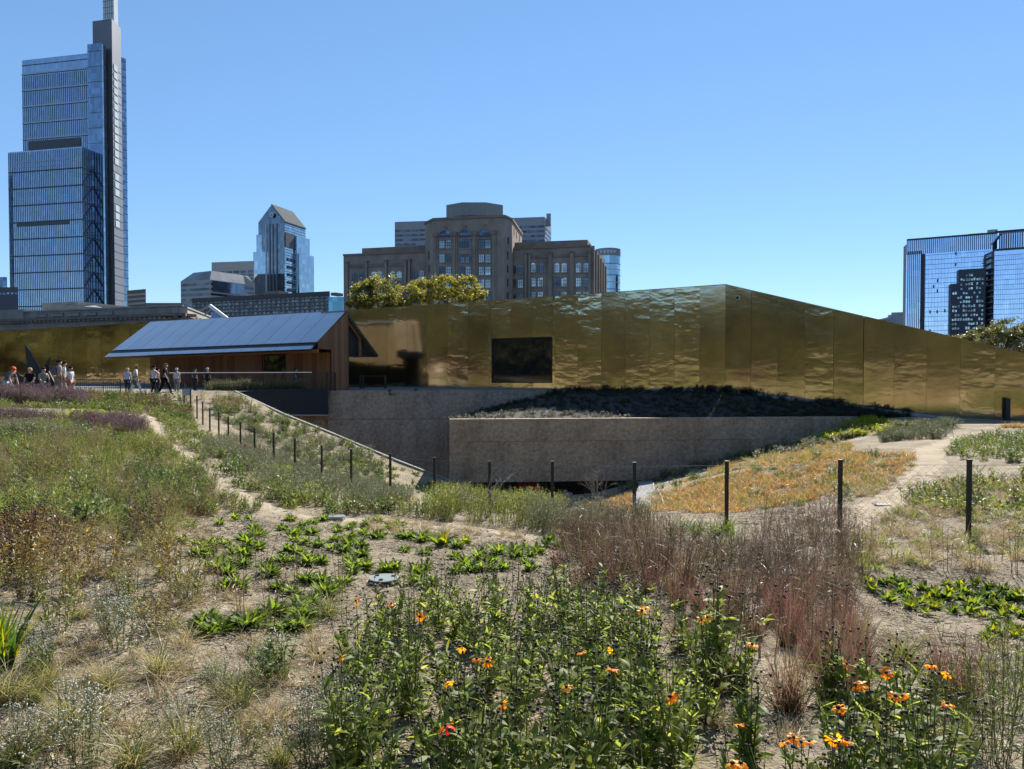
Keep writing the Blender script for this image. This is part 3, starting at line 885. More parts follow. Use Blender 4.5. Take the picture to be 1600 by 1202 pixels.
# ---- wood pavilion with metal gable roof
Rr, Rl = P(540.5, 485.5, 52.0), P(235, 503, 61.0)
Er, Eld = P(484.5, 545, 49.0), P(163, 557, 57.0)
Bk = P(592, 556, 53.5)
pv = empty('wood_pavilion', (Rr[0], Rr[1], EYE - 1.5)); tag(pv, 'low wooden entrance pavilion with blue grey metal gable roof', 'pavilion')
metal_roof = surface('zinc_roof', (0.58, 0.61, 0.64), (0.52, 0.55, 0.58), rough=0.34, metal=0.85, scale=0.7, objvar=0.25)
wood = surface('cedar_boards', (0.27, 0.135, 0.065), (0.19, 0.09, 0.042), rough=0.7, scale=1.2, stretch=(6, 6, 0.5), bump=0.2, objvar=0.8)
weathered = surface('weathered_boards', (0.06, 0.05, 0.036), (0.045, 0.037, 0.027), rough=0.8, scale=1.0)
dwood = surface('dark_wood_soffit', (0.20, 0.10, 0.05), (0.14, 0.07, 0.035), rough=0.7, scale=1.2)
NP = 13
nrm = np.cross(Er - Rr, Rl - Rr); nrm /= np.linalg.norm(nrm); nrm = nrm if nrm[2] > 0 else -nrm
def roof_quad(name, t0, t1, s0, s1, lift, thick, mat):
    """t along the ridge from the right end, s down the slope"""
    q = lambda t, s: (Rr * (1 - t) + Rl * t) * (1 - s) + (Er * (1 - t) + Eld * t) * s
    c = [q(t0, s0), q(t1, s0), q(t1, s1), q(t0, s1)]
    top = [p + nrm * lift for p in c]; bot = [p + nrm * (lift - thick) for p in c]
    m_ = MB(); m_.hexa([*bot, *top]) if np.cross(c[1] - c[0], c[3] - c[0])[2] > 0 else m_.hexa([*bot[::-1], *top[::-1]])
    return m_.build(name, mat, pv)
for i in range(NP):
    t0, t1 = i / NP + 0.0008, (i + 1) / NP - 0.0008
    roof_quad('roof_panel', t0, t1, 0.0, 0.83, 0.0, 0.05, metal_roof)
    roof_quad('eave_panel', t0, t1, 0.915, 1.0, -0.02, 0.05, metal_roof)
roof_quad('roof_deck', 0.004, 1, 0.01, 0.99, -0.10, 0.10, DARK)
roof_quad('gutter_channel', 0.004, 1, 0.835, 0.91, -0.06, 0.03, DARK)
sl = (Rl - Rr); sl /= np.linalg.norm(sl)
Bl = Bk + (Rl - Rr)
n2 = np.cross(Bk - Rr, Rl - Rr); n2 /= np.linalg.norm(n2); n2 = n2 if n2[2] > 0 else -n2
m_ = MB(); c = [Rr, Bk, Bk + sl * 2.2, Rr + sl * 2.2]
m_.hexa([*[p - n2 * 0.16 for p in c], *c]) if np.cross(c[1] - c[0], c[3] - c[0])[2] > 0 else m_.hexa([*[p - n2 * 0.16 for p in c[::-1]], *c[::-1]])
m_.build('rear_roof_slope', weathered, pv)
# gable wall under the ridge: boards between the front eave and the corner
corner = P(543, 600, 52.0)[:2]; gl = P(497.5, 600, 49.7)[:2]
gw = FAC(gl, corner)
ZD = EYE - 1.5
slope_z = lambda a: float(np.interp(a, [0, gw.L], [P(497.5, 533, 49.7)[2], Rr[2] - 0.12]))
NBd = 9
a_open = gw.s_at(518)
for i in range(NBd):
    a0, a1 = gw.L * i / NBd + 0.006, gw.L * (i + 1) / NBd - 0.006
    zlo = ZV(546, 50.2) if (a0 + a1) / 2 < a_open else ZD
    m_ = MB(); gw.box(m_, a0, a1, zlo, (slope_z(a0), slope_z(a1)), -0.06, 0.0); m_.build('board', wood, pv)
m_ = MB(); gw.box(m_, gw.L - 0.02, gw.L + 0.10, ZD, Rr[2] - 0.14, -0.5, 0.012); m_.build('corner_post', wood, pv)
# front wall, recessed under the eave, with a dark window
f0, f1 = P(237, 590, 58.6)[:2], P(516, 590, 51.3)[:2]
fw = FAC(f0, f1); NFb = 44
wz0, wz1 = ZV(581, 54), ZV(553, 54)
ua, ub = fw.s_at(410), fw.s_at(447)
for i in range(NFb):
    a0, a1 = fw.L * i / NFb + 0.008, fw.L * (i + 1) / NFb - 0.008
    m_ = MB(); mid = (a0 + a1) / 2
    if ua < mid < ub: fw.box(m_, a0, a1, ZD, wz0, -0.05, 0.0)
    else: fw.box(m_, a0, a1, ZD, ZV(541, 54), -0.05 , 0.0)
    m_.build('board', wood, pv)
m_ = MB(); fw.box(m_, ua - 0.1, ub + 0.1, wz0 + 0.01, wz1 + 0.6, -0.10, -0.055); wn_ = m_.build('window', win_glass, pv)
for a in (ua, (ua + ub) / 2.2, ub - 0.06):
    m_ = MB(); fw.box(m_, a, a + 0.06, wz0 + 0.012, wz1, -0.05, 0.02); m_.build('mullion', DARK, wn_)
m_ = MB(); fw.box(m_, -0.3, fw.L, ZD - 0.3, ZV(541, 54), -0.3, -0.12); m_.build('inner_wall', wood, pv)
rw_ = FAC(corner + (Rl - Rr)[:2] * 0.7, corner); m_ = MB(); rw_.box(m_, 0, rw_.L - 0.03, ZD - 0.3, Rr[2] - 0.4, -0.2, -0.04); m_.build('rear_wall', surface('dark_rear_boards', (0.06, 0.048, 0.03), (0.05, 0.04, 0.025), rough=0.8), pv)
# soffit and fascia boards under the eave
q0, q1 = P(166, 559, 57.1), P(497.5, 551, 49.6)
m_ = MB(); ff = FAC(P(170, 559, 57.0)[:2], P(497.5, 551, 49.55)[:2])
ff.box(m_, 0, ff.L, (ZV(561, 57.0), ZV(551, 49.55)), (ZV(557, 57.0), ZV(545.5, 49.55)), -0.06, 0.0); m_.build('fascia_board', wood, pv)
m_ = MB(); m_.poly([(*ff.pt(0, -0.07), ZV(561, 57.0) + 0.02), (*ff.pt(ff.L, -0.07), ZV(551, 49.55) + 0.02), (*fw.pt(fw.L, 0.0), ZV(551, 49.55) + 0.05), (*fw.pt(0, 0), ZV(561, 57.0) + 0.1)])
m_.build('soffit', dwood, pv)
# back half gable: overhanging dark triangle right of the ridge
cb = P(543.5, 557, 52.05); bb = P(589, 557, 53.4)
hg = FAC(cb[:2], bb[:2]); zf = ZV(557, 52.6)
m_ = MB()
for i in range(12):
    a0, a1 = hg.L * i / 12, hg.L * (i + 1) / 12
    zt_ = lambda a: Rr[2] - 0.25 - (Rr[2] - 0.25 - zf - 0.02) * a / hg.L
    hg.box(m_, a0, a1, zf, (zt_(a0), zt_(a1)), -0.55, -0.5)
m_.build('gable_glass', blk, pv)
m_ = MB()
hg.box(m_, hg.L * 0.42, hg.L * 0.50, zf + 0.001, zf + 1.25, -0.5, -0.2)
m_.hexa([(*hg.pt(0.05, -0.2), Rr[2] - 0.75), (*hg.pt(hg.L * 0.5, -0.2), zf + 1.05), (*hg.pt(hg.L * 0.5, -0.49), zf + 1.05), (*hg.pt(0.05, -0.49), Rr[2] - 0.75),
         (*hg.pt(0.05, -0.2), Rr[2] - 0.55), (*hg.pt(hg.L * 0.5, -0.2), zf + 1.25), (*hg.pt(hg.L * 0.5, -0.49), zf + 1.25), (*hg.pt(0.05, -0.49), Rr[2] - 0.55)])
m_.build('gable_frame', dwood, pv)
m_ = MB(); m_.hexa([(*hg.pt(0, 0), zf - 0.05), (*hg.pt(hg.L, 0), zf - 0.05), (*hg.pt(hg.L, -0.6), zf - 0.05), (*hg.pt(0, -0.6), zf - 0.05), (*hg.pt(0, 0), zf - 0.002), (*hg.pt(hg.L, 0), zf - 0.002), (*hg.pt(hg.L, -0.6), zf - 0.002), (*hg.pt(0, -0.6), zf - 0.002)])
m_.build('gable_soffit', DARK, pv)

# ---- black stabile on the plaza at far left
st = empty('black_sculpture', (P(60, 610, 50)[0], 50, EYE - 1.5)); tag(st, 'large black steel sculpture of pointed leaf shaped plates before the brass wall', 'sculpture')
def plate(pts, d0, d1, th=0.05):
    m2 = MB(); n_ = len(pts)
    us = [p[0] for p in pts]; lo, hi = min(us), max(us)
    fr_ = [P(u, v, d0 + (d1 - d0) * (u - lo) / max(1, hi - lo)) for u, v in pts]
    bk_ = [p + np.array([0.02, th, 0]) for p in fr_]
    m2.poly(fr_[::-1]); m2.poly(bk_)
    for i in range(n_):
        j = (i + 1) % n_; m2.poly([fr_[i], fr_[j], bk_[j], bk_[i]])
    return m2
blackpaint = surface('matt_black_paint', (0.012, 0.013, 0.015), (0.016, 0.017, 0.019), rough=0.5)
plate([(37.6, 537), (46, 547), (57, 566), (65, 581), (70, 600), (72, 612), (50, 612), (46, 590), (41, 562)], 49.6, 50.6).build('main_plate', blackpaint, st)
plate([(79, 557.5), (76, 568), (76, 580), (80, 588), (84, 596), (86, 612), (66, 612), (69, 592), (70, 575), (74, 564)], 50.4, 49.4).build('horn_plate', blackpaint, st)
plate([(34, 565.5), (47, 570), (55, 585), (60, 612), (45, 612), (42, 580)], 50.9, 50.2).build('side_plate', blackpaint, st)
plate([(26.5, 579), (30, 586), (37, 588.5), (48, 584), (56, 612), (20, 612), (23, 590)], 49.2, 50.0).build('low_plate', blackpaint, st)

# ================================================================== city behind
GZ = EYE - 9.9
stone_m = surface('old_limestone', (0.36, 0.29, 0.24), (0.21, 0.168, 0.138), rough=0.9, scale=0.22, detail=9, spec=0.2, stretch=(1, 1, 0.5))
stone_d = surface('dark_limestone', (0.27, 0.21, 0.17), (0.17, 0.135, 0.11), rough=0.9, scale=0.3, detail=9, spec=0.2)
pale_pane = glass_far('pale_pane', (0.32, 0.32, 0.32), rough=0.12, var=0.5, cell=(0.4, 0.4, 0.6))
dark_pane = glass_far('dark_pane', (0.10, 0.115, 0.14), rough=0.1, var=0.5, cell=(0.4, 0.4, 0.4))
gm = lambda n_, c, **k: glass_far(n_, c, **k)
steel = surface('mullion_steel', (0.16, 0.18, 0.21), (0.14, 0.16, 0.19), rough=0.45, metal=0.5)
pale_band = surface('pale_band', (0.42, 0.48, 0.56), (0.38, 0.44, 0.52), rough=0.5)
dark_band = surface('dark_band', (0.085, 0.09, 0.10), (0.075, 0.08, 0.09), rough=0.6)

def bk(p, k=1.045):
    return np.array(p) * k
def block(root, name, mat, pts, z0, z1):
    mb = MB(); mb.prism(pts, z0, z1); return mb.build(name, mat, root)
def mullions(root, fac, n, z0, z1, w, t, mat, name='mullion', a0=0.0, a1=None, slope=None):
    a1 = fac.L if a1 is None else a1
    mb = MB()
    for i in range(n + 1):
        a = a0 + (a1 - a0 - w) * i / n
        fac.box(mb, a, a + w, z0, z1, 0.01, t)
    o = mb.build(name, mat, root); tag(o, kind='stuff'); return o
def band(root, fac, z, h, t, mat, name='floor_band', a0=0.0, a1=None):
    mb = MB(); fac.box(mb, a0, fac.L if a1 is None else a1, z, z + h, 0.012, t); return mb.build(name, mat, root)

# ---- tallest tower
T = empty('glass_skyscraper', (*PX(120, 655), GZ)); tag(T, 'tallest blue glass skyscraper with stepped top and pale mast at far left', 'skyscraper')
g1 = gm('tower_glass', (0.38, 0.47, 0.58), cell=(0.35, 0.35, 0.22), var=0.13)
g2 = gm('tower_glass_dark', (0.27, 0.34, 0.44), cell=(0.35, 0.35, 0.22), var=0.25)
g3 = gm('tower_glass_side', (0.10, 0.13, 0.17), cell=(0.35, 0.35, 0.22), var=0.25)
core = surface('grey_core_cladding', (0.17, 0.18, 0.20), (0.145, 0.155, 0.175), rough=0.5, metal=0.3, scale=0.05)
lant = surface('pale_lantern_glass', (0.55, 0.58, 0.55), (0.48, 0.52, 0.50), rough=0.2, metal=0.2, scale=0.1)
A, B, Cc = PX(14, 668, 300), PX(129, 650, 300), PX(163, 678, 300)
D = A + (Cc - B)
zl = ZV(229, 650)
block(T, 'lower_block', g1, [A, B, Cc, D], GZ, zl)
lf = FAC(A, B); ls = FAC(B, Cc)
mullions(T, lf, 40, GZ, zl - 1, 0.28, 0.35, steel)
for k in range(9):
    z = ZV(262 + 26.9 * k, 650); band(T, lf, z - 0.5, 0.95, 0.6, dark_band); band(T, ls, z - 0.5, 1.0, 0.7, steel)
mb = MB(); lf.box(mb, lf.s_at(30), lf.s_at(112), ZV(352, 658), ZV(345, 658), 0.013, 0.4); mb.build('louvre_band', dark_band, T)
mb = MB(); lf.box(mb, lf.s_at(28), lf.s_at(112), ZV(259, 657), ZV(257.5, 657), 0.013, 0.3); lf.box(mb, lf.s_at(28), lf.s_at(112), ZV(251, 657), ZV(249.5, 657), 0.013, 0.3); mb.build('sky_lobby_frame', pale_band, T)
mb = MB(); lf.box(mb, 0, lf.s_at(24) if lf.s_at(24) > 1 else 4, GZ, ZV(273, 665), 0.011, 0.5); mb.build('edge_bay', gm('edge_bay_glass', (0.07, 0.09, 0.12), var=0.6), T)
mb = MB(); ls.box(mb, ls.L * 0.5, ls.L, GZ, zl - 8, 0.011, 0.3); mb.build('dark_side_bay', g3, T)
for k in range(8):
    za, zb2 = ZV(262 + 26.9 * (k + 1), 655), ZV(262 + 26.9 * k, 660)
    mb = MB(); p, q = ls.pt(0.4, 0.6), ls.pt(ls.L * 0.5, 0.6)
    mb.bar((*p, za), (*q, zb2), 0.6); mb.build('diagonal_brace', steel, T)
mullions(T, ls, 10, GZ, zl - 1, 0.4, 0.5, steel)
A2, B2 = PX(36, 684, 200), PX(142, 668, 200)
uf = FAC(A2, B2); zu = ZV(83, 668)
block(T, 'upper_block', g1, [A2, B2, bk(B2), bk(A2)], GZ, zu)
mullions(T, uf, 36, zl, zu - 15, 0.28, 0.35, steel)
for v in (113, 138.5, 164, 190, 215.5): band(T, uf, ZV(v, 676), 1.3, 0.9, pale_band)
band(T, uf, ZV(98, 676), 0.5, 0.5, steel)
mb = MB(); uf.box(mb, uf.s_at(50), uf.s_at(131), zl, ZV(218, 676), 0.013, 0.5); mb.build('louvre_band', dark_band, T)
S0, S1, S2 = PX(138, 664, 200), PX(160, 661, 200), PX(166, 668, 200)
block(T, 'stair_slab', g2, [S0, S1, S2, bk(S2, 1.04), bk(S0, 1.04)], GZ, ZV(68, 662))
fs = FAC(S0, S1)
for k in range(17): band(T, fs, ZV(80 + 24 * k, 662), 0.35, 0.3, steel)
block(T, 'stair_slab_edge', gm('edge_glass', (0.36, 0.44, 0.52)), [S1 + (0.05, -0.05), S2 + (0.4, -0.3), S2 + (0.6, 0.4), S1 + (0.4, 0.6)], GZ, ZV(69, 662))
K0, K1, K2 = PX(146, 676, 150), PX(176, 671, 150), PX(190, 690, 150)
block(T, 'core_tower', core, [K0, K1, K2, bk(K2, 1.03), bk(K0, 1.03)], GZ, ZV(31, 673))
kf = FAC(K1, K2)
for k in range(30): band(T, kf, ZV(110 + 12.4 * k, 680), 0.4, 0.25, dark_band)
mb = MB()
for k in range(21):
    if k in (13, 17): continue
    kf.box(mb, kf.L * 0.12, kf.L * 0.55, ZV(100 + 12.2 * (k + 1), 676) + 0.8, ZV(100 + 12.2 * k, 676) - 0.6, 0.26, 0.5)
tag(mb.build('lantern_window', lant, T), kind='stuff')
M0, M1, M2 = PX(161, 680, 30), PX(178, 677, 30), PX(184.5, 686, 30)
block(T, 'mast', lant, [M0, M1, M2, bk(M2, 1.02), bk(M0, 1.02)], ZV(140, 680), ZV(-85, 680))
mf = FAC(M0, M1)
for k in range(12): band(T, mf, ZV(33 - 10 * k, 680), 0.35, 0.2, steel)
for k in range(4): band(T, mf, ZV(30, 680), 70, 0.2, steel, 'mast_rib', mf.L * (0.2 + 0.2 * k), mf.L * (0.2 + 0.2 * k) + 0.35)
W0, W1 = PX(186, 693, 200), PX(198, 700, 200)
block(T, 'east_slab', g2, [W0, W1, bk(W1), bk(W0)], GZ, ZV(88, 694))
ef = FAC(W0, W1)
for k in range(30): band(T, ef, ZV(95 + 12.6 * k, 696), 0.5, 0.4, steel)

# ---- gabled glass tower
G = empty('gabled_tower', (*PX(440, 600), GZ)); tag(G, 'blue glass tower with pointed gable top and round emblem', 'skyscraper')
gg = gm('gable_glass_front', (0.20, 0.23, 0.26), cell=(0.4, 0.4, 0.3), var=0.3); gs = gm('gable_glass_side', (0.42, 0.50, 0.56), cell=(0.4, 0.4, 0.3), var=0.2)
def tier(uL, uM, uR, v_top, dd=0.0):
    a, b, c = PX(uL, 604 - dd), PX(uM, 598 - dd), PX(uR, 628 - dd)
    return a, b, c, a + (c - b)
a, b, c, d = tier(405.5, 446, 478.5, 347)
mb = MB(); zs = ZV(346, 600); za = ZV(320.5, 601)
mid1, mid2 = (a + b) / 2, (c + d) / 2
mb.prism([a, b, c, d], GZ, zs, 0)
mb.build('shaft', gs, G)
mb = MB()
mb.poly([(*a, zs + 0.01), (*b, zs + 0.01), (*mid1, za)]); mb.poly([(*c, zs + 0.01), (*d, zs + 0.01), (*mid2, za)]); mb.poly([(*a, zs + 0.01), (*mid1, za), (*mid2, za), (*d, zs + 0.01)])
mb.build('gable_wall', gg, G)
mb = MB(); e2 = (b - mid1) * 0.06
o_ = np.array([0.3, -0.3])
mb.hexa([(*(b + e2), zs - 1.6), (*(c + e2), zs - 1.6), (*mid2, za - 0.1), (*mid1, za - 0.1), (*(b + e2), zs - 0.4), (*(c + e2), zs - 0.4), (*mid2, za + 1.0), (*mid1, za + 1.0)])
mb.build('roof', surface('pale_metal_roof', (0.085, 0.095, 0.10), (0.065, 0.075, 0.08), rough=0.9, spec=0.1, metal=0.0, scale=0.2), G)
f1_ = FAC(a, b); f2_ = FAC(b, c)
mb = MB(); f1_.box(mb, 0.02, f1_.L - 0.02, GZ, zs, 0.02, 0.25); mb.build('front_glazing', gg, G)
for lo, hi in ((0.28, 0.33), (0.42, 0.46), (0.55, 0.59), (0.68, 0.73)):
    mb = MB(); f1_.box(mb, f1_.L * lo, f1_.L * hi, GZ, zs - 2, 0.26, 0.9); mb.build('vertical_fin', steel if lo > 0.4 else pale_band, G)
for k in range(28): band(G, f2_, ZV(352 + 4.2 * k, 612), 0.35, 0.3, steel)
em = P(424.6, 336, 599.5); mb = MB(); mb.bar(em + [0, -1.2, 0], em + [0, -0.9, 0], 1.9, 0, 24); eb = mb.build('emblem', surface('emblem_pale', (0.6, 0.66, 0.75), rough=0.4), G)
mb = MB()
for k in range(3):
    an = math.pi * k / 3 + math.pi / 2; v_ = np.array([math.cos(an), 0, math.sin(an)]) * 1.5
    mb.bar(em + [0, -1.3, 0] - v_, em + [0, -1.3, 0] + v_, 0.28)
mb.build('emblem_star', gg, eb)
for uL, uM, uR, vt in ((402, 447, 485, 368), (396.8, 448, 491.5, 395)):
    p = tier(uL, uM, uR, vt, 0)
    block(G, 'shoulder', gs, [p[0], p[1] + (-1, 0.8), bk(p[1], 1.03), bk(p[0], 1.03)], GZ, ZV(vt, 607))
    block(G, 'shoulder', gs, [p[1] + (p[2] - p[1]) * 0.45 + (0.1, 0.3), p[2], bk(p[2], 1.02), bk(p[1], 1.04)], GZ, ZV(vt + 4, 622))
mb = MB(); f2_.box(mb, 0.3, f2_.L * 0.42, ZV(388, 605), ZV(365, 605), 0.4, 0.8); mb.build('dark_recess', dark_band, G)
mb = MB(); f2_.box(mb, f2_.L * 0.70, f2_.L * 0.82, ZV(395, 615), ZV(382, 615), 0.4, 0.8); mb.build('dark_recess', dark_band, G)
for s_ in (0.66, 0.76, 0.86):
    mb = MB(); f2_.box(mb, f2_.L * s_, f2_.L * (s_ + 0.03), GZ, ZV(398, 615), 0.35, 0.8); mb.build('vertical_fin', dark_band, G)
for k in range(5):
    mb = MB(); f2_.box(mb, f2_.L * 0.12, f2_.L * 0.40, ZV(408 + 12 * k, 605), ZV(404 + 12 * k, 605), 0.4, 0.9); mb.build('balcony', dark_band, G)

# ---- helper: plain block building with rows of windows
def slab_building(name, label, cat, pts, z1, wall, rows, front=(0, 1), win_mat=None, cols=12, wh=0.5, wfrac=0.6, sides=(), zb=None, banded=False, group=None):
    t = empty(name, (*np.mean(pts, 0), GZ)); tag(t, label, cat, group)
    block(t, 'wall', wall, pts, GZ, z1)
    for (i, j), nc in [(front, cols)] + list(sides):
        fc = FAC(pts[i], pts[j])
        for zr in rows:
            mb = MB()
            if banded:
                fc.box(mb, fc.L * 0.02, fc.L * 0.98, zr, zr + wh, 0.012, 0.12)
            else:
                for k in range(nc):
                    c0 = fc.L * (k + 0.5 - wfrac / 2) / nc
                    fc.box(mb, c0, c0 + fc.L * wfrac / nc, zr, zr + wh, 0.012, 0.12)
            tag(mb.build('window_row', win_mat or dark_pane, t), kind='stuff')
    return t
conc_l = surface('pale_grey_concrete', (0.42, 0.39, 0.36), (0.34, 0.32, 0.295), rough=0.9, scale=0.2)
brown = surface('brown_concrete', (0.22, 0.19, 0.17), (0.17, 0.15, 0.135), rough=0.9, scale=0.3)
# grey sloped roof office block
a, b, c = PX(283.5, 462), PX(329, 452), PX(378, 470); c2 = PX(399, 484)
z = ZV(438, 455)
ob = slab_building('grey_office_block', 'grey banded office block with sloped glass roof left of the gabled tower', 'building', [a, b, c2, a + (c2 - b)], z, conc_l,
                   [ZV(446 + 8 * k, 455) for k in range(6)], cols=1, wh=1.4, banded=True, sides=[((1, 2), 1)])
mb = MB(); s_, h_ = 0.13, ZV(423, 455)
ctr = (a + b + c2 + a + (c2 - b)) / 4
ins = lambda p, k: p + (ctr - p) * k
mb.hexa([(*a, z + 0.01), (*b, z + 0.01), (*c2, z + 0.01), (*(a + (c2 - b)), z + 0.01), (*ins(a, 0.33), h_), (*ins(b, 0.18), h_), (*ins(c2, 0.18), h_), (*ins(a + (c2 - b), 0.33), h_)])
mb.build('sloped_roof', surface('sloped_roof_glass', (0.20, 0.20, 0.20), (0.35, 0.36, 0.34), rough=0.3, metal=0.4, scale=0.12, stretch=(1, 1, 0.3)), ob)
fc = FAC(b, c2); mb = MB(); fc.box(mb, fc.L * 0.05, fc.L * 0.75, z - 7, z - 0.4, 0.125, 0.4); mb.build('glazed_storey', gm('office_glass', (0.16, 0.20, 0.27)), ob)
mb = MB(); mb.poly([(*fc.pt(fc.L * 0.72, 0.6), z + 5.5), (*fc.pt(fc.L * 0.99, 0.6), z + 1.0), (*fc.pt(fc.L * 0.99, 0.6), z - 1.2), (*fc.pt(fc.L * 0.76, 0.6), z - 1.2)]); mb.build('gable_panel', surface('tan_panel', (0.42, 0.39, 0.34), rough=0.8), ob)
# tan block behind it
a, b = PX(332, 560), PX(398, 552)
slab_building('tan_office_slab', 'flat pale tan slab block behind the grey office block', 'building', [a, b, bk(b), bk(a)], ZV(409, 556), surface('tan_concrete', (0.46, 0.42, 0.37), (0.40, 0.37, 0.33), rough=0.9),
              [ZV(427 + 5.5 * k, 556) for k in range(5)], cols=6, wh=1.7, wfrac=0.8)
# long brown apartment building
a, b = PX(302, 345), PX(516, 312)
ap = slab_building('brown_apartment_block', 'long low brown apartment block with balcony rows above the pavilion roof', 'building', [a, b, bk(b, 1.08), bk(a, 1.08)], ZV(459.5, 312), brown,
                   [ZV(470 + 5.4 * k, 330) for k in range(5)], cols=30, wh=0.95, wfrac=0.55)
fc = FAC(a, b)
for k in range(5):
    band(ap, fc, ZV(471.5 + 5.4 * k, 330), 0.4, 0.7, surface('balcony_slab', (0.23, 0.21, 0.20), rough=0.9), 'balcony_slab')
band(ap, fc, ZV(468.5, 330), 1.9, 0.5, surface('dark_parapet', (0.10, 0.092, 0.086), rough=0.9), 'parapet')
mb = MB(); rr = random.Random(3)
for k in range(60):
    a_ = rr.choice([rr.uniform(0.2, 0.3), rr.uniform(0.62, 0.95), rr.uniform(0.05, 0.95)]) * fc.L; r_ = rr.randrange(5); z0 = ZV(471.5 + 5.4 * r_, 330) + 0.42
    fc.box(mb, a_, a_ + rr.uniform(0.8, 1.6), z0, z0 + rr.uniform(0.5, 0.95), 0.13, 0.2)
tag(mb.build('curtain', surface('white_curtain', (0.55, 0.55, 0.54), rough=0.8), ap), kind='stuff')
mb = MB(); fc.box(mb, fc.s_at(408), fc.s_at(432), ZV(462.5, 328), ZV(455, 328), -8, -2); mb.build('roof_plant_room', brown, ap)
mb = MB(); fc.box(mb, fc.s_at(372), fc.s_at(380), ZV(464.5, 333), ZV(459, 333), -6, -2); fc.box(mb, fc.s_at(386), fc.s_at(394), ZV(464, 332), ZV(460.5, 332), -6, -3); mb.build('roof_vent', conc_l, ap)
mb = MB(); fc.box(mb, fc.s_at(508), fc.s_at(516), ZV(461, 314), ZV(456.5, 314), -9, -4); mb.build('roof_plant_room', brown, ap)
a, b = PX(514, 290), PX(538, 290)
slab_building('teal_glass_block', 'small teal glass block between the brown apartments and the stone building', 'building', [a, b, bk(b), bk(a)], ZV(464, 290), gm('teal_glass', (0.12, 0.25, 0.32)), [], cols=2)
a, b = PX(200, 480), PX(229, 470)
slab_building('brown_low_block', 'small brown block right beside the foot of the tallest skyscraper', 'building', [a, b, bk(b), bk(a)], ZV(453, 475), surface('brick_brown', (0.19, 0.14, 0.11), rough=0.9), [ZV(462 + 7 * k, 475) for k in range(4)], cols=1, wh=1.3, banded=True, win_mat=conc_l)
a, b = PX(228, 420), PX(286, 420)
slab_building('flat_roofed_block', 'low dark flat roofed block just above the classical cornice', 'building', [a, b, bk(b), bk(a)], ZV(473.5, 420), brown, [ZV(480, 420)], cols=9, wh=1.0)
a, b = PX(-20, 560), PX(13, 560)
slab_building('slate_glass_block', 'slate blue glass block cut by the left edge of the photo', 'building', [a, b, bk(b), bk(a)], ZV(433, 560), gm('slate_glass', (0.15, 0.21, 0.30), var=0.5, cell=(0.3, 0.3, 0.25)), [], cols=4)
a, b = PX(-20, 500), PX(30, 500)
slab_building('dark_brick_block', 'dark low block at the left edge below the slate glass block', 'building', [a, b, bk(b), bk(a)], ZV(449, 500), dark_band, [ZV(460, 500)], cols=8, wh=1.2, win_mat=gm('slate_glass', (0.15, 0.21, 0.30)))

# ---- classical building with balustrade and cornice, behind the wall at left
cb_ = empty('classical_building', (*PX(150, 95), GZ)); tag(cb_, 'grey classical stone building with balustrade and toothed cornice above the brass wall', 'building')
lime = surface('weathered_grey_stone', (0.36, 0.335, 0.30), (0.25, 0.23, 0.205), rough=0.9, scale=0.6, detail=8)
c0, c1, c2 = PX(-60, 98, 500), PX(283, 84, 500), PX(345, 112, 500)
cf, cs_ = FAC(c0, c1), FAC(c1, c2)
zt_ = ZV(476.5, 84)
block(cb_, 'frieze', lime, [c0, c1, c2, c0 + (30, 60)], GZ, ZV(497, 84))
for fc in (cf, cs_):
    mb = MB(); fc.box(mb, -0.3, fc.L + 0.3, ZV(494, 84), ZV(489.5, 84), -2, 0.55); mb.build('cornice', stone_d, cb_)
    mb = MB(); fc.box(mb, 0.1, fc.L - 0.05, ZV(489, 84) - 0.02, ZV(479, 84), -1.0, 0.1); mb.build('parapet', lime, cb_)
    mb = MB(); fc.box(mb, -0.1, fc.L + 0.1, ZV(479, 84) + 0.004, zt_, -1.1, 0.22); mb.build('parapet_cap', lime, cb_)
    mb = MB(); nd = int(fc.L / 0.75)
    for k in range(nd):
        fc.box(mb, fc.L * k / nd, fc.L * k / nd + 0.42, ZV(497, 84) + 0.01, ZV(494.2, 84), 0.02, 0.42)
    tag(mb.build('dentil', lime, cb_), kind='stuff')
for ua_, ub2 in ((58, 77), (85, 103), (111, 128), (137, 154), (162, 180)):
    mb = MB(); s0, s1 = cf.s_at(ua_), cf.s_at(ub2)
    cf.box(mb, s0, s1, ZV(488.3, 84), ZV(482.2, 84), 0.102, 0.13); rec = mb.build('balustrade', stone_d, cb_)
    mb = MB(); nb = 7
    for k in range(nb):
        s_ = s0 + (s1 - s0) * (k + 0.5) / nb; p = cf.pt(s_, 0.26)
        zz0, zz1 = ZV(488.3, 84), ZV(482.2, 84)
        mb.lathe((p[0], p[1], zz0), [(0.08, 0), (0.11, 0.1), (0.06, 0.25), (0.05, 0.34), (0.09, zz1 - zz0)], 8)
    mb.build('baluster', surface('pale_baluster_stone', (0.46, 0.44, 0.40), rough=0.9), rec)
lb0, lb1 = cf.s_at(-40), cf.s_at(42)
mb = MB(); cf.box(mb, lb0, lb1, ZV(497, 84), ZV(478, 88), -12, 0.35); mb.build('end_pavilion', lime, cb_)
mb = MB(); pa = [cf.pt(lb0 + 2, -8), cf.pt(lb1 - 1, -8), cf.pt(lb1 + 8, -22), cf.pt(lb0 + 2, -24)]
zc = ZV(470, 100)
mb.prism(pa, ZV(484, 90), [zc, zc, zc - 1.0, zc]); mb.build('attic_roof', lime, cb_)
pa = [cf.pt(cf.s_at(30), -4), cf.pt(cf.s_at(112), -4), cf.pt(cf.s_at(112), -16), cf.pt(cf.s_at(30), -16)]
mb = MB(); mb.prism(pa, ZV(490, 90), [ZV(471, 94), ZV(480.5, 94), ZV(481, 94), ZV(471, 94)]); mb.build('sloping_roof', lime, cb_)
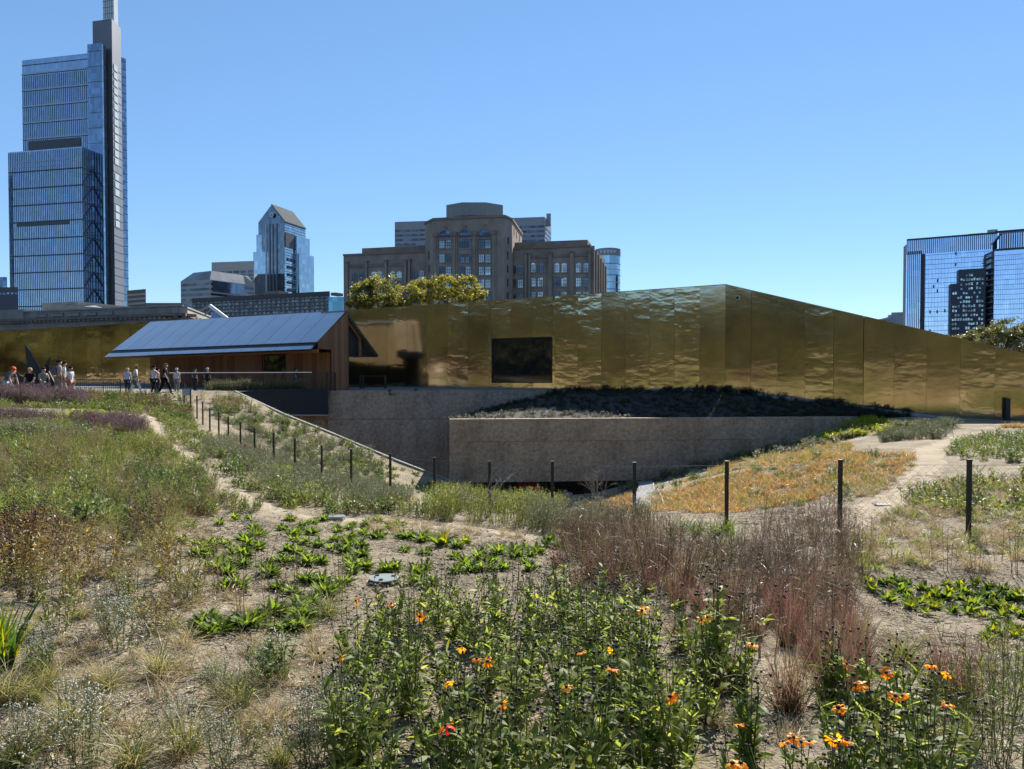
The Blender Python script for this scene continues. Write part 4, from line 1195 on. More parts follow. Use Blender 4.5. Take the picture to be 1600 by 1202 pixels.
sk = P(118, 478, 100)
mb = MB()
q = [P(92, 481, 100), P(160, 481, 100), P(150, 481, 108), P(100, 481, 108)]; rg = [P(106, 474, 104), P(140, 474.5, 104)]
mb.poly([q[0], q[1], rg[1], rg[0]]); mb.poly([q[1], q[2], rg[1]]); mb.poly([q[2], q[3], rg[0], rg[1]]); mb.poly([q[3], q[0], rg[0]])
mb.build('skylight', surface('skylight_glass', (0.40, 0.40, 0.38), (0.3, 0.3, 0.29), rough=0.4), cb_)
gx = P(330, 478, 92)
sg = empty('glass_gable', (gx[0], gx[1], GZ)); tag(sg, 'white edged sloping glass canopy end behind the pavilion roof', 'canopy')
mb = MB(); mb.bar(P(327.5, 477.5, 92), P(356, 499, 92), 0.28, 0, 4); mb.build('white_beam', surface('white_paint', (0.8, 0.8, 0.79), rough=0.5), sg)
mb = MB(); mb.hexa([P(330, 503, 92), P(356, 503, 92), P(356, 503, 95), P(330, 503, 95), P(329, 480, 92.3), P(355, 499.5, 92.3), P(355, 499.5, 95), P(329, 480, 95)]); mb.build('glazing', gm('canopy_glass', (0.3, 0.33, 0.36)), sg)
mb = MB(); mb.bar(P(328, 478, 92), P(312, 486, 92), 0.12); mb.bar(P(333, 482, 92), P(318, 494, 92), 0.1); mb.build('strut', conc_l, sg)

# ---- art deco stone building
AD = empty('stone_office_building', (*PX(735, 240), GZ)); tag(AD, 'brown art deco stone building with arched windows and octagonal roof house', 'building')
lw = FAC(PX(537.5, 252), PX(666, 244)); ct = FAC(PX(678, 236), PX(788, 231)); rw = FAC(PX(797, 240), PX(922, 234))
cl_ = FAC(PX(665, 243), PX(678, 236)); cr_ = FAC(PX(788, 231), PX(800, 236.5)); cs2 = FAC(PX(800, 236.5), PX(815.5, 262)); rs2 = FAC(PX(922, 234), PX(945, 262))
block(AD, 'left_wing', stone_m, [lw.p0, lw.p1, lw.p1 + (4, 40), lw.p0 + (6, 40)], GZ, ZV(397, 248))
block(AD, 'right_wing', stone_m, [rw.p0, rw.p1, rs2.p1, rw.p0 + (2, 40)], GZ, ZV(386, 235))
block(AD, 'centre_tower', stone_m, [cl_.p0, ct.p0, ct.p1, cr_.p1, cs2.p1, cl_.p0 + (4, 30)], GZ, ZV(342, 234))
block(AD, 'left_attic', stone_d, [lw.pt(lw.s_at(558), -4), lw.pt(lw.L - 0.1, -4), lw.pt(lw.L - 0.1, -30), lw.pt(lw.s_at(558), -30)], ZV(400, 248), ZV(384, 249))
p_ = [rw.pt(0.2, -4), rw.pt(rw.s_at(915), -4), rw.pt(rw.s_at(915), -26), rw.pt(0.2, -26)]
block(AD, 'right_attic', stone_d, p_, ZV(390, 236), ZV(374.5, 238))
mb = MB(); oc = np.array([*PX(742.5, 248), 0]); ro = 43.5 / F * 248
mb.prism([(oc[0] + ro / math.cos(math.pi / 8) * math.cos(math.pi / 8 + k * math.pi / 4), oc[1] + 0.8 * ro * math.sin(math.pi / 8 + k * math.pi / 4)) for k in range(8)], ZV(343, 248), ZV(321.5, 246))
mb.build('roof_house', surface('corrugated_grey_metal', (0.22, 0.225, 0.22), (0.17, 0.175, 0.175), rough=0.5, metal=0.4, scale=0.8, stretch=(2.2, 2.2, 0.02)), AD)
for fc, zz in ((ct, 342), (cl_, 342), (cr_, 342), (cs2, 342)):
    mb = MB(); zc = ZV(zz, 234); fc.box(mb, -0.05, fc.L + 0.05, zc - 0.1, zc + 0.6, -1.0, 0.35); mb.build('cornice', stone_d, AD)
for fc, vv, dd in ((lw, 397, 248), (rw, 386, 235)):
    mb = MB(); zc = ZV(vv, dd); fc.box(mb, -0.05, fc.L + 0.1, zc - 0.1, zc + 0.5, -1.0, 0.4); mb.build('cornice', stone_d, AD)
PANE_ME = {}
def deco_window(fac, u, v0, v1, wpx, arch=False, dark=False):
    """frame, mullions and panes set in the facade; arch adds a half round head"""
    s_ = fac.s_at(u); d_ = fac.d_at(u); w = wpx / F * d_
    z0, z1 = ZV(v1, d_), ZV(v0, d_)
    mb = MB()
    zz = z1 - (w / 2 if arch else 0)
    fac.box(mb, s_ - w / 2, s_ + w / 2, z0, zz, 0.02, 0.06)
    if arch:
        pts = [fac.pt(s_ + w / 2 * math.cos(t), 0.06) for t in np.linspace(0, math.pi, 9)]
        mb.poly([(*p, zz + w / 2 * math.sin(t)) for p, t in zip(pts, np.linspace(0, math.pi, 9))][::-1])
    o = mb.build('window', dark_pane if dark else random.choice([pale_pane, pale_pane, dark_pane]), AD)
    mb = MB(); b_w = w * 0.05
    for k in range(4):
        a_ = s_ - w / 2 + w * k / 3; fac.box(mb, a_ - b_w / 2, a_ + b_w / 2, z0, zz, 0.065, 0.12)
    for k in range(4):
        z_ = z0 + (zz - z0) * k / 3; fac.box(mb, s_ - w / 2, s_ + w / 2, z_ - b_w / 2, z_ + b_w / 2, 0.066, 0.13)
    mb.build('glazing_bars', dark_band, o)
    mb = MB(); fac.box(mb, s_ - w * 0.6, s_ + w * 0.6, z0 - w * 0.14, z0 - 0.01, 0.02, 0.25); mb.build('sill', stone_m, o)
for uc in (696, 727, 757.5):
    for du in (-5.0, 5.0):
        for v in (381.5, 404, 423.5, 443.5, 463): deco_window(ct, uc + du, v - 6.6, v + 6.6, 8.6)
    deco_window(ct, uc, 358.5, 371.5, 19, arch=True, dark=True)
    mb = MB(); s_ = ct.s_at(uc); w = 19 / F * 233; zz = ZV(371.5, 233); rr_ = w / 2
    for t0 in np.linspace(0, math.pi, 11)[:-1]:
        t1 = t0 + math.pi / 10
        zc = ZV(358.5, 233) - rr_
        q = [ct.pt(s_ + rr_ * 1.0 * math.cos(t0), 0.4), ct.pt(s_ + rr_ * 1.18 * math.cos(t0), 0.4), ct.pt(s_ + rr_ * 1.18 * math.cos(t1), 0.4), ct.pt(s_ + rr_ * 1.0 * math.cos(t1), 0.4)]
        zs_ = [zc + rr_ * math.sin(t0), zc + rr_ * 1.18 * math.sin(t0), zc + rr_ * 1.18 * math.sin(t1), zc + rr_ * math.sin(t1)]
        back_ = [p - ct.n * 0.4 for p in q]
        mb.hexa([(*q[0], zs_[0]), (*q[1], zs_[1]), (*back_[1], zs_[1]), (*back_[0], zs_[0]), (*q[3], zs_[3]), (*q[2], zs_[2]), (*back_[2], zs_[2]), (*back_[3], zs_[3])])
    mb.build('arch_surround', stone_m, AD)
    mb = MB(); ct.box(mb, s_ - 0.5, s_ + 0.5, ZV(357, 233), ZV(351.5, 233), 0.02, 0.4); mb.build('keystone', stone_d, AD)
    mb = MB(); ct.box(mb, s_ - w * 0.62, s_ + w * 0.62, ZV(374.2, 233), ZV(372.3, 233), 0.02, 0.3); mb.build('sill', stone_m, AD)
for u in (681.5, 711.5, 742.3, 772.5):
    for du, t in ((0, 0.7), (-2.4, 0.4), (2.4, 0.4)):
        mb = MB(); s_ = ct.s_at(u + du); ct.box(mb, s_ - 0.22, s_ + 0.22, GZ, ZV(368, 233), 0.02, t); mb.build('pilaster', stone_m, AD)
    mb = MB(); s_ = ct.s_at(u); ct.box(mb, s_ - 0.85, s_ + 0.85, ZV(368, 233) + 0.01, ZV(362, 233), 0.02, 0.85); mb.build('capital', stone_d, AD)
for v in (399, 420, 442, 463): deco_window(cr_, 793, v - 6, v + 6, 3.6, dark=True); deco_window(cl_, 671, v - 6, v + 6, 3.4, dark=True)
deco_window(cr_, 794, 371, 381, 4.6, dark=True)
for k, u in enumerate((803, 807, 811.5)): deco_window(cs2, u, 357 + k * 5, 367 + k * 5, 1.8, dark=True)
for u in (802, 813.0): deco_window(rw, u, 414, 428, 8.6, arch=True); deco_window(rw, u, 437, 450, 8.6); deco_window(rw, u, 459, 470, 8.6)
for uc in (838.5, 875.5, 909.5):
    for du in (-5.7, 5.7):
        deco_window(rw, uc + du, 411, 426, 8.6, arch=True); deco_window(rw, uc + du, 434, 448, 8.6); deco_window(rw, uc + du, 456, 468, 8.6)
for u in (822, 828, 858, 861, 892, 895, 923.5):
    mb = MB(); s_ = min(rw.s_at(u), rw.L - 0.3); rw.box(mb, s_ - 0.32, s_ + 0.32, GZ, ZV(396, 235), 0.02, 0.8); mb.build('pier', stone_m, AD)
    mb = MB(); rw.box(mb, s_ - 0.5, s_ + 0.5, ZV(396, 235) + 0.01, ZV(393, 235), 0.02, 0.9); mb.build('pier_cap', stone_d, AD)
for u0, u1 in ((830, 857), (863, 891), (897, 922)):
    mb = MB(); rw.box(mb, rw.s_at(u0), rw.s_at(u1), ZV(401, 235), ZV(397, 235), 0.02, 0.3); mb.build('carved_frieze', stone_d, AD)
for u in (555.5, 565.8, 584.5, 594.5, 614.2, 624.5, 649, 659.5): deco_window(lw, u, 425.5 - (u - 555) * 0.03, 439, 8.2, arch=True)
for u in (555.5, 565.8, 584.5, 594.5, 614.2, 624.5, 649, 659.5): deco_window(lw, u, 448, 461, 8.2)
for u in (544, 574, 604.5, 635, 641):
    mb = MB(); s_ = lw.s_at(u); lw.box(mb, s_ - 0.4, s_ + 0.4, GZ, ZV(410, 248), 0.02, 0.8); mb.build('pier', stone_m, AD)
    mb = MB(); lw.box(mb, s_ - 0.6, s_ + 0.6, ZV(410, 248) + 0.01, ZV(407, 248), 0.02, 0.9); mb.build('pier_cap', stone_d, AD)
for u0, u1 in ((547, 572), (577, 602), (607, 633)):
    mb = MB(); lw.box(mb, lw.s_at(u0), lw.s_at(u1), ZV(417, 248), ZV(412, 248), 0.02, 0.3); mb.build('carved_frieze', stone_d, AD)
for k in range(6):
    mb = MB(); s_ = rs2.L * (k + 0.4) / 6; rs2.box(mb, s_ - 0.5, s_ + 0.5, GZ, ZV(388 + 3.2 * k, 240), 0.0, 1.0); mb.build('buttress', stone_m, AD)

# grey block with horned parapet behind
a, b, c = PX(617.5, 440), PX(851, 425), PX(861, 448)
gb = slab_building('horned_grey_block', 'grey banded office block with corner horns behind the stone building', 'building', [a, b, c, a + (20, 60)], ZV(339.5, 426), surface('blue_grey_stone', (0.31, 0.31, 0.33), (0.26, 0.26, 0.28), rough=0.8, scale=0.1),
                   [ZV(358 + 7.3 * k, 430) for k in range(6)], cols=18, wh=1.2, wfrac=0.88, sides=[((1, 2), 4)])
for u, d_ in ((627, 440), (857, 428)):
    p = PX(u, d_ + 3); mb = MB(); mb.prism([p + (-1.3, 0), p + (1.3, 0), p + (1.0, 3), p + (-1.0, 3)], ZV(352, 430), [ZV(345 if u < 700 else 332, d_)] * 4)
    mb.build('corner_horn', surface('blue_grey_stone', (0.2, 0.2, 0.22)), gb)
# curved glass tower
cg = np.array(PX(949, 335)); rr_ = 19.5 / F * 335
t = empty('curved_glass_tower', (*cg, GZ)); tag(t, 'blue curved glass tower with grey cap right of the stone building', 'building')
ring = [(cg[0] + rr_ * math.cos(k * math.pi / 12), cg[1] + rr_ * 1.2 * math.sin(k * math.pi / 12)) for k in range(24)]
block(t, 'shaft', gm('curved_glass', (0.34, 0.46, 0.54), cell=(0.3, 0.3, 0.3)), ring, GZ, ZV(398.5, 328))
block(t, 'cap', surface('grey_cap', (0.27, 0.28, 0.30), rough=0.7), [(cg[0] + (x - cg[0]) * 1.02, cg[1] + (y - cg[1]) * 1.02) for x, y in ring], ZV(398.5, 328) + 0.05, ZV(387, 328))
for v in (412, 421, 430, 441, 452):
    block(t, 'floor_band', pale_band if v in (421, 441) else steel, [(cg[0] + (x - cg[0]) * 1.012, cg[1] + (y - cg[1]) * 1.012) for x, y in ring], ZV(v, 328), ZV(v, 328) + 0.35)
mb = MB()
for k in (15, 16, 17, 18, 19):
    an = k * math.pi / 12 + 0.13; p = cg + np.array([math.cos(an) * rr_ * 1.03, math.sin(an) * rr_ * 1.24]); mb.box(p[0] - 0.5, p[0] + 0.5, p[1] - 0.1, p[1] + 0.2, ZV(395, 328), ZV(390.5, 328))
tag(mb.build('cap_window', pale_band, t), kind='stuff')

# ---- pair of blue glass towers at right
rg_ = gm('bright_blue_glass', (0.52, 0.66, 0.88), cell=(0.55, 0.55, 0.40), var=0.10, rough=0.04)
frame = surface('navy_frame', (0.035, 0.04, 0.06), (0.03, 0.035, 0.05), rough=0.5)
rt = empty('wide_glass_tower', (*PX(1480, 330), GZ)); tag(rt, 'wide blue glass tower with navy fins at top left of the right hand pair', 'skyscraper')
a, b = PX(1416, 344, 450), PX(1556, 326, 450)
f_ = FAC(a, b); zt1 = ZV(366, 327)
back = (b - a) * 0.0
block(rt, 'shaft', rg_, [a, b, bk(b, 1.08), bk(a, 1.08)], GZ, zt1)
c = PX(1411, 352, 450)
block(rt, 'side_wall', frame, [c, a + (-0.05, 0.1), bk(a + (-0.05, 0.1)), bk(c)], GZ, ZV(385, 350))
mb = MB(); f_.box(mb, 0, f_.L, zt1 + 0.01, zt1 + 0.7, -1, 0.5); mb.build('roof_edge', frame, rt)
mb = MB(); n_ = 46
for k in range(n_ + 1):
    f_.box(mb, f_.L * k / n_, f_.L * k / n_ + 0.3, ZV(391, 330), zt1, 0.01, 0.5)
for k in range(8):
    f_.box(mb, f_.s_at(1416 + 2.9 * k), f_.s_at(1416 + 2.9 * k) + 0.3, GZ, ZV(391.5, 340), 0.01, 0.5)
tag(mb.build('fin', frame, rt), kind='stuff')
mb = MB(); f_.box(mb, f_.s_at(1437.5), f_.s_at(1443.5), GZ, ZV(396, 338), 0.01, 0.9); mb.build('dark_bay', frame, rt)
gx0, gx1 = f_.s_at(1443.5), f_.s_at(1556)
for k in range(17):
    mb = MB(); f_.box(mb, gx0, gx1, ZV(394 + 7.6 * k, 330) - 0.08, ZV(394 + 7.6 * k, 330) + 0.08, 0.012, 0.12); mb.build('floor_band', surface('blue_spandrel', (0.10, 0.14, 0.22), rough=0.4), rt)
mb = MB(); rr = random.Random(9)
for k in range(17):
    zlo = ZV(394 + 7.6 * (k + 1), 330)
    for q in range(22):
        s_ = gx0 + (gx1 - gx0) * (q + rr.random() * 0.3) / 22; f_.box(mb, s_, s_ + 0.07, zlo + 0.1, zlo + 2.0, 0.012, 0.1)
tag(mb.build('mullion', surface('blue_spandrel', (0.10, 0.14, 0.22)), rt), kind='stuff')
mb = MB()
for u, v in ((1491, 396), (1491, 413), (1463, 437), (1457, 446), (1463, 453), (1452, 486), (1463, 486), (1475, 485), (1452, 516), (1437, 500)):
    s_ = f_.s_at(u); f_.box(mb, s_ - 0.3, s_ + 0.3, ZV(v + 2.5, 333), ZV(v - 2.5, 333), 0.013, 0.15)
tag(mb.build('open_vent', frame, rt), kind='stuff')
for u0, u1, v0, v1, m_ in ((1437, 1456, 369, 374.5, conc_l), (1476, 1508, 364.5, 371, surface('rust_plant', (0.13, 0.07, 0.055), rough=0.8)), (1510, 1534, 364, 369.5, surface('rust_plant', (0.13, 0.07, 0.055))), (1471, 1474, 366, 372, conc_l), (1540, 1556, 360, 366, conc_l)):
    mb = MB(); f_.box(mb, f_.s_at(u0), f_.s_at(u1), zt1 - 1, ZV(v0, 332), -9, -4); mb.build('roof_plant', m_, rt)
dt = empty('dark_tower_reflection', (*PX(1512, 318), GZ)); tag(dt, 'dark tower reflection built solid, with scattered lit windows, between the two blue glass towers', 'building')  # dark mirror image in the glass, built as a solid block
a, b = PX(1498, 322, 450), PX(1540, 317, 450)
block(dt, 'upper_shaft', surface('mirrored_tower_wall', (0.045, 0.055, 0.08), (0.038, 0.046, 0.07), rough=0.5), [a, b, b + (2, 5), a + (2, 5)], GZ, ZV(420, 319))
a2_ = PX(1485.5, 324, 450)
block(dt, 'lower_shaft', surface('mirrored_tower_wall', (0.045, 0.055, 0.08)), [a2_, a + (-0.02, 0), a + (1.9, 4.6), a2_ + (2, 5)], GZ, ZV(443.5, 323))
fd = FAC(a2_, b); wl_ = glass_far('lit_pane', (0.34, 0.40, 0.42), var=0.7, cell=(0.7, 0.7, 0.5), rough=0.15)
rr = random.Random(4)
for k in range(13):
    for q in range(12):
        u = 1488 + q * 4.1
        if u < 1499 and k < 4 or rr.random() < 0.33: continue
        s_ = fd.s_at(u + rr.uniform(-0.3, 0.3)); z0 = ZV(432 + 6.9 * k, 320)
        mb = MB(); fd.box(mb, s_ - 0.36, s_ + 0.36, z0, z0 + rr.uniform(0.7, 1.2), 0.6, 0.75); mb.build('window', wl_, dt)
r2_ = empty('corner_glass_tower', (*PX(1580, 310), GZ)); tag(r2_, 'blue glass tower with dark balcony side cut by the right edge', 'skyscraper')
a, b = PX(1553, 312, 450), PX(1640, 302, 450); s0_ = PX(1537, 324, 450)
fc = FAC(a, b); zt2 = ZV(362, 310)
block(r2_, 'shaft', rg_, [a, b, bk(b, 1.08), bk(a, 1.08)], GZ, ZV(392, 312))
block(r2_, 'crown', rg_, [a + (2.5, 0.5), b + (0, 0.5), bk(b, 1.08), bk(a + (2.5, 0.5), 1.08)], ZV(392, 312) + 0.02, zt2)
block(r2_, 'balcony_side', frame, [s0_, a + (-0.05, 0), bk(a, 1.05), bk(s0_, 1.02)], GZ, ZV(395, 318))
fs_ = FAC(s0_, a)
for k in range(13):
    mb = MB(); fs_.box(mb, 0.3, fs_.L - 0.3, ZV(404 + 8.8 * k, 318), ZV(404 + 8.8 * k, 318) + 0.35, 0.01, 0.7); mb.build('balcony', surface('balcony_edge', (0.25, 0.27, 0.30), rough=0.6), r2_)
    mb = MB(); fs_.box(mb, fs_.L * 0.25, fs_.L * 0.75, ZV(404 + 8.8 * k, 318) + 0.5, ZV(404 + 8.8 * k, 318) + 1.7, 0.01, 0.12); mb.build('window', wl_, r2_)
mb = MB(); k0 = 0
for k in range(24): fc.box(mb, 1.5 + fc.L * k / 24, 1.5 + fc.L * k / 24 + 0.3, ZV(391.5, 312), zt2, 0.0, 0.4)
tag(mb.build('fin', frame, r2_), kind='stuff')
band(r2_, fc, ZV(392.5, 312), 0.8, 0.5, frame, 'dark_band'); band(r2_, fc, zt2 - 0.4, 0.9, 0.5, frame, 'roof_edge', 0)
for k in range(17): band(r2_, fc, ZV(399 + 7.7 * k, 310), 0.15, 0.12, surface('blue_spandrel', (0.1, 0.14, 0.22)))
mb = MB(); rr = random.Random(19)
for k in range(17):
    zlo = ZV(399 + 7.7 * (k + 1), 310)
    for q in range(26): s_ = fc.L * (q + rr.random() * 0.3) / 26; fc.box(mb, s_, s_ + 0.07, zlo + 0.18, zlo + 2.0, 0.012, 0.1)
tag(mb.build('mullion', surface('blue_spandrel', (0.1, 0.14, 0.22)), r2_), kind='stuff')
mb = MB(); mb.bar((*(s0_ + (4.0, -1)), ZV(376, 320)), (*(a + (2.6, 0.2)), ZV(367, 312)), 0.5); mb.bar((*(s0_ + (4.0, -1)), ZV(397, 320)), (*(s0_ + (4.0, -1)), ZV(376, 320)), 0.6); mb.build('roof_frame', frame, r2_)
a, b = PX(1378, 520), PX(1414, 515)
lb_ = slab_building('far_pale_block', 'small pale grey stepped block left of the blue glass towers', 'building', [PX(1392, 520), b, b + (3, 30), PX(1392, 550)], ZV(488, 517), surface('pale_far_concrete', (0.36, 0.37, 0.40), rough=0.9), [ZV(493 + 5 * k, 517) for k in range(3)], cols=5, wh=0.9)
block(lb_, 'low_wing', surface('pale_far_concrete', (0.36, 0.37, 0.40)), [a, PX(1391.9, 520), PX(1391.9, 545), a + (2, 30)], GZ, [ZV(498, 520), ZV(494, 520), ZV(494, 520), ZV(498, 520)])
fw_ = FAC(a, PX(1391.9, 520)); mb = MB()
for k in range(4): fw_.box(mb, fw_.L * 0.05, fw_.L * 0.95, ZV(501 + 3 * k, 520), ZV(501 + 3 * k, 520) + 0.6, 0.012, 0.1)
tag(mb.build('window_row', dark_pane, lb_), kind='stuff')

# ================================================================== trees
def quads_random(q, c, size, mat=0, tone=None, flat=0.0, aspect=0.6):
    n = len(c)
    u = rng.normal(size=(n, 3)); u[:, 2] *= (1 - flat); u /= np.linalg.norm(u, axis=1)[:, None]
    w = rng.normal(size=(n, 3)); w[:, 2] *= (1 - flat); w -= u * (u * w).sum(1)[:, None]; w /= np.linalg.norm(w, axis=1)[:, None]
    size = np.broadcast_to(np.asarray(size, float), (n,))[:, None]
    a, b = u * size * 0.5, w * size * 0.5 * aspect
    v = np.stack([c - a, c - b * 0.9 + a * 0.1, c + a, c + b * 0.9 + a * 0.1], 1).reshape(-1, 3)
    qd = np.arange(n)[:, None] * 4 + np.arange(4)[None]
    q.add(v, qd, mat, rng.random(n) if tone is None else tone)
def crown_mesh(name, blobs, nleaf, size, mat, lump=0.55):
    """blobs: list of (cx, cy, cz, rx, ry, rz); leaves gather in clumps near each blob's skin, with gaps between clumps"""
    q = QM(); vol = np.array([b[3] * b[5] for b in blobs]); vol = vol / vol.sum()
    for b, f in zip(blobs, vol):
        ncl = max(6, int(60 * f * len(blobs) ** 0.5))
        d = rng.normal(size=(ncl, 3)); d /= np.linalg.norm(d, axis=1)[:, None]
        rad = rng.uniform(0.45, 1.0, ncl) ** 0.6
        cl = np.array(b[:3]) + d * rad[:, None] * np.array(b[3:])
        n = int(nleaf * f)
        k = rng.integers(0, ncl, n)
        p = cl[k] + rng.normal(size=(n, 3)) * (np.array(b[3:]) * 0.14)
        tone = np.clip(0.5 + 0.25 * rng.normal(size=ncl)[k] * lump + 0.22 * rng.normal(size=n), 0, 1)
        quads_random(q, p, size * rng.uniform(0.6, 1.25, n), 0, tone)
    return q.mesh(name, mat, smooth=False)
bark = surface('tree_bark', (0.10, 0.075, 0.055), (0.07, 0.052, 0.04), rough=0.95, scale=6, bump=0.6)
leaf_autumn = leafy('autumn_tree_leaf', [(0.06, 0.07, 0.02), (0.14, 0.145, 0.035), (0.26, 0.225, 0.055), (0.40, 0.30, 0.075)], transl=0.5)
leaf_olive = leafy('olive_tree_leaf', [(0.05, 0.06, 0.02), (0.12, 0.12, 0.045), (0.21, 0.18, 0.075)], transl=0.45)
def tree(name, label, cu, d, blobs_px, nleaf, size, mat, group=None, base_z=None):
    base = P(cu, 560, d); bz = GZ if base_z is None else base_z
    t = empty(name, (base[0], base[1], bz)); tag(t, label, 'tree', group)
    blobs = []
    for u, v, ru, rv in blobs_px:
        c = P(u, v, d + rng.uniform(-0.6, 0.6)); s = d / F
        blobs.append((c[0] - base[0], c[1] - base[1], c[2] - bz, ru * s, ru * s * 0.9, rv * s))
    link('crown', crown_mesh('crown', blobs, nleaf, size, mat), t)
    mb = MB(); b0 = np.array([base[0], base[1], bz])
    fork = b0 + np.array([0, 0, (min(b[2] for b in blobs)) * 0.75])
    mb.bar(b0, fork, 0.26, 0, 8, 0.17)
    for b in blobs:
        e = b0 + np.array(b[:3]); m_ = (fork + e) / 2 + np.array([0, 0, -0.3])
        mb.bar(fork, m_, 0.12, 0, 6, 0.08); mb.bar(m_, e, 0.08, 0, 6, 0.03)
        for k in range(6):
            dd = rng.normal(size=3); dd[2] = abs(dd[2]); dd /= np.linalg.norm(dd)
            mb.bar(m_ + (e - m_) * rng.uniform(0.2, 1), e + dd * np.array(b[3:]) * 0.85, 0.035, 0, 4, 0.01)
    mb.build('trunk', bark, t)
    return t
tree('honey_locust_tree', 'yellowing tree nearer the pavilion roof, before the stone building', 600, 74, [(568, 460, 26, 20), (600, 452, 30, 22), (632, 462, 26, 20), (590, 474, 34, 14), (552, 474, 12, 10)], 9000, 0.26, leaf_autumn, 'yellowing trees behind the brass wall')
tree('honey_locust_tree', 'yellowing tree spreading under the arched windows of the stone building', 695, 78, [(664, 456, 26, 20), (695, 448, 30, 18), (728, 452, 26, 18), (700, 470, 44, 16), (748, 464, 20, 12)], 9500, 0.26, leaf_autumn, 'yellowing trees behind the brass wall')
tree('plane_tree', 'tall olive green tree at the right edge behind the brass wall', 1568, 62, [(1545, 524, 24, 16), (1575, 517, 28, 19), (1600, 530, 30, 22), (1560, 540, 34, 16), (1625, 520, 26, 20)], 8500, 0.21, leaf_olive, 'olive trees behind the low end of the wall')
tree('plane_tree', 'low olive green tree top just above the wall beside the dark tower reflection', 1508, 66, [(1500, 532, 20, 10), (1520, 528, 18, 12), (1478, 528, 8, 6), (1535, 540, 22, 12)], 3500, 0.2, leaf_olive, 'olive trees behind the low end of the wall')

# ---- scattering with geometry nodes, for growth nobody could count
SRC = {}
def scatter_stuff(name, label, meshes, pts, scale, tilt=0.12, kind='stuff'):
    col = bpy.data.collections.new(name + '_source')
    for i, me in enumerate(meshes):
        col.objects.link(bpy.data.objects.new(name + '_source', me))
    n = len(pts)
    me = bpy.data.meshes.new(name)
    me.vertices.add(n); me.vertices.foreach_set('co', np.asarray(pts, np.float32).ravel())
    def attr(nm, ty, key, arr):
        a = me.attributes.new(nm, ty, 'POINT'); a.data.foreach_set(key, np.asarray(arr).ravel())
    rot = np.stack([rng.normal(size=n) * tilt, rng.normal(size=n) * tilt, rng.random(n) * 6.283], 1).astype(np.float32)
    attr('turn', 'FLOAT_VECTOR', 'vector', rot)
    attr('size', 'FLOAT', 'value', np.broadcast_to(np.asarray(scale, np.float32), (n,)).copy())
    attr('pick', 'INT', 'value', rng.integers(0, len(meshes), n).astype(np.int32))
    me.update()
    o = link(name, me)
    ng = bpy.data.node_groups.new(name + '_scatter', 'GeometryNodeTree')
    ng.interface.new_socket('Geometry', in_out='INPUT', socket_type='NodeSocketGeometry')
    ng.interface.new_socket('Geometry', in_out='OUTPUT', socket_type='NodeSocketGeometry')
    gi, go = ng.nodes.new('NodeGroupInput'), ng.nodes.new('NodeGroupOutput')
    ci = ng.nodes.new('GeometryNodeCollectionInfo')
    ci.inputs['Collection'].default_value = col
    ci.inputs['Separate Children'].default_value = True
    ci.inputs['Reset Children'].default_value = True
    ip = ng.nodes.new('GeometryNodeInstanceOnPoints'); ip.inputs['Pick Instance'].default_value = True
    def named(nm, ty):
        a = ng.nodes.new('GeometryNodeInputNamedAttribute'); a.data_type = ty; a.inputs[0].default_value = nm
        return a.outputs[0]
    ng.links.new(gi.outputs[0], ip.inputs['Points'])
    ng.links.new(ci.outputs[0], ip.inputs['Instance'])
    ng.links.new(named('pick', 'INT'), ip.inputs['Instance Index'])
    e2r = ng.nodes.new('FunctionNodeEulerToRotation')
    ng.links.new(named('turn', 'FLOAT_VECTOR'), e2r.inputs[0])
    ng.links.new(e2r.outputs[0], ip.inputs['Rotation'])
    ng.links.new(named('size', 'FLOAT'), ip.inputs['Scale'])
    ng.links.new(ip.outputs[0], go.inputs[0])
    md = o.modifiers.new('scatter', 'NODES'); md.node_group = ng
    tag(o, label, None, None, kind)
    return o
PATHS = []
def on_path(x, y):
    r_ = np.zeros(np.shape(x), bool)
    for pl, hw in PATHS:
        for (a, b) in zip(pl[:-1], pl[1:]):
            d = b - a; t_ = np.clip(((x - a[0]) * d[0] + (y - a[1]) * d[1]) / (d @ d), 0, 1)
            r_ |= np.hypot(x - a[0] - t_ * d[0], y - a[1] - t_ * d[1]) < hw + 0.25 * vnoise(x, y, 0.5, 77)
    return r_
sandm = surface('pale_sandy_path', (0.37, 0.305, 0.215), (0.26, 0.21, 0.145), rough=0.95, scale=2.5, detail=9, bump=0.6, spec=0.1)
def footpath(pts_px, hw, label):
    c = np.array([hit(u, v)[:2] for u, v in pts_px])
    s_ = np.concatenate([[0], np.cumsum(np.hypot(*np.diff(c, axis=0).T))]); t_ = np.arange(0, s_[-1], 0.35)
    p = np.stack([np.interp(t_, s_, c[:, 0]), np.interp(t_, s_, c[:, 1])], 1)
    for _ in range(4): p[1:-1] = (p[:-2] + p[2:] + 2 * p[1:-1]) / 4
    PATHS.append((p, hw))
    d = np.gradient(p, axis=0); d /= np.linalg.norm(d, axis=1)[:, None]; nrm_ = np.stack([-d[:, 1], d[:, 0]], 1)
    mb_ = MB(); rows_ = []
    for i in range(len(p)):
        w_ = hw * (0.95 + 0.35 * math.sin(i * 1.7) * math.sin(i * 0.61)); rows_.append([(*(p[i] + nrm_[i] * w_ * k), float(H(*(p[i] + nrm_[i] * w_ * k))) + 0.012 - 0.02 * abs(k) ** 3) for k in np.linspace(-1, 1, 7)])
    for a, b in zip(rows_[:-1], rows_[1:]):
        for k in range(6): mb_.poly([a[k], a[k + 1], b[k + 1], b[k]])
    tag(mb_.build('footpath', sandm, origin=rows_[0][0], smooth=True), label, kind='structure')
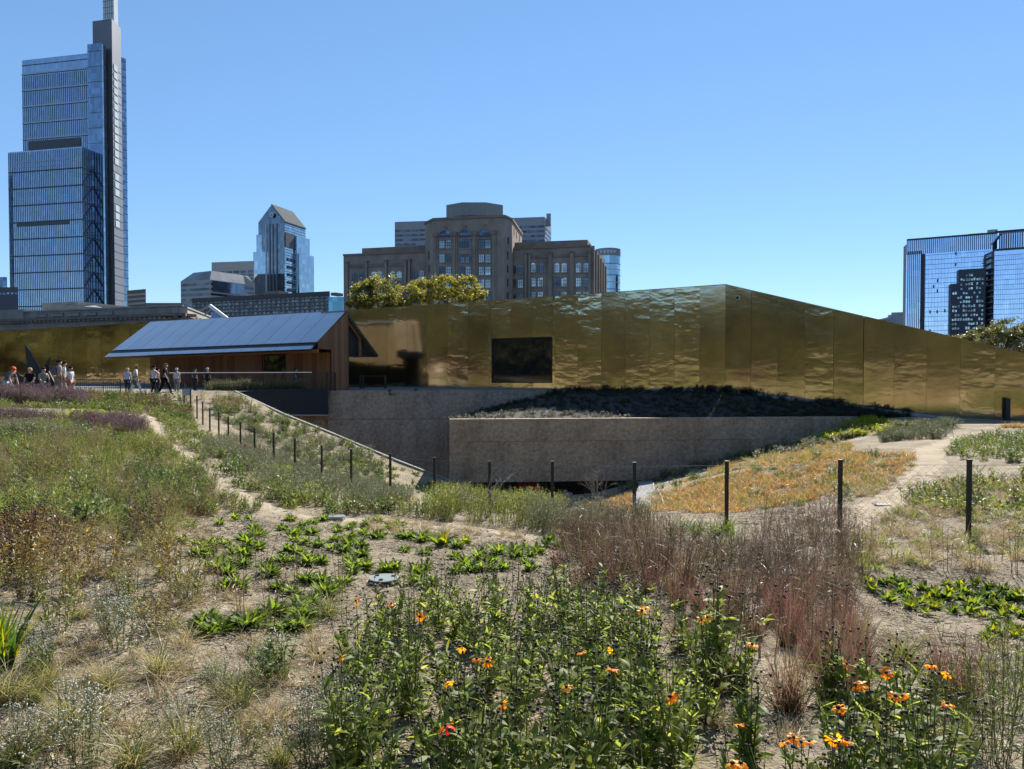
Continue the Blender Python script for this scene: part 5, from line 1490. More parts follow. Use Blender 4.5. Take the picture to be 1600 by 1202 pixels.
footpath([(222, 640), (234, 656), (246, 678), (272, 702), (300, 722), (332, 744), (372, 772), (420, 798), (520, 815), (640, 812), (760, 828), (860, 845)], 0.27, 'narrow pale footpath curving down from the crest past the rosettes')
footpath([(1500, 682), (1450, 700), (1452, 728), (1420, 765), (1350, 800), (1290, 835)], 0.5, 'pale worn track running down right of the orange grass')
def in_world(poly_px, h=0.0):
    vm = np.mean([v for _, v in poly_px])                 # the far rim is seen over the tops of the plants
    return np.array([hit(u, v, h if v < vm else 0.0)[:2] for u, v in poly_px])
def scatter(poly, dens, px=True, minsep=0.0, cap=20000, h=0.0):
    w = in_world(poly, h) if px else np.asarray(poly, float)
    lo, hi = w.min(0), w.max(0)
    n = min(cap, int((hi - lo).prod() * dens) + 1)
    x = rng.uniform(lo[0], hi[0], n); y = rng.uniform(lo[1], hi[1], n)
    k = inpoly(x, y, w); x, y = x[k], y[k]
    if minsep > 0:
        keep = []
        for i in range(len(x)):
            if all((x[i] - x[j]) ** 2 + (y[i] - y[j]) ** 2 > minsep ** 2 for j in keep): keep.append(i)
        x, y = x[keep], y[keep]
    return np.stack([x, y, H(x, y)], 1)

# ---- trees behind the viewer, which the brass mirrors
wood_leaf = leafy('park_tree_leaf', [(0.018, 0.024, 0.010), (0.07, 0.08, 0.034), (0.15, 0.145, 0.06), (0.28, 0.235, 0.10)], transl=0.35)
wv = []
for k in range(3):
    bl = [(rng.uniform(-2.5, 2.5), rng.uniform(-2.5, 2.5), rng.uniform(4.5, 15), rng.uniform(2.2, 3.6), rng.uniform(2.2, 3.6), rng.uniform(2.0, 3.2)) for _ in range(13)]
    me = crown_mesh('park_tree', bl, 4200, 0.75, wood_leaf)
    wv.append(me)
for k in range(2):
    bl = [(rng.uniform(-3.5, 3.5), rng.uniform(-2.5, 2.5), rng.uniform(0.8, 5), rng.uniform(1.8, 3.0), rng.uniform(1.8, 3.0), rng.uniform(1.2, 2.2)) for _ in range(10)]
    wv.append(crown_mesh('park_tree', bl, 3000, 0.7, wood_leaf))
wp = []
for k in range(460):
    t = (k + rng.random()) / 460; an = R(148) + t * R(160)                 # an arc from the far left round behind the viewer
    rad = rng.uniform(52, 84)
    x, y = -4 + rad * math.cos(an), 2 + rad * math.sin(an) * 1.0
    if t < 0.3 and k % 2: y += rng.uniform(0, 48); x -= 22
    wp.append((x, y, float(H(x, y)) - 0.5))
scatter_stuff('park_trees', 'belt of tall green park trees behind the viewer seen only mirrored in the brass', wv, wp, rng.uniform(0.85, 1.3, len(wp)), tilt=0.03)

# ================================================================== plants: proto meshes
U = lambda a, b, n: rng.uniform(a, b, n)
def disc_pts(n, r):
    a = U(0, 6.283, n); q = r * np.sqrt(rng.random(n))
    return np.stack([q * np.cos(a), q * np.sin(a), 0 * a], 1)
L_ros = leafy('rosette_leaf', [(0.06, 0.095, 0.02), (0.13, 0.18, 0.034), (0.22, 0.27, 0.05)], transl=0.55, rough=0.55, spec=0.2)
L_broad = leafy('broad_leaf', [(0.04, 0.07, 0.018), (0.08, 0.125, 0.026), (0.13, 0.175, 0.034), (0.17, 0.20, 0.036), (0.28, 0.26, 0.04)], transl=0.5, rough=0.5, spec=0.25)
L_hel = leafy('sneezeweed_leaf', [(0.065, 0.095, 0.026), (0.125, 0.165, 0.042), (0.20, 0.235, 0.058), (0.30, 0.31, 0.08)], transl=0.58, rough=0.5, spec=0.25)
L_stem = leafy('green_stem', [(0.10, 0.14, 0.045), (0.15, 0.15, 0.06)], transl=0.2)
L_head = leafy('dark_seed_head', [(0.018, 0.013, 0.010), (0.04, 0.03, 0.022)], transl=0.0, rough=0.8)
L_pet = leafy('orange_petal', [(0.75, 0.20, 0.012), (0.85, 0.33, 0.018), (0.88, 0.44, 0.03)], transl=0.45, objvar=0.9)
L_pet_red = leafy('red_petal', [(0.62, 0.05, 0.02), (0.70, 0.09, 0.02)], transl=0.4)
L_red = leafy('bluestem_blade', [(0.10, 0.11, 0.04), (0.125, 0.068, 0.055), (0.15, 0.058, 0.06), (0.20, 0.135, 0.09), (0.13, 0.13, 0.05)], transl=0.35, objvar=0.5)
L_brown = leafy('brown_stalk', [(0.13, 0.09, 0.06), (0.25, 0.18, 0.12), (0.38, 0.30, 0.21)], transl=0.2)
L_tan = leafy('dry_blade', [(0.20, 0.15, 0.075), (0.33, 0.26, 0.14), (0.42, 0.35, 0.21)], transl=0.35)
L_drop = leafy('dropseed_blade', [(0.06, 0.10, 0.025), (0.13, 0.15, 0.04), (0.25, 0.22, 0.09), (0.36, 0.29, 0.14)], transl=0.4)
L_olive = leafy('olive_leaf', [(0.06, 0.08, 0.02), (0.135, 0.16, 0.036), (0.23, 0.245, 0.058)], transl=0.48)
L_green = leafy('mid_green_leaf', [(0.045, 0.07, 0.02), (0.09, 0.13, 0.033), (0.15, 0.19, 0.05)], transl=0.48)
L_grey = leafy('grey_green_leaf', [(0.10, 0.115, 0.045), (0.18, 0.195, 0.085), (0.26, 0.27, 0.14)], transl=0.35)
L_silver = leafy('silver_leaf', [(0.18, 0.19, 0.11), (0.30, 0.30, 0.20), (0.44, 0.43, 0.31)], transl=0.35)
L_white = leafy('white_floret', [(0.42, 0.41, 0.35), (0.60, 0.58, 0.50)], transl=0.3)
L_purple = leafy('purple_haze', [(0.13, 0.07, 0.09), (0.22, 0.125, 0.15), (0.29, 0.19, 0.20)], transl=0.3)
L_lime = leafy('lime_leaf', [(0.16, 0.20, 0.015), (0.30, 0.32, 0.02), (0.42, 0.40, 0.03)], transl=0.45)
L_gold = leafy('gold_leaf', [(0.12, 0.11, 0.03), (0.24, 0.19, 0.05), (0.36, 0.25, 0.07)], transl=0.4)
L_rust = leafy('rusty_leaf', [(0.075, 0.05, 0.025), (0.16, 0.085, 0.035), (0.25, 0.14, 0.05), (0.16, 0.14, 0.04)], transl=0.35)
L_orange = leafy('orange_turf', [(0.15, 0.125, 0.05), (0.30, 0.195, 0.08), (0.40, 0.26, 0.115), (0.44, 0.25, 0.09)], transl=0.4, objvar=0.6)
L_feather = leafy('feathery_leaf', [(0.14, 0.17, 0.03), (0.26, 0.28, 0.055), (0.38, 0.36, 0.09)], transl=0.5)
L_shade = leafy('shade_painted_leaf', [(0.015, 0.02, 0.009), (0.035, 0.042, 0.018), (0.07, 0.07, 0.035)], transl=0.25)  # the bed's deep shade is put into this near-black leaf colour

def rosette(n=36, L=(0.05, 0.125), W=(0.014, 0.023), el=(28, 88), bend=(30, 85), mat=None):
    q = QM()
    q.ribbons(disc_pts(n, 0.02), U(0, 6.283, n), np.radians(U(*el, n)), np.radians(U(*bend, n)), U(*L, n), U(*W, n), 4, 'leaf', 0, None, U(-0.5, 0.5, n))
    return q.mesh('rosette', mat or L_ros)
ROS = [rosette(int(n)) for n in (90, 105, 115, 95, 85)]
BRD = [rosette(int(n), (0.08, 0.16), (0.026, 0.045), (25, 88), (25, 60), L_broad) for n in (38, 44, 34, 40)]
def bunch(n, L, W, el, bend, r, mat, nseg=4):
    q = QM()
    q.ribbons(disc_pts(n, r), U(0, 6.283, n), np.radians(U(*el, n)), np.radians(U(*bend, n)), U(*L, n), W * U(0.6, 1.3, n), nseg, 'grass', 0, None, U(-1, 1, n))
    return q.mesh('tuft', mat)
DROP = [bunch(int(n), (0.18, 0.42), 0.0042, (35, 88), (35, 95), 0.05, L_drop) for n in (190, 230, 170)]
TAN = [bunch(int(n), (0.10, 0.34), 0.004, (20, 85), (20, 90), 0.07, L_tan) for n in (90, 120, 70)]
def bluestem(n, h):
    q = QM(); m = int(n * 0.6)
    q.ribbons(disc_pts(m, 0.06), U(0, 6.283, m), np.radians(U(55, 88, m)), np.radians(U(0, 22, m)), h * U(0.5, 1.0, m), 0.0042 * U(0.6, 1.2, m), 3, 'grass', 0, np.clip(U(0.25, 0.85, m), 0, 1), U(-1, 1, m))
    k = n - m
    q.ribbons(disc_pts(k, 0.06), U(0, 6.283, k), np.radians(U(45, 80, k)), np.radians(U(15, 60, k)), h * U(0.3, 0.6, k), 0.005 * U(0.6, 1.2, k), 4, 'grass', 0, np.where(rng.random(k) < 0.6, U(0.0, 0.2, k), U(0.8, 1, k)), U(-1, 1, k))
    return q.mesh('bluestem', L_red)
BLUE = [bluestem(n, h) for n, h in ((230, 0.50), (260, 0.58), (200, 0.44), (240, 0.52))]
def forb(nst, h, spread, nleaf, L, W, ntip, tr, mats, lean=18, nside=0, leaf_el=(10, 70), tip_up=0.5, sw=0.0035, baser=0.05):
    """upright stems with leaves and small heads; mats = stem, leaf, head"""
    q = QM()
    base = disc_pts(nst, baser); az = np.arctan2(base[:, 1], base[:, 0]) + rng.normal(size=nst) * 0.6
    el = np.radians(90 - np.abs(rng.normal(size=nst)) * lean); hh = h * U(0.65, 1.0, nst)
    d = np.stack([np.cos(el) * np.cos(az) * spread, np.cos(el) * np.sin(az) * spread, np.sin(el)], 1)
    tip = base + d * hh[:, None]
    q.stems(base, tip, sw, sw * 0.5, 0)
    if nside:
        k = np.repeat(np.arange(nst), nside); t = U(0.35, 0.95, len(k))
        a = base[k] + d[k] * (hh[k] * t)[:, None]
        v = rng.normal(size=(len(k), 3)); v[:, 2] = np.abs(v[:, 2]) + 0.6; v /= np.linalg.norm(v, axis=1)[:, None]
        b = a + v * (h * U(0.10, 0.26, len(k)))[:, None]
        q.stems(a, b, sw * 0.5, sw * 0.3, 0)
        tip = np.concatenate([tip, b])
    if nleaf:
        k = rng.integers(0, nst, nst * nleaf); t = U(0.06, 0.97, len(k))
        q.ribbons(base[k] + d[k] * (hh[k] * t)[:, None], U(0, 6.283, len(k)), np.radians(U(*leaf_el, len(k))), np.radians(U(0, 60, len(k))), U(*L, len(k)), U(*W, len(k)), 2, 'leaf', 1, None, U(-0.8, 0.8, len(k)))
    if ntip:
        k = rng.integers(0, len(tip), len(tip) * ntip)
        q.balls(tip[k] + rng.normal(size=(len(k), 3)) * (tr * 2.2) * np.array([1, 1, tip_up * 2]), tr * U(0.6, 1.2, len(k)), 2)
    return q.mesh('forb', mats)
# coarse kinds for the meadow further away, fine kinds for the foreground
F_purple = [forb(26, 0.55, 1, 3, (0.05, 0.09), (0.006, 0.012), 3, 0.011, [L_brown, L_olive, L_purple], 16, 3, baser=0.2) for _ in range(3)]
F_silver = [forb(22, 0.50, 1, 8, (0.04, 0.09), (0.008, 0.014), 2, 0.010, [L_grey, L_grey, L_silver], 16, 2, baser=0.16) for _ in range(3)]
F_lav = [forb(26, 0.40, 1, 9, (0.03, 0.07), (0.006, 0.012), 1, 0.008, [L_grey, L_grey, L_silver], 20, 2, baser=0.13) for _ in range(3)]
F_lime = [forb(20, 0.28, 1, 14, (0.05, 0.10), (0.012, 0.022), 0, 0, [L_lime, L_lime, L_lime], 22, 0, baser=0.16) for _ in range(3)]
F_gold = [forb(18, 0.48, 1, 16, (0.04, 0.09), (0.008, 0.018), 1, 0.008, [L_brown, L_gold, L_gold], 20, 1, baser=0.13) for _ in range(3)]
F_rust = [forb(15, 0.52, 1, 18, (0.035, 0.075), (0.010, 0.020), 2, 0.009, [L_brown, L_rust, L_rust], 18, 3, baser=0.12) for _ in range(3)]
F_green = [forb(16, 0.40, 1, 16, (0.06, 0.11), (0.016, 0.030), 0, 0, [L_stem, L_green, L_green], 24, 0, baser=0.14) for _ in range(3)]
F_olive = [forb(16, 0.30, 1, 14, (0.05, 0.09), (0.012, 0.022), 1, 0.008, [L_brown, L_olive, L_olive], 26, 1, baser=0.16) for _ in range(3)]
F_dark = [forb(16, 0.48, 1, 14, (0.06, 0.11), (0.018, 0.030), 1, 0.010, [L_brown, L_grey, L_shade], 20, 1, baser=0.14) for _ in range(3)]
F_feather = [forb(22, 0.55, 1, 34, (0.03, 0.065), (0.003, 0.006), 0, 0, [L_stem, L_feather, L_feather], 18, 2, baser=0.13) for _ in range(3)]
F_amsonia = [forb(24, 0.72, 1, 40, (0.04, 0.085), (0.005, 0.010), 0, 0, [L_stem, L_green, L_green], 17, 2, baser=0.16) for _ in range(3)]
F_haze = [forb(34, 0.62, 1, 2, (0.08, 0.2), (0.004, 0.006), 2, 0.0065, [L_tan, L_drop, L_tan], 17, 5, baser=0.14, sw=0.002) for _ in range(3)]
F_white = [forb(22, 0.55, 1, 10, (0.03, 0.06), (0.005, 0.010), 3, 0.0075, [L_grey, L_grey, L_silver], 16, 3, baser=0.12) for _ in range(3)]
F_aster = [forb(20, 0.34, 1, 22, (0.018, 0.035), (0.004, 0.008), 4, 0.0042, [L_stem, L_grey, L_white], 22, 4, baser=0.07, sw=0.002) for _ in range(3)]
F_aster2 = [forb(16, 0.30, 1, 26, (0.03, 0.055), (0.008, 0.014), 2, 0.0045, [L_stem, L_green, L_white], 22, 3, baser=0.06, sw=0.002) for _ in range(3)]
F_dry = [forb(15, 0.42, 1, 24, (0.025, 0.055), (0.007, 0.013), 2, 0.005, [L_brown, L_gold, L_rust], 20, 3, baser=0.07, sw=0.002) for _ in range(3)]
F_dryg = [forb(15, 0.42, 1, 24, (0.025, 0.06), (0.007, 0.013), 1, 0.004, [L_brown, L_olive, L_gold], 20, 3, baser=0.07, sw=0.002) for _ in range(3)]
F_wisp = [forb(20, h_, 1, 3, (0.08, 0.2), (0.003, 0.006), 1, 0.0045, [m_, L_red, L_brown], 19, 4, baser=0.12, sw=0.0026) for h_, m_ in ((0.55, L_brown), (0.68, L_tan), (0.5, L_red), (0.62, L_brown), (0.6, L_red))]
F_stalk = [forb(4, 0.42, 1, 5, (0.02, 0.04), (0.004, 0.007), 3, 0.006, [L_brown, L_rust, L_head], 9, 0, baser=0.05, tip_up=2.2, sw=0.003) for _ in range(3)]
F_art = [forb(26, 0.34, 1, 22, (0.02, 0.04), (0.004, 0.007), 0, 0, [L_grey, L_silver, L_silver], 17, 2, baser=0.07, sw=0.0022) for _ in range(3)]
F_bent = [forb(30, 0.60, 1, 26, (0.03, 0.07), (0.003, 0.0055), 0, 0, [L_stem, L_olive, L_olive], 22, 4, baser=0.10, sw=0.002, leaf_el=(20, 75)) for _ in range(2)]
F_low = [forb(9, 0.13, 1.4, 10, (0.04, 0.075), (0.016, 0.030), 0, 0, [L_stem, L_broad, L_broad], 40, 0, baser=0.09) for _ in range(3)]
TURF = [bunch(70, (0.08, 0.24), 0.011, (25, 88), (15, 70), 0.14, L_orange, 3) for _ in range(3)]
TURFG = [bunch(60, (0.08, 0.24), 0.011, (25, 88), (15, 70), 0.13, L_olive, 3) for _ in range(3)]
BLADE = [bunch(36, (0.18, 0.42), 0.016, (45, 88), (15, 70), 0.08, L_green, 4) for _ in range(3)]
STRAP = [bunch(46, (0.35, 0.62), 0.026, (60, 88), (5, 40), 0.07, leafy('strap_leaf', [(0.05, 0.09, 0.02), (0.14, 0.19, 0.03), (0.40, 0.36, 0.05)], transl=0.45), 4)]
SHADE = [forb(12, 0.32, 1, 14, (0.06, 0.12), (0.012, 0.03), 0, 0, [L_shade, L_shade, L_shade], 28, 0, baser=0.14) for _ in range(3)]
def chips():
    q = QM(); n = 60
    c = disc_pts(n, 0.22); c[:, 2] = U(0.0, 0.012, n)
    q.ribbons(c, U(0, 6.283, n), np.radians(U(-8, 16, n)), np.radians(U(-15, 25, n)), U(0.015, 0.075, n), U(0.002, 0.008, n), 2, 'flat', 0, None, U(-1, 1, n))
    return q.mesh('chips', leafy('wood_chip', [(0.05, 0.037, 0.025), (0.16, 0.12, 0.08), (0.32, 0.26, 0.18), (0.50, 0.44, 0.33)], transl=0.0, rough=0.9, spec=0.1, objvar=0.1))
CHIP = [chips() for _ in range(4)]

# ---- helenium-like plants: stems, leaves, heads as parts
def sneezeweed(h, nst, flower_at=()):
    qs, ql, qh = QM(), QM(), QM()
    base = disc_pts(nst, 0.05); az = np.arctan2(base[:, 1], base[:, 0]) + rng.normal(size=nst) * 0.7
    el = np.radians(90 - np.abs(rng.normal(size=nst)) * 13); hh = h * U(0.72, 1.0, nst)
    d = np.stack([np.cos(el) * np.cos(az), np.cos(el) * np.sin(az), np.sin(el)], 1)
    top = base + d * hh[:, None]
    qs.stems(base, top, 0.0042, 0.0026, 0)
    nl = nst * 19; k = rng.integers(0, nst, nl); t = U(0.04, 0.84, nl)
    Ls = U(0.07, 0.135, nl) * (1.1 - 0.40 * t)
    ql.ribbons(base[k] + d[k] * (hh[k] * t)[:, None], U(0, 6.283, nl), np.radians(U(10, 68, nl)), np.radians(U(5, 70, nl)), Ls, Ls * U(0.20, 0.33, nl), 3, 'leaf', 0, None, U(-0.7, 0.7, nl))
    nb = 2; k = np.repeat(np.arange(nst), nb)
    a = base[k] + d[k] * (hh[k] * U(0.82, 0.98, len(k)))[:, None]
    v = rng.normal(size=(len(k), 3)) * 0.45 + np.array([0, 0, 1.0]); v /= np.linalg.norm(v, axis=1)[:, None]
    b = a + v * U(0.05, 0.16, len(k))[:, None]
    qs.stems(a, b, 0.002, 0.0014, 0)
    qh.balls(b, U(0.0075, 0.0115, len(b)), 0, None, 0.95)
    qh.stems(b - np.array([0, 0, 0.008]), b - np.array([0, 0, 0.001]), 0.002, 0.008, 0)
    return qs.mesh('stem', L_stem), ql.mesh('foliage', L_hel), qh.mesh('seed_head', L_head)
HEL = [sneezeweed(h, n) for h, n in ((0.55, 7), (0.62, 8), (0.50, 6), (0.58, 9), (0.66, 6), (0.46, 7))]
def flower_mesh(mat, n=11, r=0.020):
    q = QM(); a = np.arange(n) * 6.283 / n + rng.normal(size=n) * 0.12
    q.ribbons(np.stack([0.006 * np.cos(a), 0.006 * np.sin(a), 0 * a], 1), a, np.radians(U(-5, 40, n)), np.radians(U(40, 120, n)), r * U(0.8, 1.1, n), np.full(n, 0.0105), 3, 'petal', 0, None, U(-0.4, 0.4, n))
    return q.mesh('flower', mat)
FLO = [flower_mesh(L_pet) for _ in range(4)]; FLO_R = [flower_mesh(L_pet_red, 12, 0.03)]
def disc_mesh():
    q = QM(); q.balls(np.array([[0, 0, 0.004]]), 0.0085, 0, 0.5, 0.8); return q.mesh('flower_centre', L_head)
FDISC = disc_mesh()

# ================================================================== planting
def put(mesh, name, label, cat, group, p, s=1.0, rz=None, tilt=0.0):
    o = link(name, mesh)
    o.location = (float(p[0]), float(p[1]), float(p[2]) - 0.01)
    o.rotation_euler = (rng.normal() * tilt, rng.normal() * tilt, rng.random() * 6.283 if rz is None else rz)
    o.scale = (s, s, s * rng.uniform(0.9, 1.1))
    return tag(o, label, cat, group)
C4 = lambda pts, s, ox, oy: [(ox + x / s, oy + y / s) for x, y in pts]
# rows of low rosettes on the open mulch
ros = C4([(137, 165), (218, 158), (325, 145), (445, 162), (548, 165), (480, 185), (412, 203), (468, 232), (345, 222), (375, 255), (375, 286), (180, 210), (285, 232), (285, 262), (310, 310),
          (595, 204), (570, 246), (545, 282), (505, 328), (345, 378), (300, 495), (330, 525), (420, 515), (655, 180), (640, 287), (690, 282), (680, 224), (740, 206), (750, 172), (730, 240), (835, 258),
          (830, 228), (800, 296), (800, 316), (770, 356), (590, 396), (640, 352), (955, 302), (985, 240), (1060, 306), (1060, 252), (880, 194), (840, 184), (900, 190), (975, 190), (965, 150), (800, 150),
          (850, 150), (890, 134), (580, 130), (430, 130), (1085, 200), (1120, 222), (1165, 268), (1205, 296), (1170, 316), (1205, 216), (1265, 248), (1320, 242), (1300, 282), (1340, 306), (1385, 264),
          (1420, 234), (1440, 308), (1415, 283), (1465, 248), (1080, 368), (560, 520), (620, 480), (650, 440), (1500, 222), (700, 400), (520, 470), (1050, 205), (1010, 190), (700, 130), (660, 140)], 2.2857, 200, 760)
ros = ros + [(u + rng.choice([-1, 1]) * rng.uniform(14, 26), v + rng.uniform(-9, 9)) for u, v in ros if rng.random() < 0.6]
for u, v in ros:
    p = hit(u, v - 2)
    big = u > 680 and v < 890 and rng.random() < 0.6
    put(ROS[rng.integers(len(ROS))] if not big else BRD[rng.integers(len(BRD))] if rng.random() < 0.25 else ROS[rng.integers(len(ROS))], 'leaf_rosette',
        'low green leaf rosette on the open mulch' if u < 680 else 'fuller green rosette below the pale footpath',
        'plant', 'green rosettes on the open mulch' if u < 680 else 'fuller rosettes below the footpath', p, rng.uniform(1.25, 1.75) * (1.15 if big else 1.0))
for x, y in [(100, 340), (200, 330), (380, 360), (470, 340), (350, 450), (480, 470), (560, 480), (600, 520), (730, 560), (820, 480), (880, 420), (1010, 420), (1030, 500), (1130, 450), (1180, 480), (1290, 470), (1320, 560), (1430, 480), (1470, 600), (1380, 640), (1280, 780), (1490, 820), (1350, 820), (60, 290), (150, 400), (330, 310), (430, 310), (290, 485), (420, 415), (510, 560), (620, 395), (670, 480), (640, 620), (780, 530), (840, 335), (960, 350), (960, 480), (1100, 340), (1080, 540),
             (1230, 380), (1240, 540), (1360, 410), (1400, 560), (1500, 460), (1230, 860), (1300, 720), (1450, 770), (1530, 780), (1060, 610), (900, 600), (1180, 640), (1350, 560), (1540, 640), (250, 330), (720, 440)]:
    p = hit(1340 + x / 6.01, 860 + y / 6.01)
    put(BRD[rng.integers(len(BRD))], 'broad_leaf_plant', 'bright green broad leaved plant in the low patch at the right edge', 'plant', 'broad leaved plants at right', p, rng.uniform(0.75, 1.2))
# red tinted bunch grasses
blue = [(868, 890), (900, 940), (938, 888), (985, 900), (1020, 905), (1050, 930), (1075, 915), (1040, 890), (1000, 880), (1090, 960), (1150, 950), (1190, 930), (1220, 960), (1250, 940), (1290, 930), (960, 915), (925, 905),
        (1180, 1000), (1230, 1010), (1280, 990), (1310, 960), (1330, 1005), (1310, 1060), (1340, 1080), (1110, 985), (1140, 975), (1270, 1040), (1200, 975), (1320, 930), (1010, 930), (1060, 950), (1345, 1030), (1130, 930), (1240, 985)]
for u, v in blue:
    red = 'red brown bunch grass in the drift right of the flower bed'
    put(BLUE[rng.integers(len(BLUE))], 'bunch_grass', red, 'grass', 'red brown bunch grasses', hit(u, v), rng.uniform(0.75, 1.1), tilt=0.05)
for u, v, s_, lab in ((1062, 1020, 0.85, 'small red green grass tuft alone on the tan mulch beside the flower bed'), (1232, 1112, 1.15, 'large arching green red grass tuft over bare mulch in the right foreground'),
                      (1112, 1088, 0.75, 'thin dark grass tuft left of the leafy orange flowered plant'), (1412, 1038, 1.0, 'yellow green grass tuft below the broad leaved patch at right'),
                      (1472, 1092, 0.95, 'red tipped grass tuft behind the feathery green clump at right'), (1505, 1105, 0.9, 'red tipped grass tuft right of the orange flowers near the right edge'),
                      (1300, 1100, 1.0, 'dark based red grass clump behind the orange flowers at right')):
    put(BLUE[rng.integers(len(BLUE))] if 'yellow' not in lab else DROP[1], 'grass_tuft', lab, 'grass', None, hit(u, v), s_)
for u, v, s_, lab in ((1560, 1190, 1.0, 'fine feathery green bush at the bottom right corner'), (1500, 1170, 0.8, 'fine feathery grey green bush beside the orange flowers at bottom right'), (1590, 1120, 0.8, 'feathery bush cut by the right edge')):
    put(F_bent[rng.integers(2)], 'feathery_bush', lab, 'plant', None, hit(u, min(v, 1200)), s_)
pts = np.concatenate([scatter([(1060, 880), (1330, 868), (1365, 930), (1100, 950)], 7.5), scatter([(1150, 1010), (1340, 1010), (1350, 930), (1100, 950)], 6)])
scatter_stuff('wispy_stalks', 'haze of fine brown grass stalks behind the bunch grasses', F_wisp, pts, U(0.7, 1.1, len(pts)))
pts = np.concatenate([scatter([(890, 880), (1060, 885), (1060, 845), (900, 840)], 8), scatter([(880, 945), (1070, 960), (1075, 880), (890, 870)], 5), scatter([(1180, 860), (1345, 850), (1320, 812), (1150, 822)], 4)])
scatter_stuff('dry_stalks', 'thin dry stalks along the near side of the wire fence', F_wisp, pts, U(0.8, 1.25, len(pts)))
for u, v in ((1122, 900), (1135, 880), (1200, 905), (1098, 870), (1118, 858), (1155, 850), (1040, 860), (1070, 845), (1140, 862), (1215, 890), (1085, 900), (1108, 915), (1160, 900), (1180, 875), (1240, 870), (1050, 880), (1265, 900)):
    put(F_art[rng.integers(3)], 'silver_bush', 'small silvery blue bush standing among the wispy brown grasses', 'plant', 'silvery bushes', hit(u, v), rng.uniform(0.8, 1.2))

# leafy foreground bed with seed heads and orange flowers
def sneeze(p, s, label, group, flowers=(), red=False, variant=None, fname='flowering_plant'):
    st_, fo_, he_ = HEL[rng.integers(len(HEL)) if variant is None else variant]
    t = empty(fname, (float(p[0]), float(p[1]), float(p[2]) - 0.01)); tag(t, label, 'plant', group)
    rz = rng.random() * 6.283
    for nm, me, kd in (('stem', st_, 'stuff'), ('foliage', fo_, 'stuff'), ('seed_head', he_, 'stuff')):
        o = link(nm, me, t); o.scale = (s, s, s); o.rotation_euler = (0, 0, rz); o['kind'] = kd
    for f in flowers:
        d = np.array(f) - np.array(t.location)
        fl = link('flower', FLO_R[0] if red else FLO[rng.integers(len(FLO))], t)
        sf = rng.uniform(0.85, 1.15)
        fl.location = d; fl.scale = (sf,) * 3
        fl.rotation_euler = (rng.normal() * 0.5 + 0.3, rng.normal() * 0.45, rng.random() * 6.28)
        link('flower_centre', FDISC, fl)
        q = QM(); q.stems(np.array([[0.01 * rng.normal(), 0.01 * rng.normal(), d[2] * 0.25]]), np.array([d - np.array([0, 0, 0.004])]), 0.003, 0.0018, 0)
        link('flower_stem', q.mesh('flower_stem', L_stem), t)
    return t
FLOWERS = [('in the middle of the leafy foreground bed', 'orange flowers in the middle of the bed', [(722, 1016), (745, 1032), (762, 1035), (700, 1070), (785, 1105), (908, 1024), (885, 1080), (656, 965), (611, 944), (557, 940), (533, 1028)]),
           ('at the right end of the leafy foreground bed', 'orange flowers at the right end of the bed', [(957, 1046), (955, 1020), (1003, 955), (1048, 1092), (1008, 950)]),
           ('on the lone leafy plant before the red grasses', 'orange flowers before the red grasses', [(1105, 965), (1095, 970), (1175, 1010)]),
           ('in the scattered group at the lower right', 'orange flowers at the lower right', [(1338, 1075), (1346, 1076), (1385, 1055), (1398, 1090), (1411, 1090), (1455, 1040), (1480, 1056), (1480, 1105), (1310, 1112), (1322, 1040)]),
           ('in the bright cluster at the bottom right edge', 'orange flowers at the bottom right edge', [(1155, 1135), (1145, 1195), (1157, 1198), (1225, 1165), (1240, 1158), (1252, 1163), (1265, 1162), (1315, 1152), (1300, 1166), (1322, 1166)])]
for where, grp, lst in FLOWERS:
    done = []
    for u, v in lst:
        if any(abs(u - a) < 16 and abs(v - b) < 12 for a, b in done): continue
        mates = [(a, b) for a, b in lst if abs(a - u) < 16 and abs(b - v) < 12]
        done += mates
        fl = []
        for a, b in mates:
            hh = 0.52 if b < 1120 else 0.42
            q = hit(a, b, hh); fl.append((q[0], q[1], q[2] + hh))
        base = np.mean(np.array(fl), 0); base[0] += rng.normal() * 0.02; base[1] += 0.02
        base[2] = float(H(base[0], base[1]))
        sneeze(base, rng.uniform(0.74, 0.85) if mates[0][1] < 1120 else 0.62, 'leafy plant with open orange flower ' + where if len(mates) == 1 else 'leafy plant with paired orange flowers ' + where, grp + (' in pairs' if len(mates) > 1 else ''), fl)
q = hit(697, 1143, 0.5); sneeze((q[0], q[1], float(H(q[0], q[1]))), 0.8, 'leafy plant with one red flower low in the middle of the bed', None, [(q[0], q[1], q[2] + 0.5)], red=True)
bedp = np.array([(-0.62, 2.35), (-0.85, 3.2), (-0.92, 4.2), (-0.95, 5.1), (-0.4, 5.7), (0.5, 5.8), (1.0, 5.3), (0.85, 4.4), (0.6, 3.6), (0.62, 2.9), (0.2, 2.35)])
for p in scatter(bedp, 90, px=False, minsep=0.22):
    sneeze(p, rng.uniform(0.66, 0.88), 'leafy green plant with dark round seed heads in the foreground flower bed', 'seed headed plants of the foreground bed', fname='seed_head_plant')
for u, v, s_ in ((1110, 1080, 1.0), (1130, 1070, 1.0), (1085, 1075, 0.9), (1150, 1085, 0.9), (1300, 1110, 0.9), (1340, 1130, 0.9), (1380, 1140, 0.9), (1430, 1150, 0.8), (1410, 1180, 0.9), (1010, 1180, 0.9), (1060, 1200, 0.8), (985, 1130, 0.9), (1040, 1150, 0.8)):
    sneeze(hit(u, v), s_, 'leafy seed headed plant standing on bare mulch right of the main flower bed', 'seed headed plants right of the bed', fname='seed_head_plant')
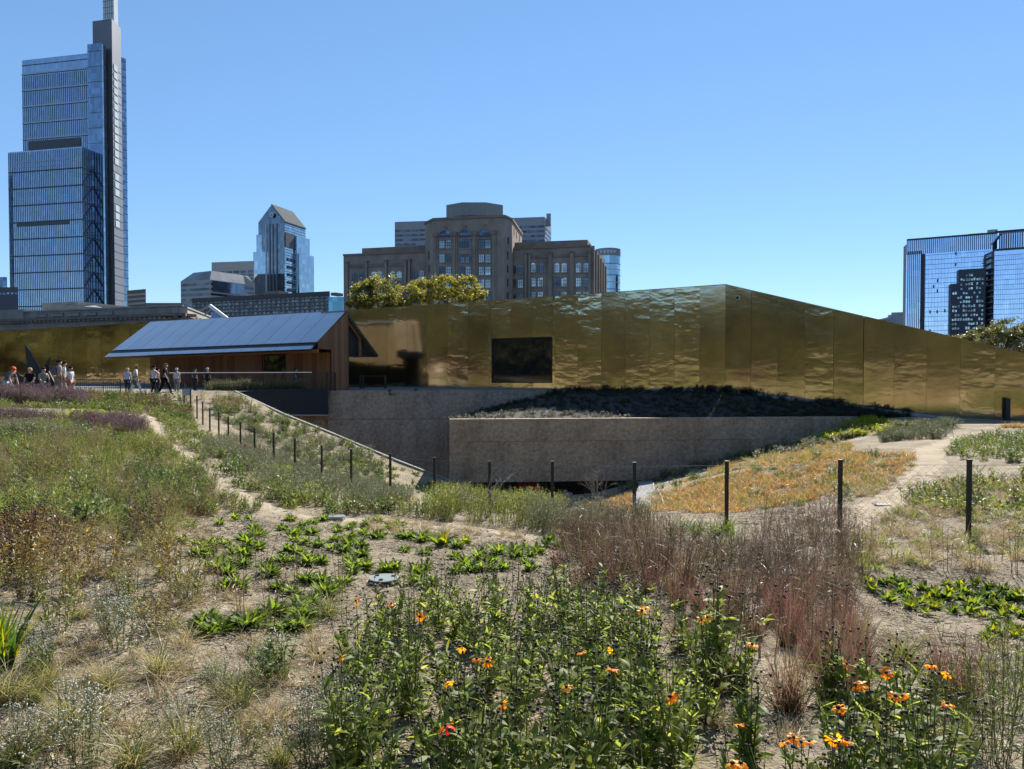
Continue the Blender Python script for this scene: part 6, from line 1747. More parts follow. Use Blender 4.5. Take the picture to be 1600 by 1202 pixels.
for u, v in ((700, 915), (760, 905), (800, 915), (860, 925), (900, 930), (930, 940), (980, 945), (1010, 960), (650, 935), (1150, 975), (1200, 1000), (1260, 1010), (1180, 985), (1300, 1000)):
    o = put(F_stalk[rng.integers(3)], 'bare_seed_stalk', 'bare dark stalks with round seed heads rising behind the flower bed', 'plant', 'bare seed stalks', hit(u, v + 30), rng.uniform(1.1, 1.5))
for u, v in ((460, 920), (470, 950), (380, 960), (430, 985), (540, 930), (405, 905), (350, 930), (1520, 900), (1480, 890), (1560, 880), (1450, 880), (1400, 890), (1590, 900), (1370, 870)):
    put(F_stalk[rng.integers(3)], 'dead_flower_stalk', 'thin dead brown stalks standing between rosettes on the mulch' if u < 700 else 'thin dead brown stalks at the right behind the broad leaved patch', 'plant', 'dead stalks left' if u < 700 else 'dead stalks right', hit(u, v), rng.uniform(1.0, 1.5))

# left foreground: arching tufts, white flowered sprays, dry clumps
for u, v, s_ in ((110, 1150, 1.05), (290, 1180, 0.95), (250, 1055, 0.9), (370, 1108, 0.7), (15, 1100, 0.9), (75, 1075, 0.7), (205, 1200, 0.9), (440, 1200, 0.7), (20, 1200, 0.9), (330, 1060, 0.6), (170, 1080, 0.7), (270, 985, 0.6)):
    put(DROP[rng.integers(3)], 'arching_grass_tuft', 'arching green and straw grass tuft in the left foreground', 'grass', 'arching grass tufts left', hit(u, min(v, 1201)), s_)
put(DROP[0], 'arching_grass_tuft', 'pale fine upright grass tuft beside the round metal cover', 'grass', None, hit(510, 968), 1.05)
for u, v in ((190, 1015), (430, 1065), (500, 1135), (492, 1201), (40, 1195), (130, 1200), (60, 1040), (350, 1200), (530, 1190), (175, 990)):
    put((F_aster if v > 1090 or u < 200 else F_aster2)[rng.integers(3)], 'white_flowered_spray', 'grey green spray dotted with tiny white flowers in the left foreground', 'plant', 'white flowered sprays', hit(u, v), rng.uniform(0.8, 1.2))
for u, v, w in ((190, 930, 0), (280, 925, 0), (90, 985, 1), (240, 870, 0), (165, 900, 0), (210, 955, 1), (130, 885, 0), (300, 945, 1), (45, 940, 0), (20, 915, 0), (255, 905, 0), (60, 905, 0), (110, 935, 0)):
    put((F_dry, F_dryg)[w][rng.integers(3)], 'dry_clump', 'dry yellow brown clump on mulch left of the rosettes' if w == 0 else 'dry clump with olive green leaves left of the rosettes', 'plant', 'dry clumps left' if w == 0 else 'olive dry clumps left', hit(u, v), rng.uniform(0.9, 1.3))
put(STRAP[0], 'strap_leaf_plant', 'tall yellow tipped strap leaved plant cut by the left edge', 'plant', None, hit(2, 1045), 0.85)
for u, v in ((250, 975), (240, 990)):
    put(F_gold[0], 'yellow_flowered_plant', 'small yellow topped plant left of the rosette rows', 'plant', 'yellow topped plants', hit(u, v), 0.55)

# ---- meadow cover, each drift one mass
def drift(name, label, meshes, poly, dens, smin=0.8, smax=1.2, tilt=0.1):
    hh = 0.75 * np.mean([max(v.co.z for v in m.vertices) for m in meshes]) * (smin + smax) / 2
    pts = scatter(poly, dens, h=hh)
    k = vnoise(pts[:, 0], pts[:, 1], 1.1, len(name)) + 0.6 * vnoise(pts[:, 0], pts[:, 1], 0.45, len(name) + 1) > -0.42 + 0.25 * rng.random(len(pts))
    k &= ~on_path(pts[:, 0], pts[:, 1])
    pts = pts[k]                                          # uneven growth with gaps
    return scatter_stuff(name, label, meshes, pts, U(smin, smax, len(pts)), tilt)
drift('meadow_cover', 'mixed olive and straw meadow growth filling the left side', F_olive + F_haze[:1] + DROP[:1] + F_feather + F_green[:2] + BLADE[:1], [(-420, 850), (225, 850), (330, 795), (345, 750), (222, 655), (-420, 640)], 8, 0.7, 1.15)
drift('meadow_straw', 'dry straw grass under the meadow plants at left', TAN + DROP[:1], [(-420, 870), (240, 870), (345, 800), (345, 750), (222, 655), (-420, 640)], 7, 0.8, 1.3)
drift('path_foot_plants', 'mixed low growth between the footpath and the rosettes', F_olive + F_dryg[:1] + F_green[:1] + F_lav[:1] + TAN[:1], [(240, 808), (420, 806), (600, 815), (650, 800), (480, 752), (365, 735), (350, 750), (335, 785)], 6, 0.7, 1.1)
drift('rusty_meadow_plants', 'drift of rusty brown dried perennials at left', F_rust, [(-300, 880), (60, 905), (235, 845), (245, 800), (130, 790), (-300, 795)], 9, 0.85, 1.2)
drift('grey_leaved_plants', 'drift of grey green leafy plants at the left edge', F_green + F_silver[:1], [(-300, 815), (110, 805), (125, 765), (-300, 760)], 7)
drift('feathery_green_bushes', 'mass of fine leaved green bushes left of the footpath', F_amsonia, [(205, 800), (335, 792), (325, 728), (225, 722)], 4.5, 0.85, 1.15)
drift('dark_leaved_plants', 'drift of dark leaved plants with pale undersides', F_dark, [(95, 795), (205, 795), (205, 735), (105, 738)], 4.5)
drift('straw_grass_haze', 'haze of straw coloured flowering grass at left', F_haze, [(-20, 770), (115, 765), (135, 700), (-20, 705)], 4.5, 0.85, 1.25)
drift('gold_plants', 'patch of golden autumn plants at left', F_gold, [(30, 715), (125, 720), (125, 690), (30, 690)], 2.6)
drift('yellow_green_plants', 'broad drift of yellow green feathery plants left of the footpath', F_feather, [(110, 735), (285, 715), (262, 682), (90, 692)], 4.5)
drift('silver_plants', 'band of silvery seed plumes at left', F_silver, [(-420, 702), (130, 694), (130, 672), (-420, 664)], 6, 0.9, 1.3)
drift('purple_plants', 'band of dusky purple flowering grass at left', F_purple, [(-420, 664), (90, 676), (215, 697), (217, 672), (110, 648), (-420, 636)], 8, 0.9, 1.3)
drift('purple_crest_plants', 'dusky purple flowering grass along the crest below the visitors', F_purple, [(-420, 632), (125, 633), (122, 614), (-420, 614)], 7, 1.0, 1.4)
pts = []
for k in range(330):
    q = P(rng.uniform(-160, 126), 610, rng.uniform(31, 35.2)); pts.append((q[0], q[1], float(H(q[0], q[1]))))
scatter_stuff('purple_hedge_grass', 'dusky mauve grass hiding the legs of the visitors at left', F_purple, pts, U(1.0, 1.5, len(pts)), 0.12)
pts = []
for k in range(260):
    q = P(rng.uniform(118, 300), 610, rng.uniform(34.5, 38.8)); pts.append((q[0], q[1], float(H(q[0], q[1]))))
scatter_stuff('plaza_front_plants', 'olive and green plants along the crest before the walking visitors', F_olive + F_green[:1] + F_dryg[:1] + F_rust[:1], pts, U(0.7, 1.2, len(pts)), 0.12)
drift('lime_plants', 'lime yellow patch between the purple bands', F_lime, [(95, 662), (205, 684), (210, 663), (110, 640)], 8, 1.1, 1.7)
drift('plaza_edge_plants', 'taller green and straw plants along the edge of the plaza', F_green + F_olive + F_dry[:1] + F_silver[:1], [(108, 632), (305, 634), (300, 612), (108, 612)], 5, 0.9, 1.6)
drift('crest_plants', 'olive green plants along the crest', F_olive + F_green[:1], [(-420, 640), (235, 652), (300, 634), (230, 624), (120, 624), (-420, 634)], 3.2)
drift('path_side_plants', 'low dark plants on the slope right of the footpath', F_olive, [(242, 672), (310, 722), (360, 722), (300, 655), (240, 636)], 5)
drift('path_edge_leaves', 'low green leaves along the right edge of the footpath', F_low + F_green[:1], [(262, 690), (335, 748), (368, 745), (300, 695)], 5, 1.0, 1.6)
drift('lavender_plants', 'grey lavender like plants on the slope below the fence', F_lav, [(310, 690), (400, 758), (520, 800), (650, 802), (600, 770), (480, 715), (360, 665)], 4.2)
drift('slope_plants', 'olive and green plants around the fence on the slope', F_olive + TURFG, [(330, 745), (430, 795), (560, 808), (480, 770), (370, 715)], 4)
drift('yellow_slope_plants', 'small yellow patch beside the fence posts on the slope', F_lime, [(395, 745), (460, 748), (455, 728), (400, 728)], 2.4)
drift('silver_slope_plants', 'silvery plants between the fence and the stone kerb', F_silver + F_lav, [(330, 640), (470, 720), (600, 770), (590, 712), (450, 652), (372, 616)], 3.0)
drift('green_slope_plants', 'mixed green plants between the fence and the stone kerb', F_green + F_olive, [(300, 625), (480, 728), (625, 775), (600, 716), (450, 652), (368, 613)], 3.0)
drift('gold_slope_plants', 'golden plants at the top of the kerb', F_gold, [(325, 640), (400, 650), (385, 622), (335, 614)], 2.2)
drift('low_slope_plants', 'low leaves on the bare lower slope beside the kerb', F_low, [(560, 760), (700, 775), (730, 768), (600, 720), (545, 705)], 2.5, 1.0, 1.8)
drift('orange_slope_turf', 'small orange grass patch beside a fence post on the slope', TURF, [(590, 785), (640, 788), (640, 762), (590, 762)], 8)
drift('pale_leaved_plants', 'pale green leafy plants at the foot of the slope', F_green + F_silver[:1], [(520, 805), (680, 805), (680, 785), (600, 778), (520, 785)], 4, 0.7, 1.0)
drift('fence_feather_plants', 'feathery yellow green plants along the wire fence', F_feather, [(660, 812), (865, 835), (880, 770), (700, 760)], 8, 0.7, 1.2)
drift('fence_white_plants', 'pale fuzzy seed plumes along the wire fence', F_white, [(820, 846), (1010, 860), (1005, 790), (840, 780)], 8, 0.6, 1.1)
drift('fence_dry_grass', 'dry straw tufts along the near side of the footpath', TAN, [(540, 815), (850, 845), (1000, 862), (900, 820), (680, 800), (540, 795)], 7, 0.7, 1.2)
drift('green_blades', 'green blade leaved clumps behind the fence at centre right', BLADE, [(1050, 838), (1160, 842), (1150, 806), (1055, 806)], 7, 0.9, 1.2)
drift('olive_haze', 'olive flowering grass haze by the fence at right', F_haze + F_feather[:1] + F_wisp[:1], [(1130, 878), (1400, 880), (1360, 825), (1130, 832)], 6, 0.7, 1.0)
drift('orange_turf', 'orange tan fine grass covering the right slope', TURF + TURFG[:1] + TURF + TAN[:1], [(985, 800), (1130, 806), (1200, 795), (1300, 778), (1428, 748), (1425, 702), (1330, 700), (1180, 728), (1070, 755), (1020, 775)], 15, 0.8, 1.4)
drift('orange_turf_edge', 'orange tan fine grass beside the dark opening', TURF, [(915, 795), (985, 800), (985, 765), (940, 774)], 9, 0.8, 1.3)
drift('turf_green', 'green clumps mixed in the orange grass', TURFG + F_green[:1] + F_olive[:1], [(985, 800), (1130, 806), (1300, 790), (1430, 750), (1425, 702), (1330, 700), (1180, 728), (1040, 760)], 0.7, 0.7, 1.1)
drift('upper_slope_turf', 'mixed straw grass above the orange slope', TURF + TURFG + TAN, [(1060, 757), (1180, 730), (1330, 702), (1330, 680), (1260, 692), (1130, 722)], 9, 0.9, 1.5)
drift('right_lime_plants', 'lime yellow patch by the low end of the brass wall', F_lime, [(1265, 694), (1420, 676), (1432, 664), (1350, 650)], 11, 1.0, 1.7)
drift('right_grey_plants', 'blue grey tufts right of the lime patch', F_lav, [(1365, 694), (1470, 686), (1510, 655), (1400, 655)], 9, 0.9, 1.4)
drift('right_green_plants', 'patchy green plants on the right rise', F_olive + F_low + F_green[:1], [(1450, 725), (1950, 730), (1950, 664), (1480, 680)], 5.0, 0.8, 1.2)
drift('right_orange_plants', 'small orange grass patch at the right edge by the bollard', TURF, [(1565, 672), (1950, 672), (1950, 660), (1570, 660)], 7, 1.2, 1.7)
drift('right_low_plants', 'low creeping green leaves on the open mulch at right', F_low + F_olive[:1], [(1395, 790), (1490, 805), (1950, 800), (1950, 735), (1490, 745)], 10, 1.0, 1.6)
drift('right_dry_grass', 'thin dry grass over the mulch at right', TAN + TURFG[:1], [(1340, 890), (1950, 880), (1950, 760), (1330, 740)], 15, 0.6, 1.3)
drift('right_dark_slope', 'dark tufts along the shaded foot of the concrete wall', F_dark + SHADE, [(930, 778), (1040, 752), (1130, 726), (1250, 697), (1335, 672), (1430, 664), (1330, 664), (1130, 719), (1040, 744)], 5, 0.8, 1.2)
drift('deck_plants', 'sunlit grasses at the head of the slope before the railing', F_silver + F_gold[:1], [(300, 632), (375, 622), (362, 606), (300, 612)], 3.5, 0.8, 1.3)
pts = []
for k in range(90):
    a_ = rng.random(); p = fr.pt(fr.s_at(330) * (1 - a_) + fr.s_at(480) * a_, -0.35 - rng.random() * 0.5); pts.append((*p, EYE - 1.5))
scatter_stuff('walkway_planting', 'pale grasses in the planter behind the picket railing', F_silver + F_olive[:2], pts, U(0.9, 1.7, len(pts)))
pts = [bed_point(rng.random(), rng.random()) for _ in range(1700)]
scatter_stuff('shaded_bed_plants', 'dark tufts and leaves filling the shaded bed below the brass wall', SHADE, pts, U(0.35, 0.85, len(pts)), 0.2)
pts = [bed_point(0.05 + 0.95 * rng.random(), 0.96) for _ in range(160)]
scatter_stuff('wall_foot_plants', 'dark stems along the foot of the brass wall', SHADE + F_stalk[:1], pts, U(0.8, 1.6, len(pts)), 0.15)
# straw litter and chips on the bare ground
pts = scatter([(-420, 1201), (1950, 1201), (1950, 900), (1300, 870), (900, 850), (300, 800), (-420, 860)], 24)
scatter_stuff('mulch_chips', 'shredded bark chips scattered over the foreground ground', CHIP, pts, U(0.7, 1.3, len(pts)), 0.03)
pts = scatter([(-420, 860), (300, 800), (900, 850), (1950, 900), (1950, 760), (1350, 740), (900, 800), (600, 800), (230, 780)], 5)
scatter_stuff('path_chips', 'bark chips on the ground near the fence and footpath', CHIP, pts, U(1.0, 1.8, len(pts)), 0.03)
pts = np.concatenate([scatter([(-420, 1201), (520, 1201), (500, 1000), (-420, 960)], 20), scatter([(-420, 980), (420, 980), (330, 830), (-420, 850)], 12), scatter([(1000, 1201), (1950, 1201), (1950, 980), (1050, 960)], 3)])
scatter_stuff('straw_tufts', 'short dry straw between the foreground tufts', TAN, pts, U(0.4, 0.9, len(pts)), 0.2)
pts = np.concatenate([scatter([(-420, 1201), (500, 1201), (480, 1040), (-420, 1000)], 4, minsep=0.2), scatter([(-420, 1000), (330, 1000), (240, 850), (-420, 850)], 3)])
scatter_stuff('small_green_tufts', 'small green and straw grass tufts filling the left foreground', DROP + F_dryg[:1] + F_aster2[:1], pts, U(0.4, 0.8, len(pts)), 0.15)
pts = np.concatenate([scatter([(-420, 1201), (450, 1201), (430, 1060), (-420, 1010)], 1.6)])
scatter_stuff('low_white_florets', 'small white dotted sprigs between the tufts at bottom left', F_aster, pts, U(0.4, 0.75, len(pts)), 0.2)

# ================================================================== fence
post_m = surface('dark_bronze_post', (0.022, 0.019, 0.017), (0.03, 0.026, 0.023), rough=0.5)
ft = empty('wire_fence', tuple(hit(991, 818))); tag(ft, 'wire fence on slim dark posts curving from the plaza across the slope to the right', 'fence')
tops, bots = [], []
for u, vt, vb, d in POSTS:
    b = P(u, vb, d); b[2] = float(H(b[0], b[1])); t_ = b.copy(); t_[2] = ZV(vt, d)
    tops.append(t_); bots.append(b)
    mb = MB(); w = 0.03
    mb.box(b[0] - w, b[0] + w, b[1] - 0.02, b[1] + 0.02, b[2] - 0.3, t_[2]); mb.box(b[0] - w * 1.15, b[0] + w * 1.15, b[1] - 0.026, b[1] + 0.026, t_[2] + 0.002, t_[2] + 0.02)
    mb.build('post', post_m, ft)
wire = surface('grey_wire', (0.10, 0.10, 0.10), rough=0.5, metal=0.5)
ext = tops[0] + (tops[0] - tops[1]) * 1.3
chain = [ext] + tops
for i in range(len(chain) - 1):
    mb = MB(); a, b = chain[i] - [0, 0.025, 0.06], chain[i + 1] - [0, 0.025, 0.06]
    mb.bar(a, b, 0.0035, 0, 4); mb.build('top_wire', wire, ft)
mb = MB(); extb = bots[0] + (bots[0] - bots[1]) * 1.3
chb = [extb] + bots
for i in range(13):
    a0, a1, b0, b1 = chain[i] - [0, 0.025, 0.06], chain[i + 1] - [0, 0.025, 0.06], chb[i] + [0, -0.025, 0.06], chb[i + 1] + [0, -0.025, 0.06]
    Wd = np.linalg.norm(a1 - a0); Hd = np.linalg.norm(a0 - b0)
    st_ = 0.11; n_ = int(Wd / st_)
    for sgn in (1, -1):
        for k in range(-int(Hd / st_) - 1, n_ + 1):
            s0, s1 = k * st_, k * st_ + Hd
            t0, t1 = 0.0, 1.0
            if s0 < 0: t0 = -s0 / Hd
            if s1 > Wd: t1 = (Wd - s0) / Hd
            if t1 <= t0 + 0.02: continue
            def pp(t):
                s_ = (s0 + t * Hd) / Wd; z_ = t if sgn > 0 else 1 - t
                lo = b0 + (b1 - b0) * s_; hi = a0 + (a1 - a0) * s_
                return lo + (hi - lo) * z_
            mb.bar(pp(t0), pp(t1), 0.0012, 0, 3)
tag(mb.build('wire_netting', wire, ft), kind='stuff')

# ================================================================== small things in the beds
def cover(u, v, r, label):
    p = hit(u, v); t = empty('valve_cover', tuple(p)); tag(t, label, 'cover')
    mb = MB(); mb.lathe(p + [0, 0, -0.05], [(r, 0), (r * 1.02, 0.09), (r * 0.96, 0.105)], 28); mb.build('ring', surface('dark_plastic', (0.03, 0.032, 0.03), rough=0.6), t, smooth=False)
    mb = MB(); mb.lathe(p + [0, 0, 0.06], [(r * 0.93, 0), (r * 0.93, 0.012), (r * 0.3, 0.016)], 28); mb.build('lid', surface('pale_plastic', (0.26, 0.28, 0.26), (0.20, 0.22, 0.20), rough=0.35, scale=9), t)
    for k in range(3):
        mb = MB(); an = 0.4 + k * 2.094; q = p + np.array([math.cos(an) * r * 0.62, math.sin(an) * r * 0.62, 0.078]); mb.box(q[0] - 0.02, q[0] + 0.02, q[1] - 0.012, q[1] + 0.012, q[2], q[2] + 0.008)
        mb.build('bolt_cap', surface('dark_plastic', (0.03, 0.032, 0.03)), t)
cover(600, 914, 0.155, 'round pale valve cover with dark rim behind the flower bed')
p = hit(522, 813); mb = MB(); mb.box(p[0] - 0.17, p[0] + 0.17, p[1] - 0.12, p[1] + 0.12, p[2] - 0.05, p[2] + 0.06); mb.box(p[0] - 0.15, p[0] + 0.15, p[1] - 0.10, p[1] + 0.10, p[2] + 0.062, p[2] + 0.07)
tag(mb.build('utility_box_lid', surface('pale_plastic', (0.42, 0.45, 0.42)), origin=p), 'rectangular pale utility lid at the far edge of the rosettes', 'cover')
p = hit(1382, 791); mb = MB(); mb.box(p[0] - 0.16, p[0] + 0.16, p[1] - 0.08, p[1] + 0.08, p[2] - 0.03, p[2] + 0.025); mb.box(p[0] - 0.15, p[0] + 0.15, p[1] - 0.07, p[1] + 0.07, p[2] + 0.027, p[2] + 0.035)
tag(mb.build('flat_stone', cop, origin=p), 'small flat pale slab on the mulch right of the orange grass', 'stone')
pink = surface('pink_flag', (0.75, 0.12, 0.22), (0.7, 0.1, 0.2), rough=0.6)
for u, v, h_, lab in ((145, 692, 0.75, 'small pink marker flag in the purple grass band'), (381, 722, 0.55, 'small pink marker flag beside the fence posts on the slope'), (838, 806, 0.62, 'small pink marker flag before the dark garden opening')):
    p = hit(u, v); t = empty('marker_flag', tuple(p)); tag(t, lab, 'flag')
    mb = MB(); mb.bar(p, p + [0, 0, h_], 0.004, 0, 4); mb.build('wire_stake', wire, t)
    mb = MB(); q = p + [0, 0, h_ - 0.1]
    mb.hexa([q + [0, 0, 0], q + [0.07, 0.02, -0.01], q + [0.07, 0.023, -0.01], q + [0, 0.003, 0], q + [0, 0, 0.1], q + [0.07, 0.02, 0.08], q + [0.07, 0.023, 0.08], q + [0, 0.003, 0.1]]); mb.build('flag', pink, t)
# info board beside the first posts
p = P(292, 622, 39.0); p[2] = float(H(p[0], p[1])); t = empty('info_board', tuple(p)); tag(t, 'small pale grey board on stakes beside the first fence posts', 'sign')
mb = MB(); z0, z1 = ZV(617.5, 39), ZV(608, 39); mb.box(p[0] - 0.24, p[0] + 0.24, p[1] - 0.01, p[1] + 0.01, z0, z1); mb.build('board', surface('pale_blue_board', (0.40, 0.45, 0.50), rough=0.5), t)
for x in (-0.18, 0.18):
    mb = MB(); mb.box(p[0] + x - 0.015, p[0] + x + 0.015, p[1] + 0.012, p[1] + 0.035, p[2] - 0.1, z1 - 0.02); mb.build('stake', post_m, t)
# white gravel strip running down beside the orange grass
gl = [hit(1012, 800)[:2] * 0 + P(u, v, d)[:2] for u, v, d in ((1016, 803, 21.5), (1012, 780, 27), (1010, 760, 32), (1009, 744, 38.6))]
mb = MB(); wds = [0.62, 0.56, 0.52, 0.5]
for i in range(3):
    for k in range(8):
        t0, t1 = k / 8, (k + 1) / 8
        c = []
        for t_ in (t0, t1):
            q = gl[i] * (1 - t_) + gl[i + 1] * t_; w = (wds[i] * (1 - t_) + wds[i + 1] * t_) / 1.35
            for sg in (-1, 1):
                c.append((q[0] + sg * w, q[1], max(float(H(q[0] + sg * w, q[1])), float(H(q[0], q[1]))) + 0.05))
        mb.poly([c[0], c[1], c[3], c[2]])
gs_ = mb.build('gravel_strip', surface('pale_gravel', (0.30, 0.30, 0.29), (0.17, 0.17, 0.165), rough=0.95, scale=14, detail=3, bump=0.8), origin=(*gl[0], 0)); tag(gs_, 'pale gravel strip running down to the concrete wall', kind='structure')
for sg in (-1, 1):
    mb = MB()
    for i in range(3):
        a = gl[i] + np.array([sg * wds[i] / 1.3, 0]); b = gl[i + 1] + np.array([sg * wds[i + 1] / 1.3, 0])
        for k in range(4):
            p0, p1 = a + (b - a) * k / 4, a + (b - a) * (k + 1) / 4
            mb.bar((*p0, float(H(*p0)) + 0.06), (*p1, float(H(*p1)) + 0.06), 0.045)
    o = mb.build('edging_strip', post_m, origin=(*gl[0], 0)); tag(o, 'thin dark edging along the %s side of the gravel strip' % ('left' if sg < 0 else 'right'), 'edging')
pts = []
for k in range(500):
    i = rng.integers(3); t_ = rng.random(); q = gl[i] * (1 - t_) + gl[i + 1] * t_; w = wds[i] / 1.5
    x = q[0] + rng.uniform(-w, w); pts.append((x, q[1], float(H(x, q[1])) + 0.06))
qm = QM(); qm.balls(np.array(pts), U(0.025, 0.05, len(pts)), 0, None, 0.6)
tag(link('gravel_stones', qm.mesh('gravel_stones', leafy('gravel_stone', [(0.16, 0.16, 0.15), (0.42, 0.42, 0.40)], transl=0.0, rough=0.9))), 'loose pale stones on the gravel strip', kind='stuff')
# bare branches by the opening
for u, v, lab in ((935, 795, 'bare pale branched shrub right of the dark opening'), (760, 800, 'bare pale branched shrub left of the red sculpture')):
    p = hit(u, v + 12); t = empty('bare_shrub', tuple(p)); tag(t, lab, 'shrub'); mb = MB(); rr = random.Random(u)
    def grow(a, d, l, r, n):
        b = a + d * l; mb.bar(a, b, r, 0, 4, r * 0.7)
        if n:
            for k in range(3):
                dd = d + np.array([rr.gauss(0, .5), rr.gauss(0, .3), rr.gauss(0.05, .35)]); grow(a + d * l * rr.uniform(.5, 1), dd / np.linalg.norm(dd), l * 0.7, r * 0.6, n - 1)
    for k in range(3): grow(p, np.array([rr.gauss(-0.2, .4), rr.gauss(0, .3), 0.8]), 0.5, 0.012, 3)
    mb.build('branch', surface('pale_bark', (0.30, 0.26, 0.21), rough=0.9), t)
# saplings overhanging the walls
for u, v, d, lab in ((535, 690, 43.5, 'young leafy shrub beside the kerb before the grey concrete wall'), (672, 745, 41.6, 'thin young shrub at the foot of the slope before the grey wall')):
    p = P(u, v + 6, d); p[2] = float(H(p[0], p[1])); t = empty('young_shrub', tuple(p)); tag(t, lab, 'shrub')
    o = link('foliage', crown_mesh('foliage', [(0, 0, 0.75, 0.75, 0.5, 0.35), (0.3, 0, 0.45, 0.5, 0.4, 0.3)], 260 if u < 600 else 110, 0.14, leafy('shrub_leaf', [(0.08, 0.10, 0.03), (0.2, 0.2, 0.07)], transl=0.4)), t)
    mb = MB(); [mb.bar(p, p + [x, 0, z], 0.012, 0, 4, 0.005) for x, z in ((0.3, 0.8), (-0.4, 0.9), (0.5, 0.5), (-0.15, 0.6))]; mb.build('stem', bark, t)
for u, v in ((608, 612), (612, 618), (650, 611)):
    p = P(u, v, 50.95); put(SHADE[rng.integers(3)], 'trailing_plant', 'small dark plant trailing over the top of the grey concrete wall', 'plant', 'trailing plants on the grey wall', p, 0.9 if v > 615 else 0.7)
p = P(671, 630, 50.9); put(SHADE[0], 'wall_plant', 'tiny dark plant growing from the face of the grey concrete wall', 'plant', None, p, 0.45)
p = P(632, 722, 42.2); mb = MB(); mb.lathe((p[0], p[1], float(H(p[0], p[1])) - 0.2), [(0.42, 0), (0.40, 0.45), (0.25, 0.72), (0.05, 0.8)], 14)
mb.lathe((p[0] + 0.5, p[1] + .2, float(H(p[0], p[1])) - 0.3), [(0.3, 0), (0.25, 0.4), (0.08, 0.5)], 12)
tag(mb.build('dark_boulder', surface('dark_rock', (0.03, 0.03, 0.032), rough=0.9, bump=0.5), origin=p), 'dark rounded boulder behind the stone kerb', 'boulder')

# ================================================================== people
SKIN = {k: surface('skin_' + k, c, rough=0.55) for k, c in (('light', (0.50, 0.32, 0.24)), ('tan', (0.36, 0.21, 0.14)), ('brown', (0.14, 0.075, 0.05)))}
def cloth(name, c): return surface('cloth_' + name, c, tuple(x * 0.82 for x in c), rough=0.9, scale=12, spec=0.1)
def skinned(name, verts, edges, radii, mat, parent, sub=1, root=0):
    me = bpy.data.meshes.new(name); me.from_pydata([tuple(v) for v in verts], edges, []); me.materials.append(mat)
    o = link(name, me, parent)
    o.modifiers.new('skin', 'SKIN')
    o.modifiers['skin'].use_smooth_shade = True
    if not me.skin_vertices: me.skin_vertices.new()
    for i, r_ in enumerate(radii):
        me.skin_vertices[0].data[i].radius = r_ if hasattr(r_, '__len__') else (r_, r_)
        me.skin_vertices[0].data[i].use_root = (i == root)
    s = o.modifiers.new('smooth', 'SUBSURF'); s.levels = sub; s.render_levels = sub
    return o
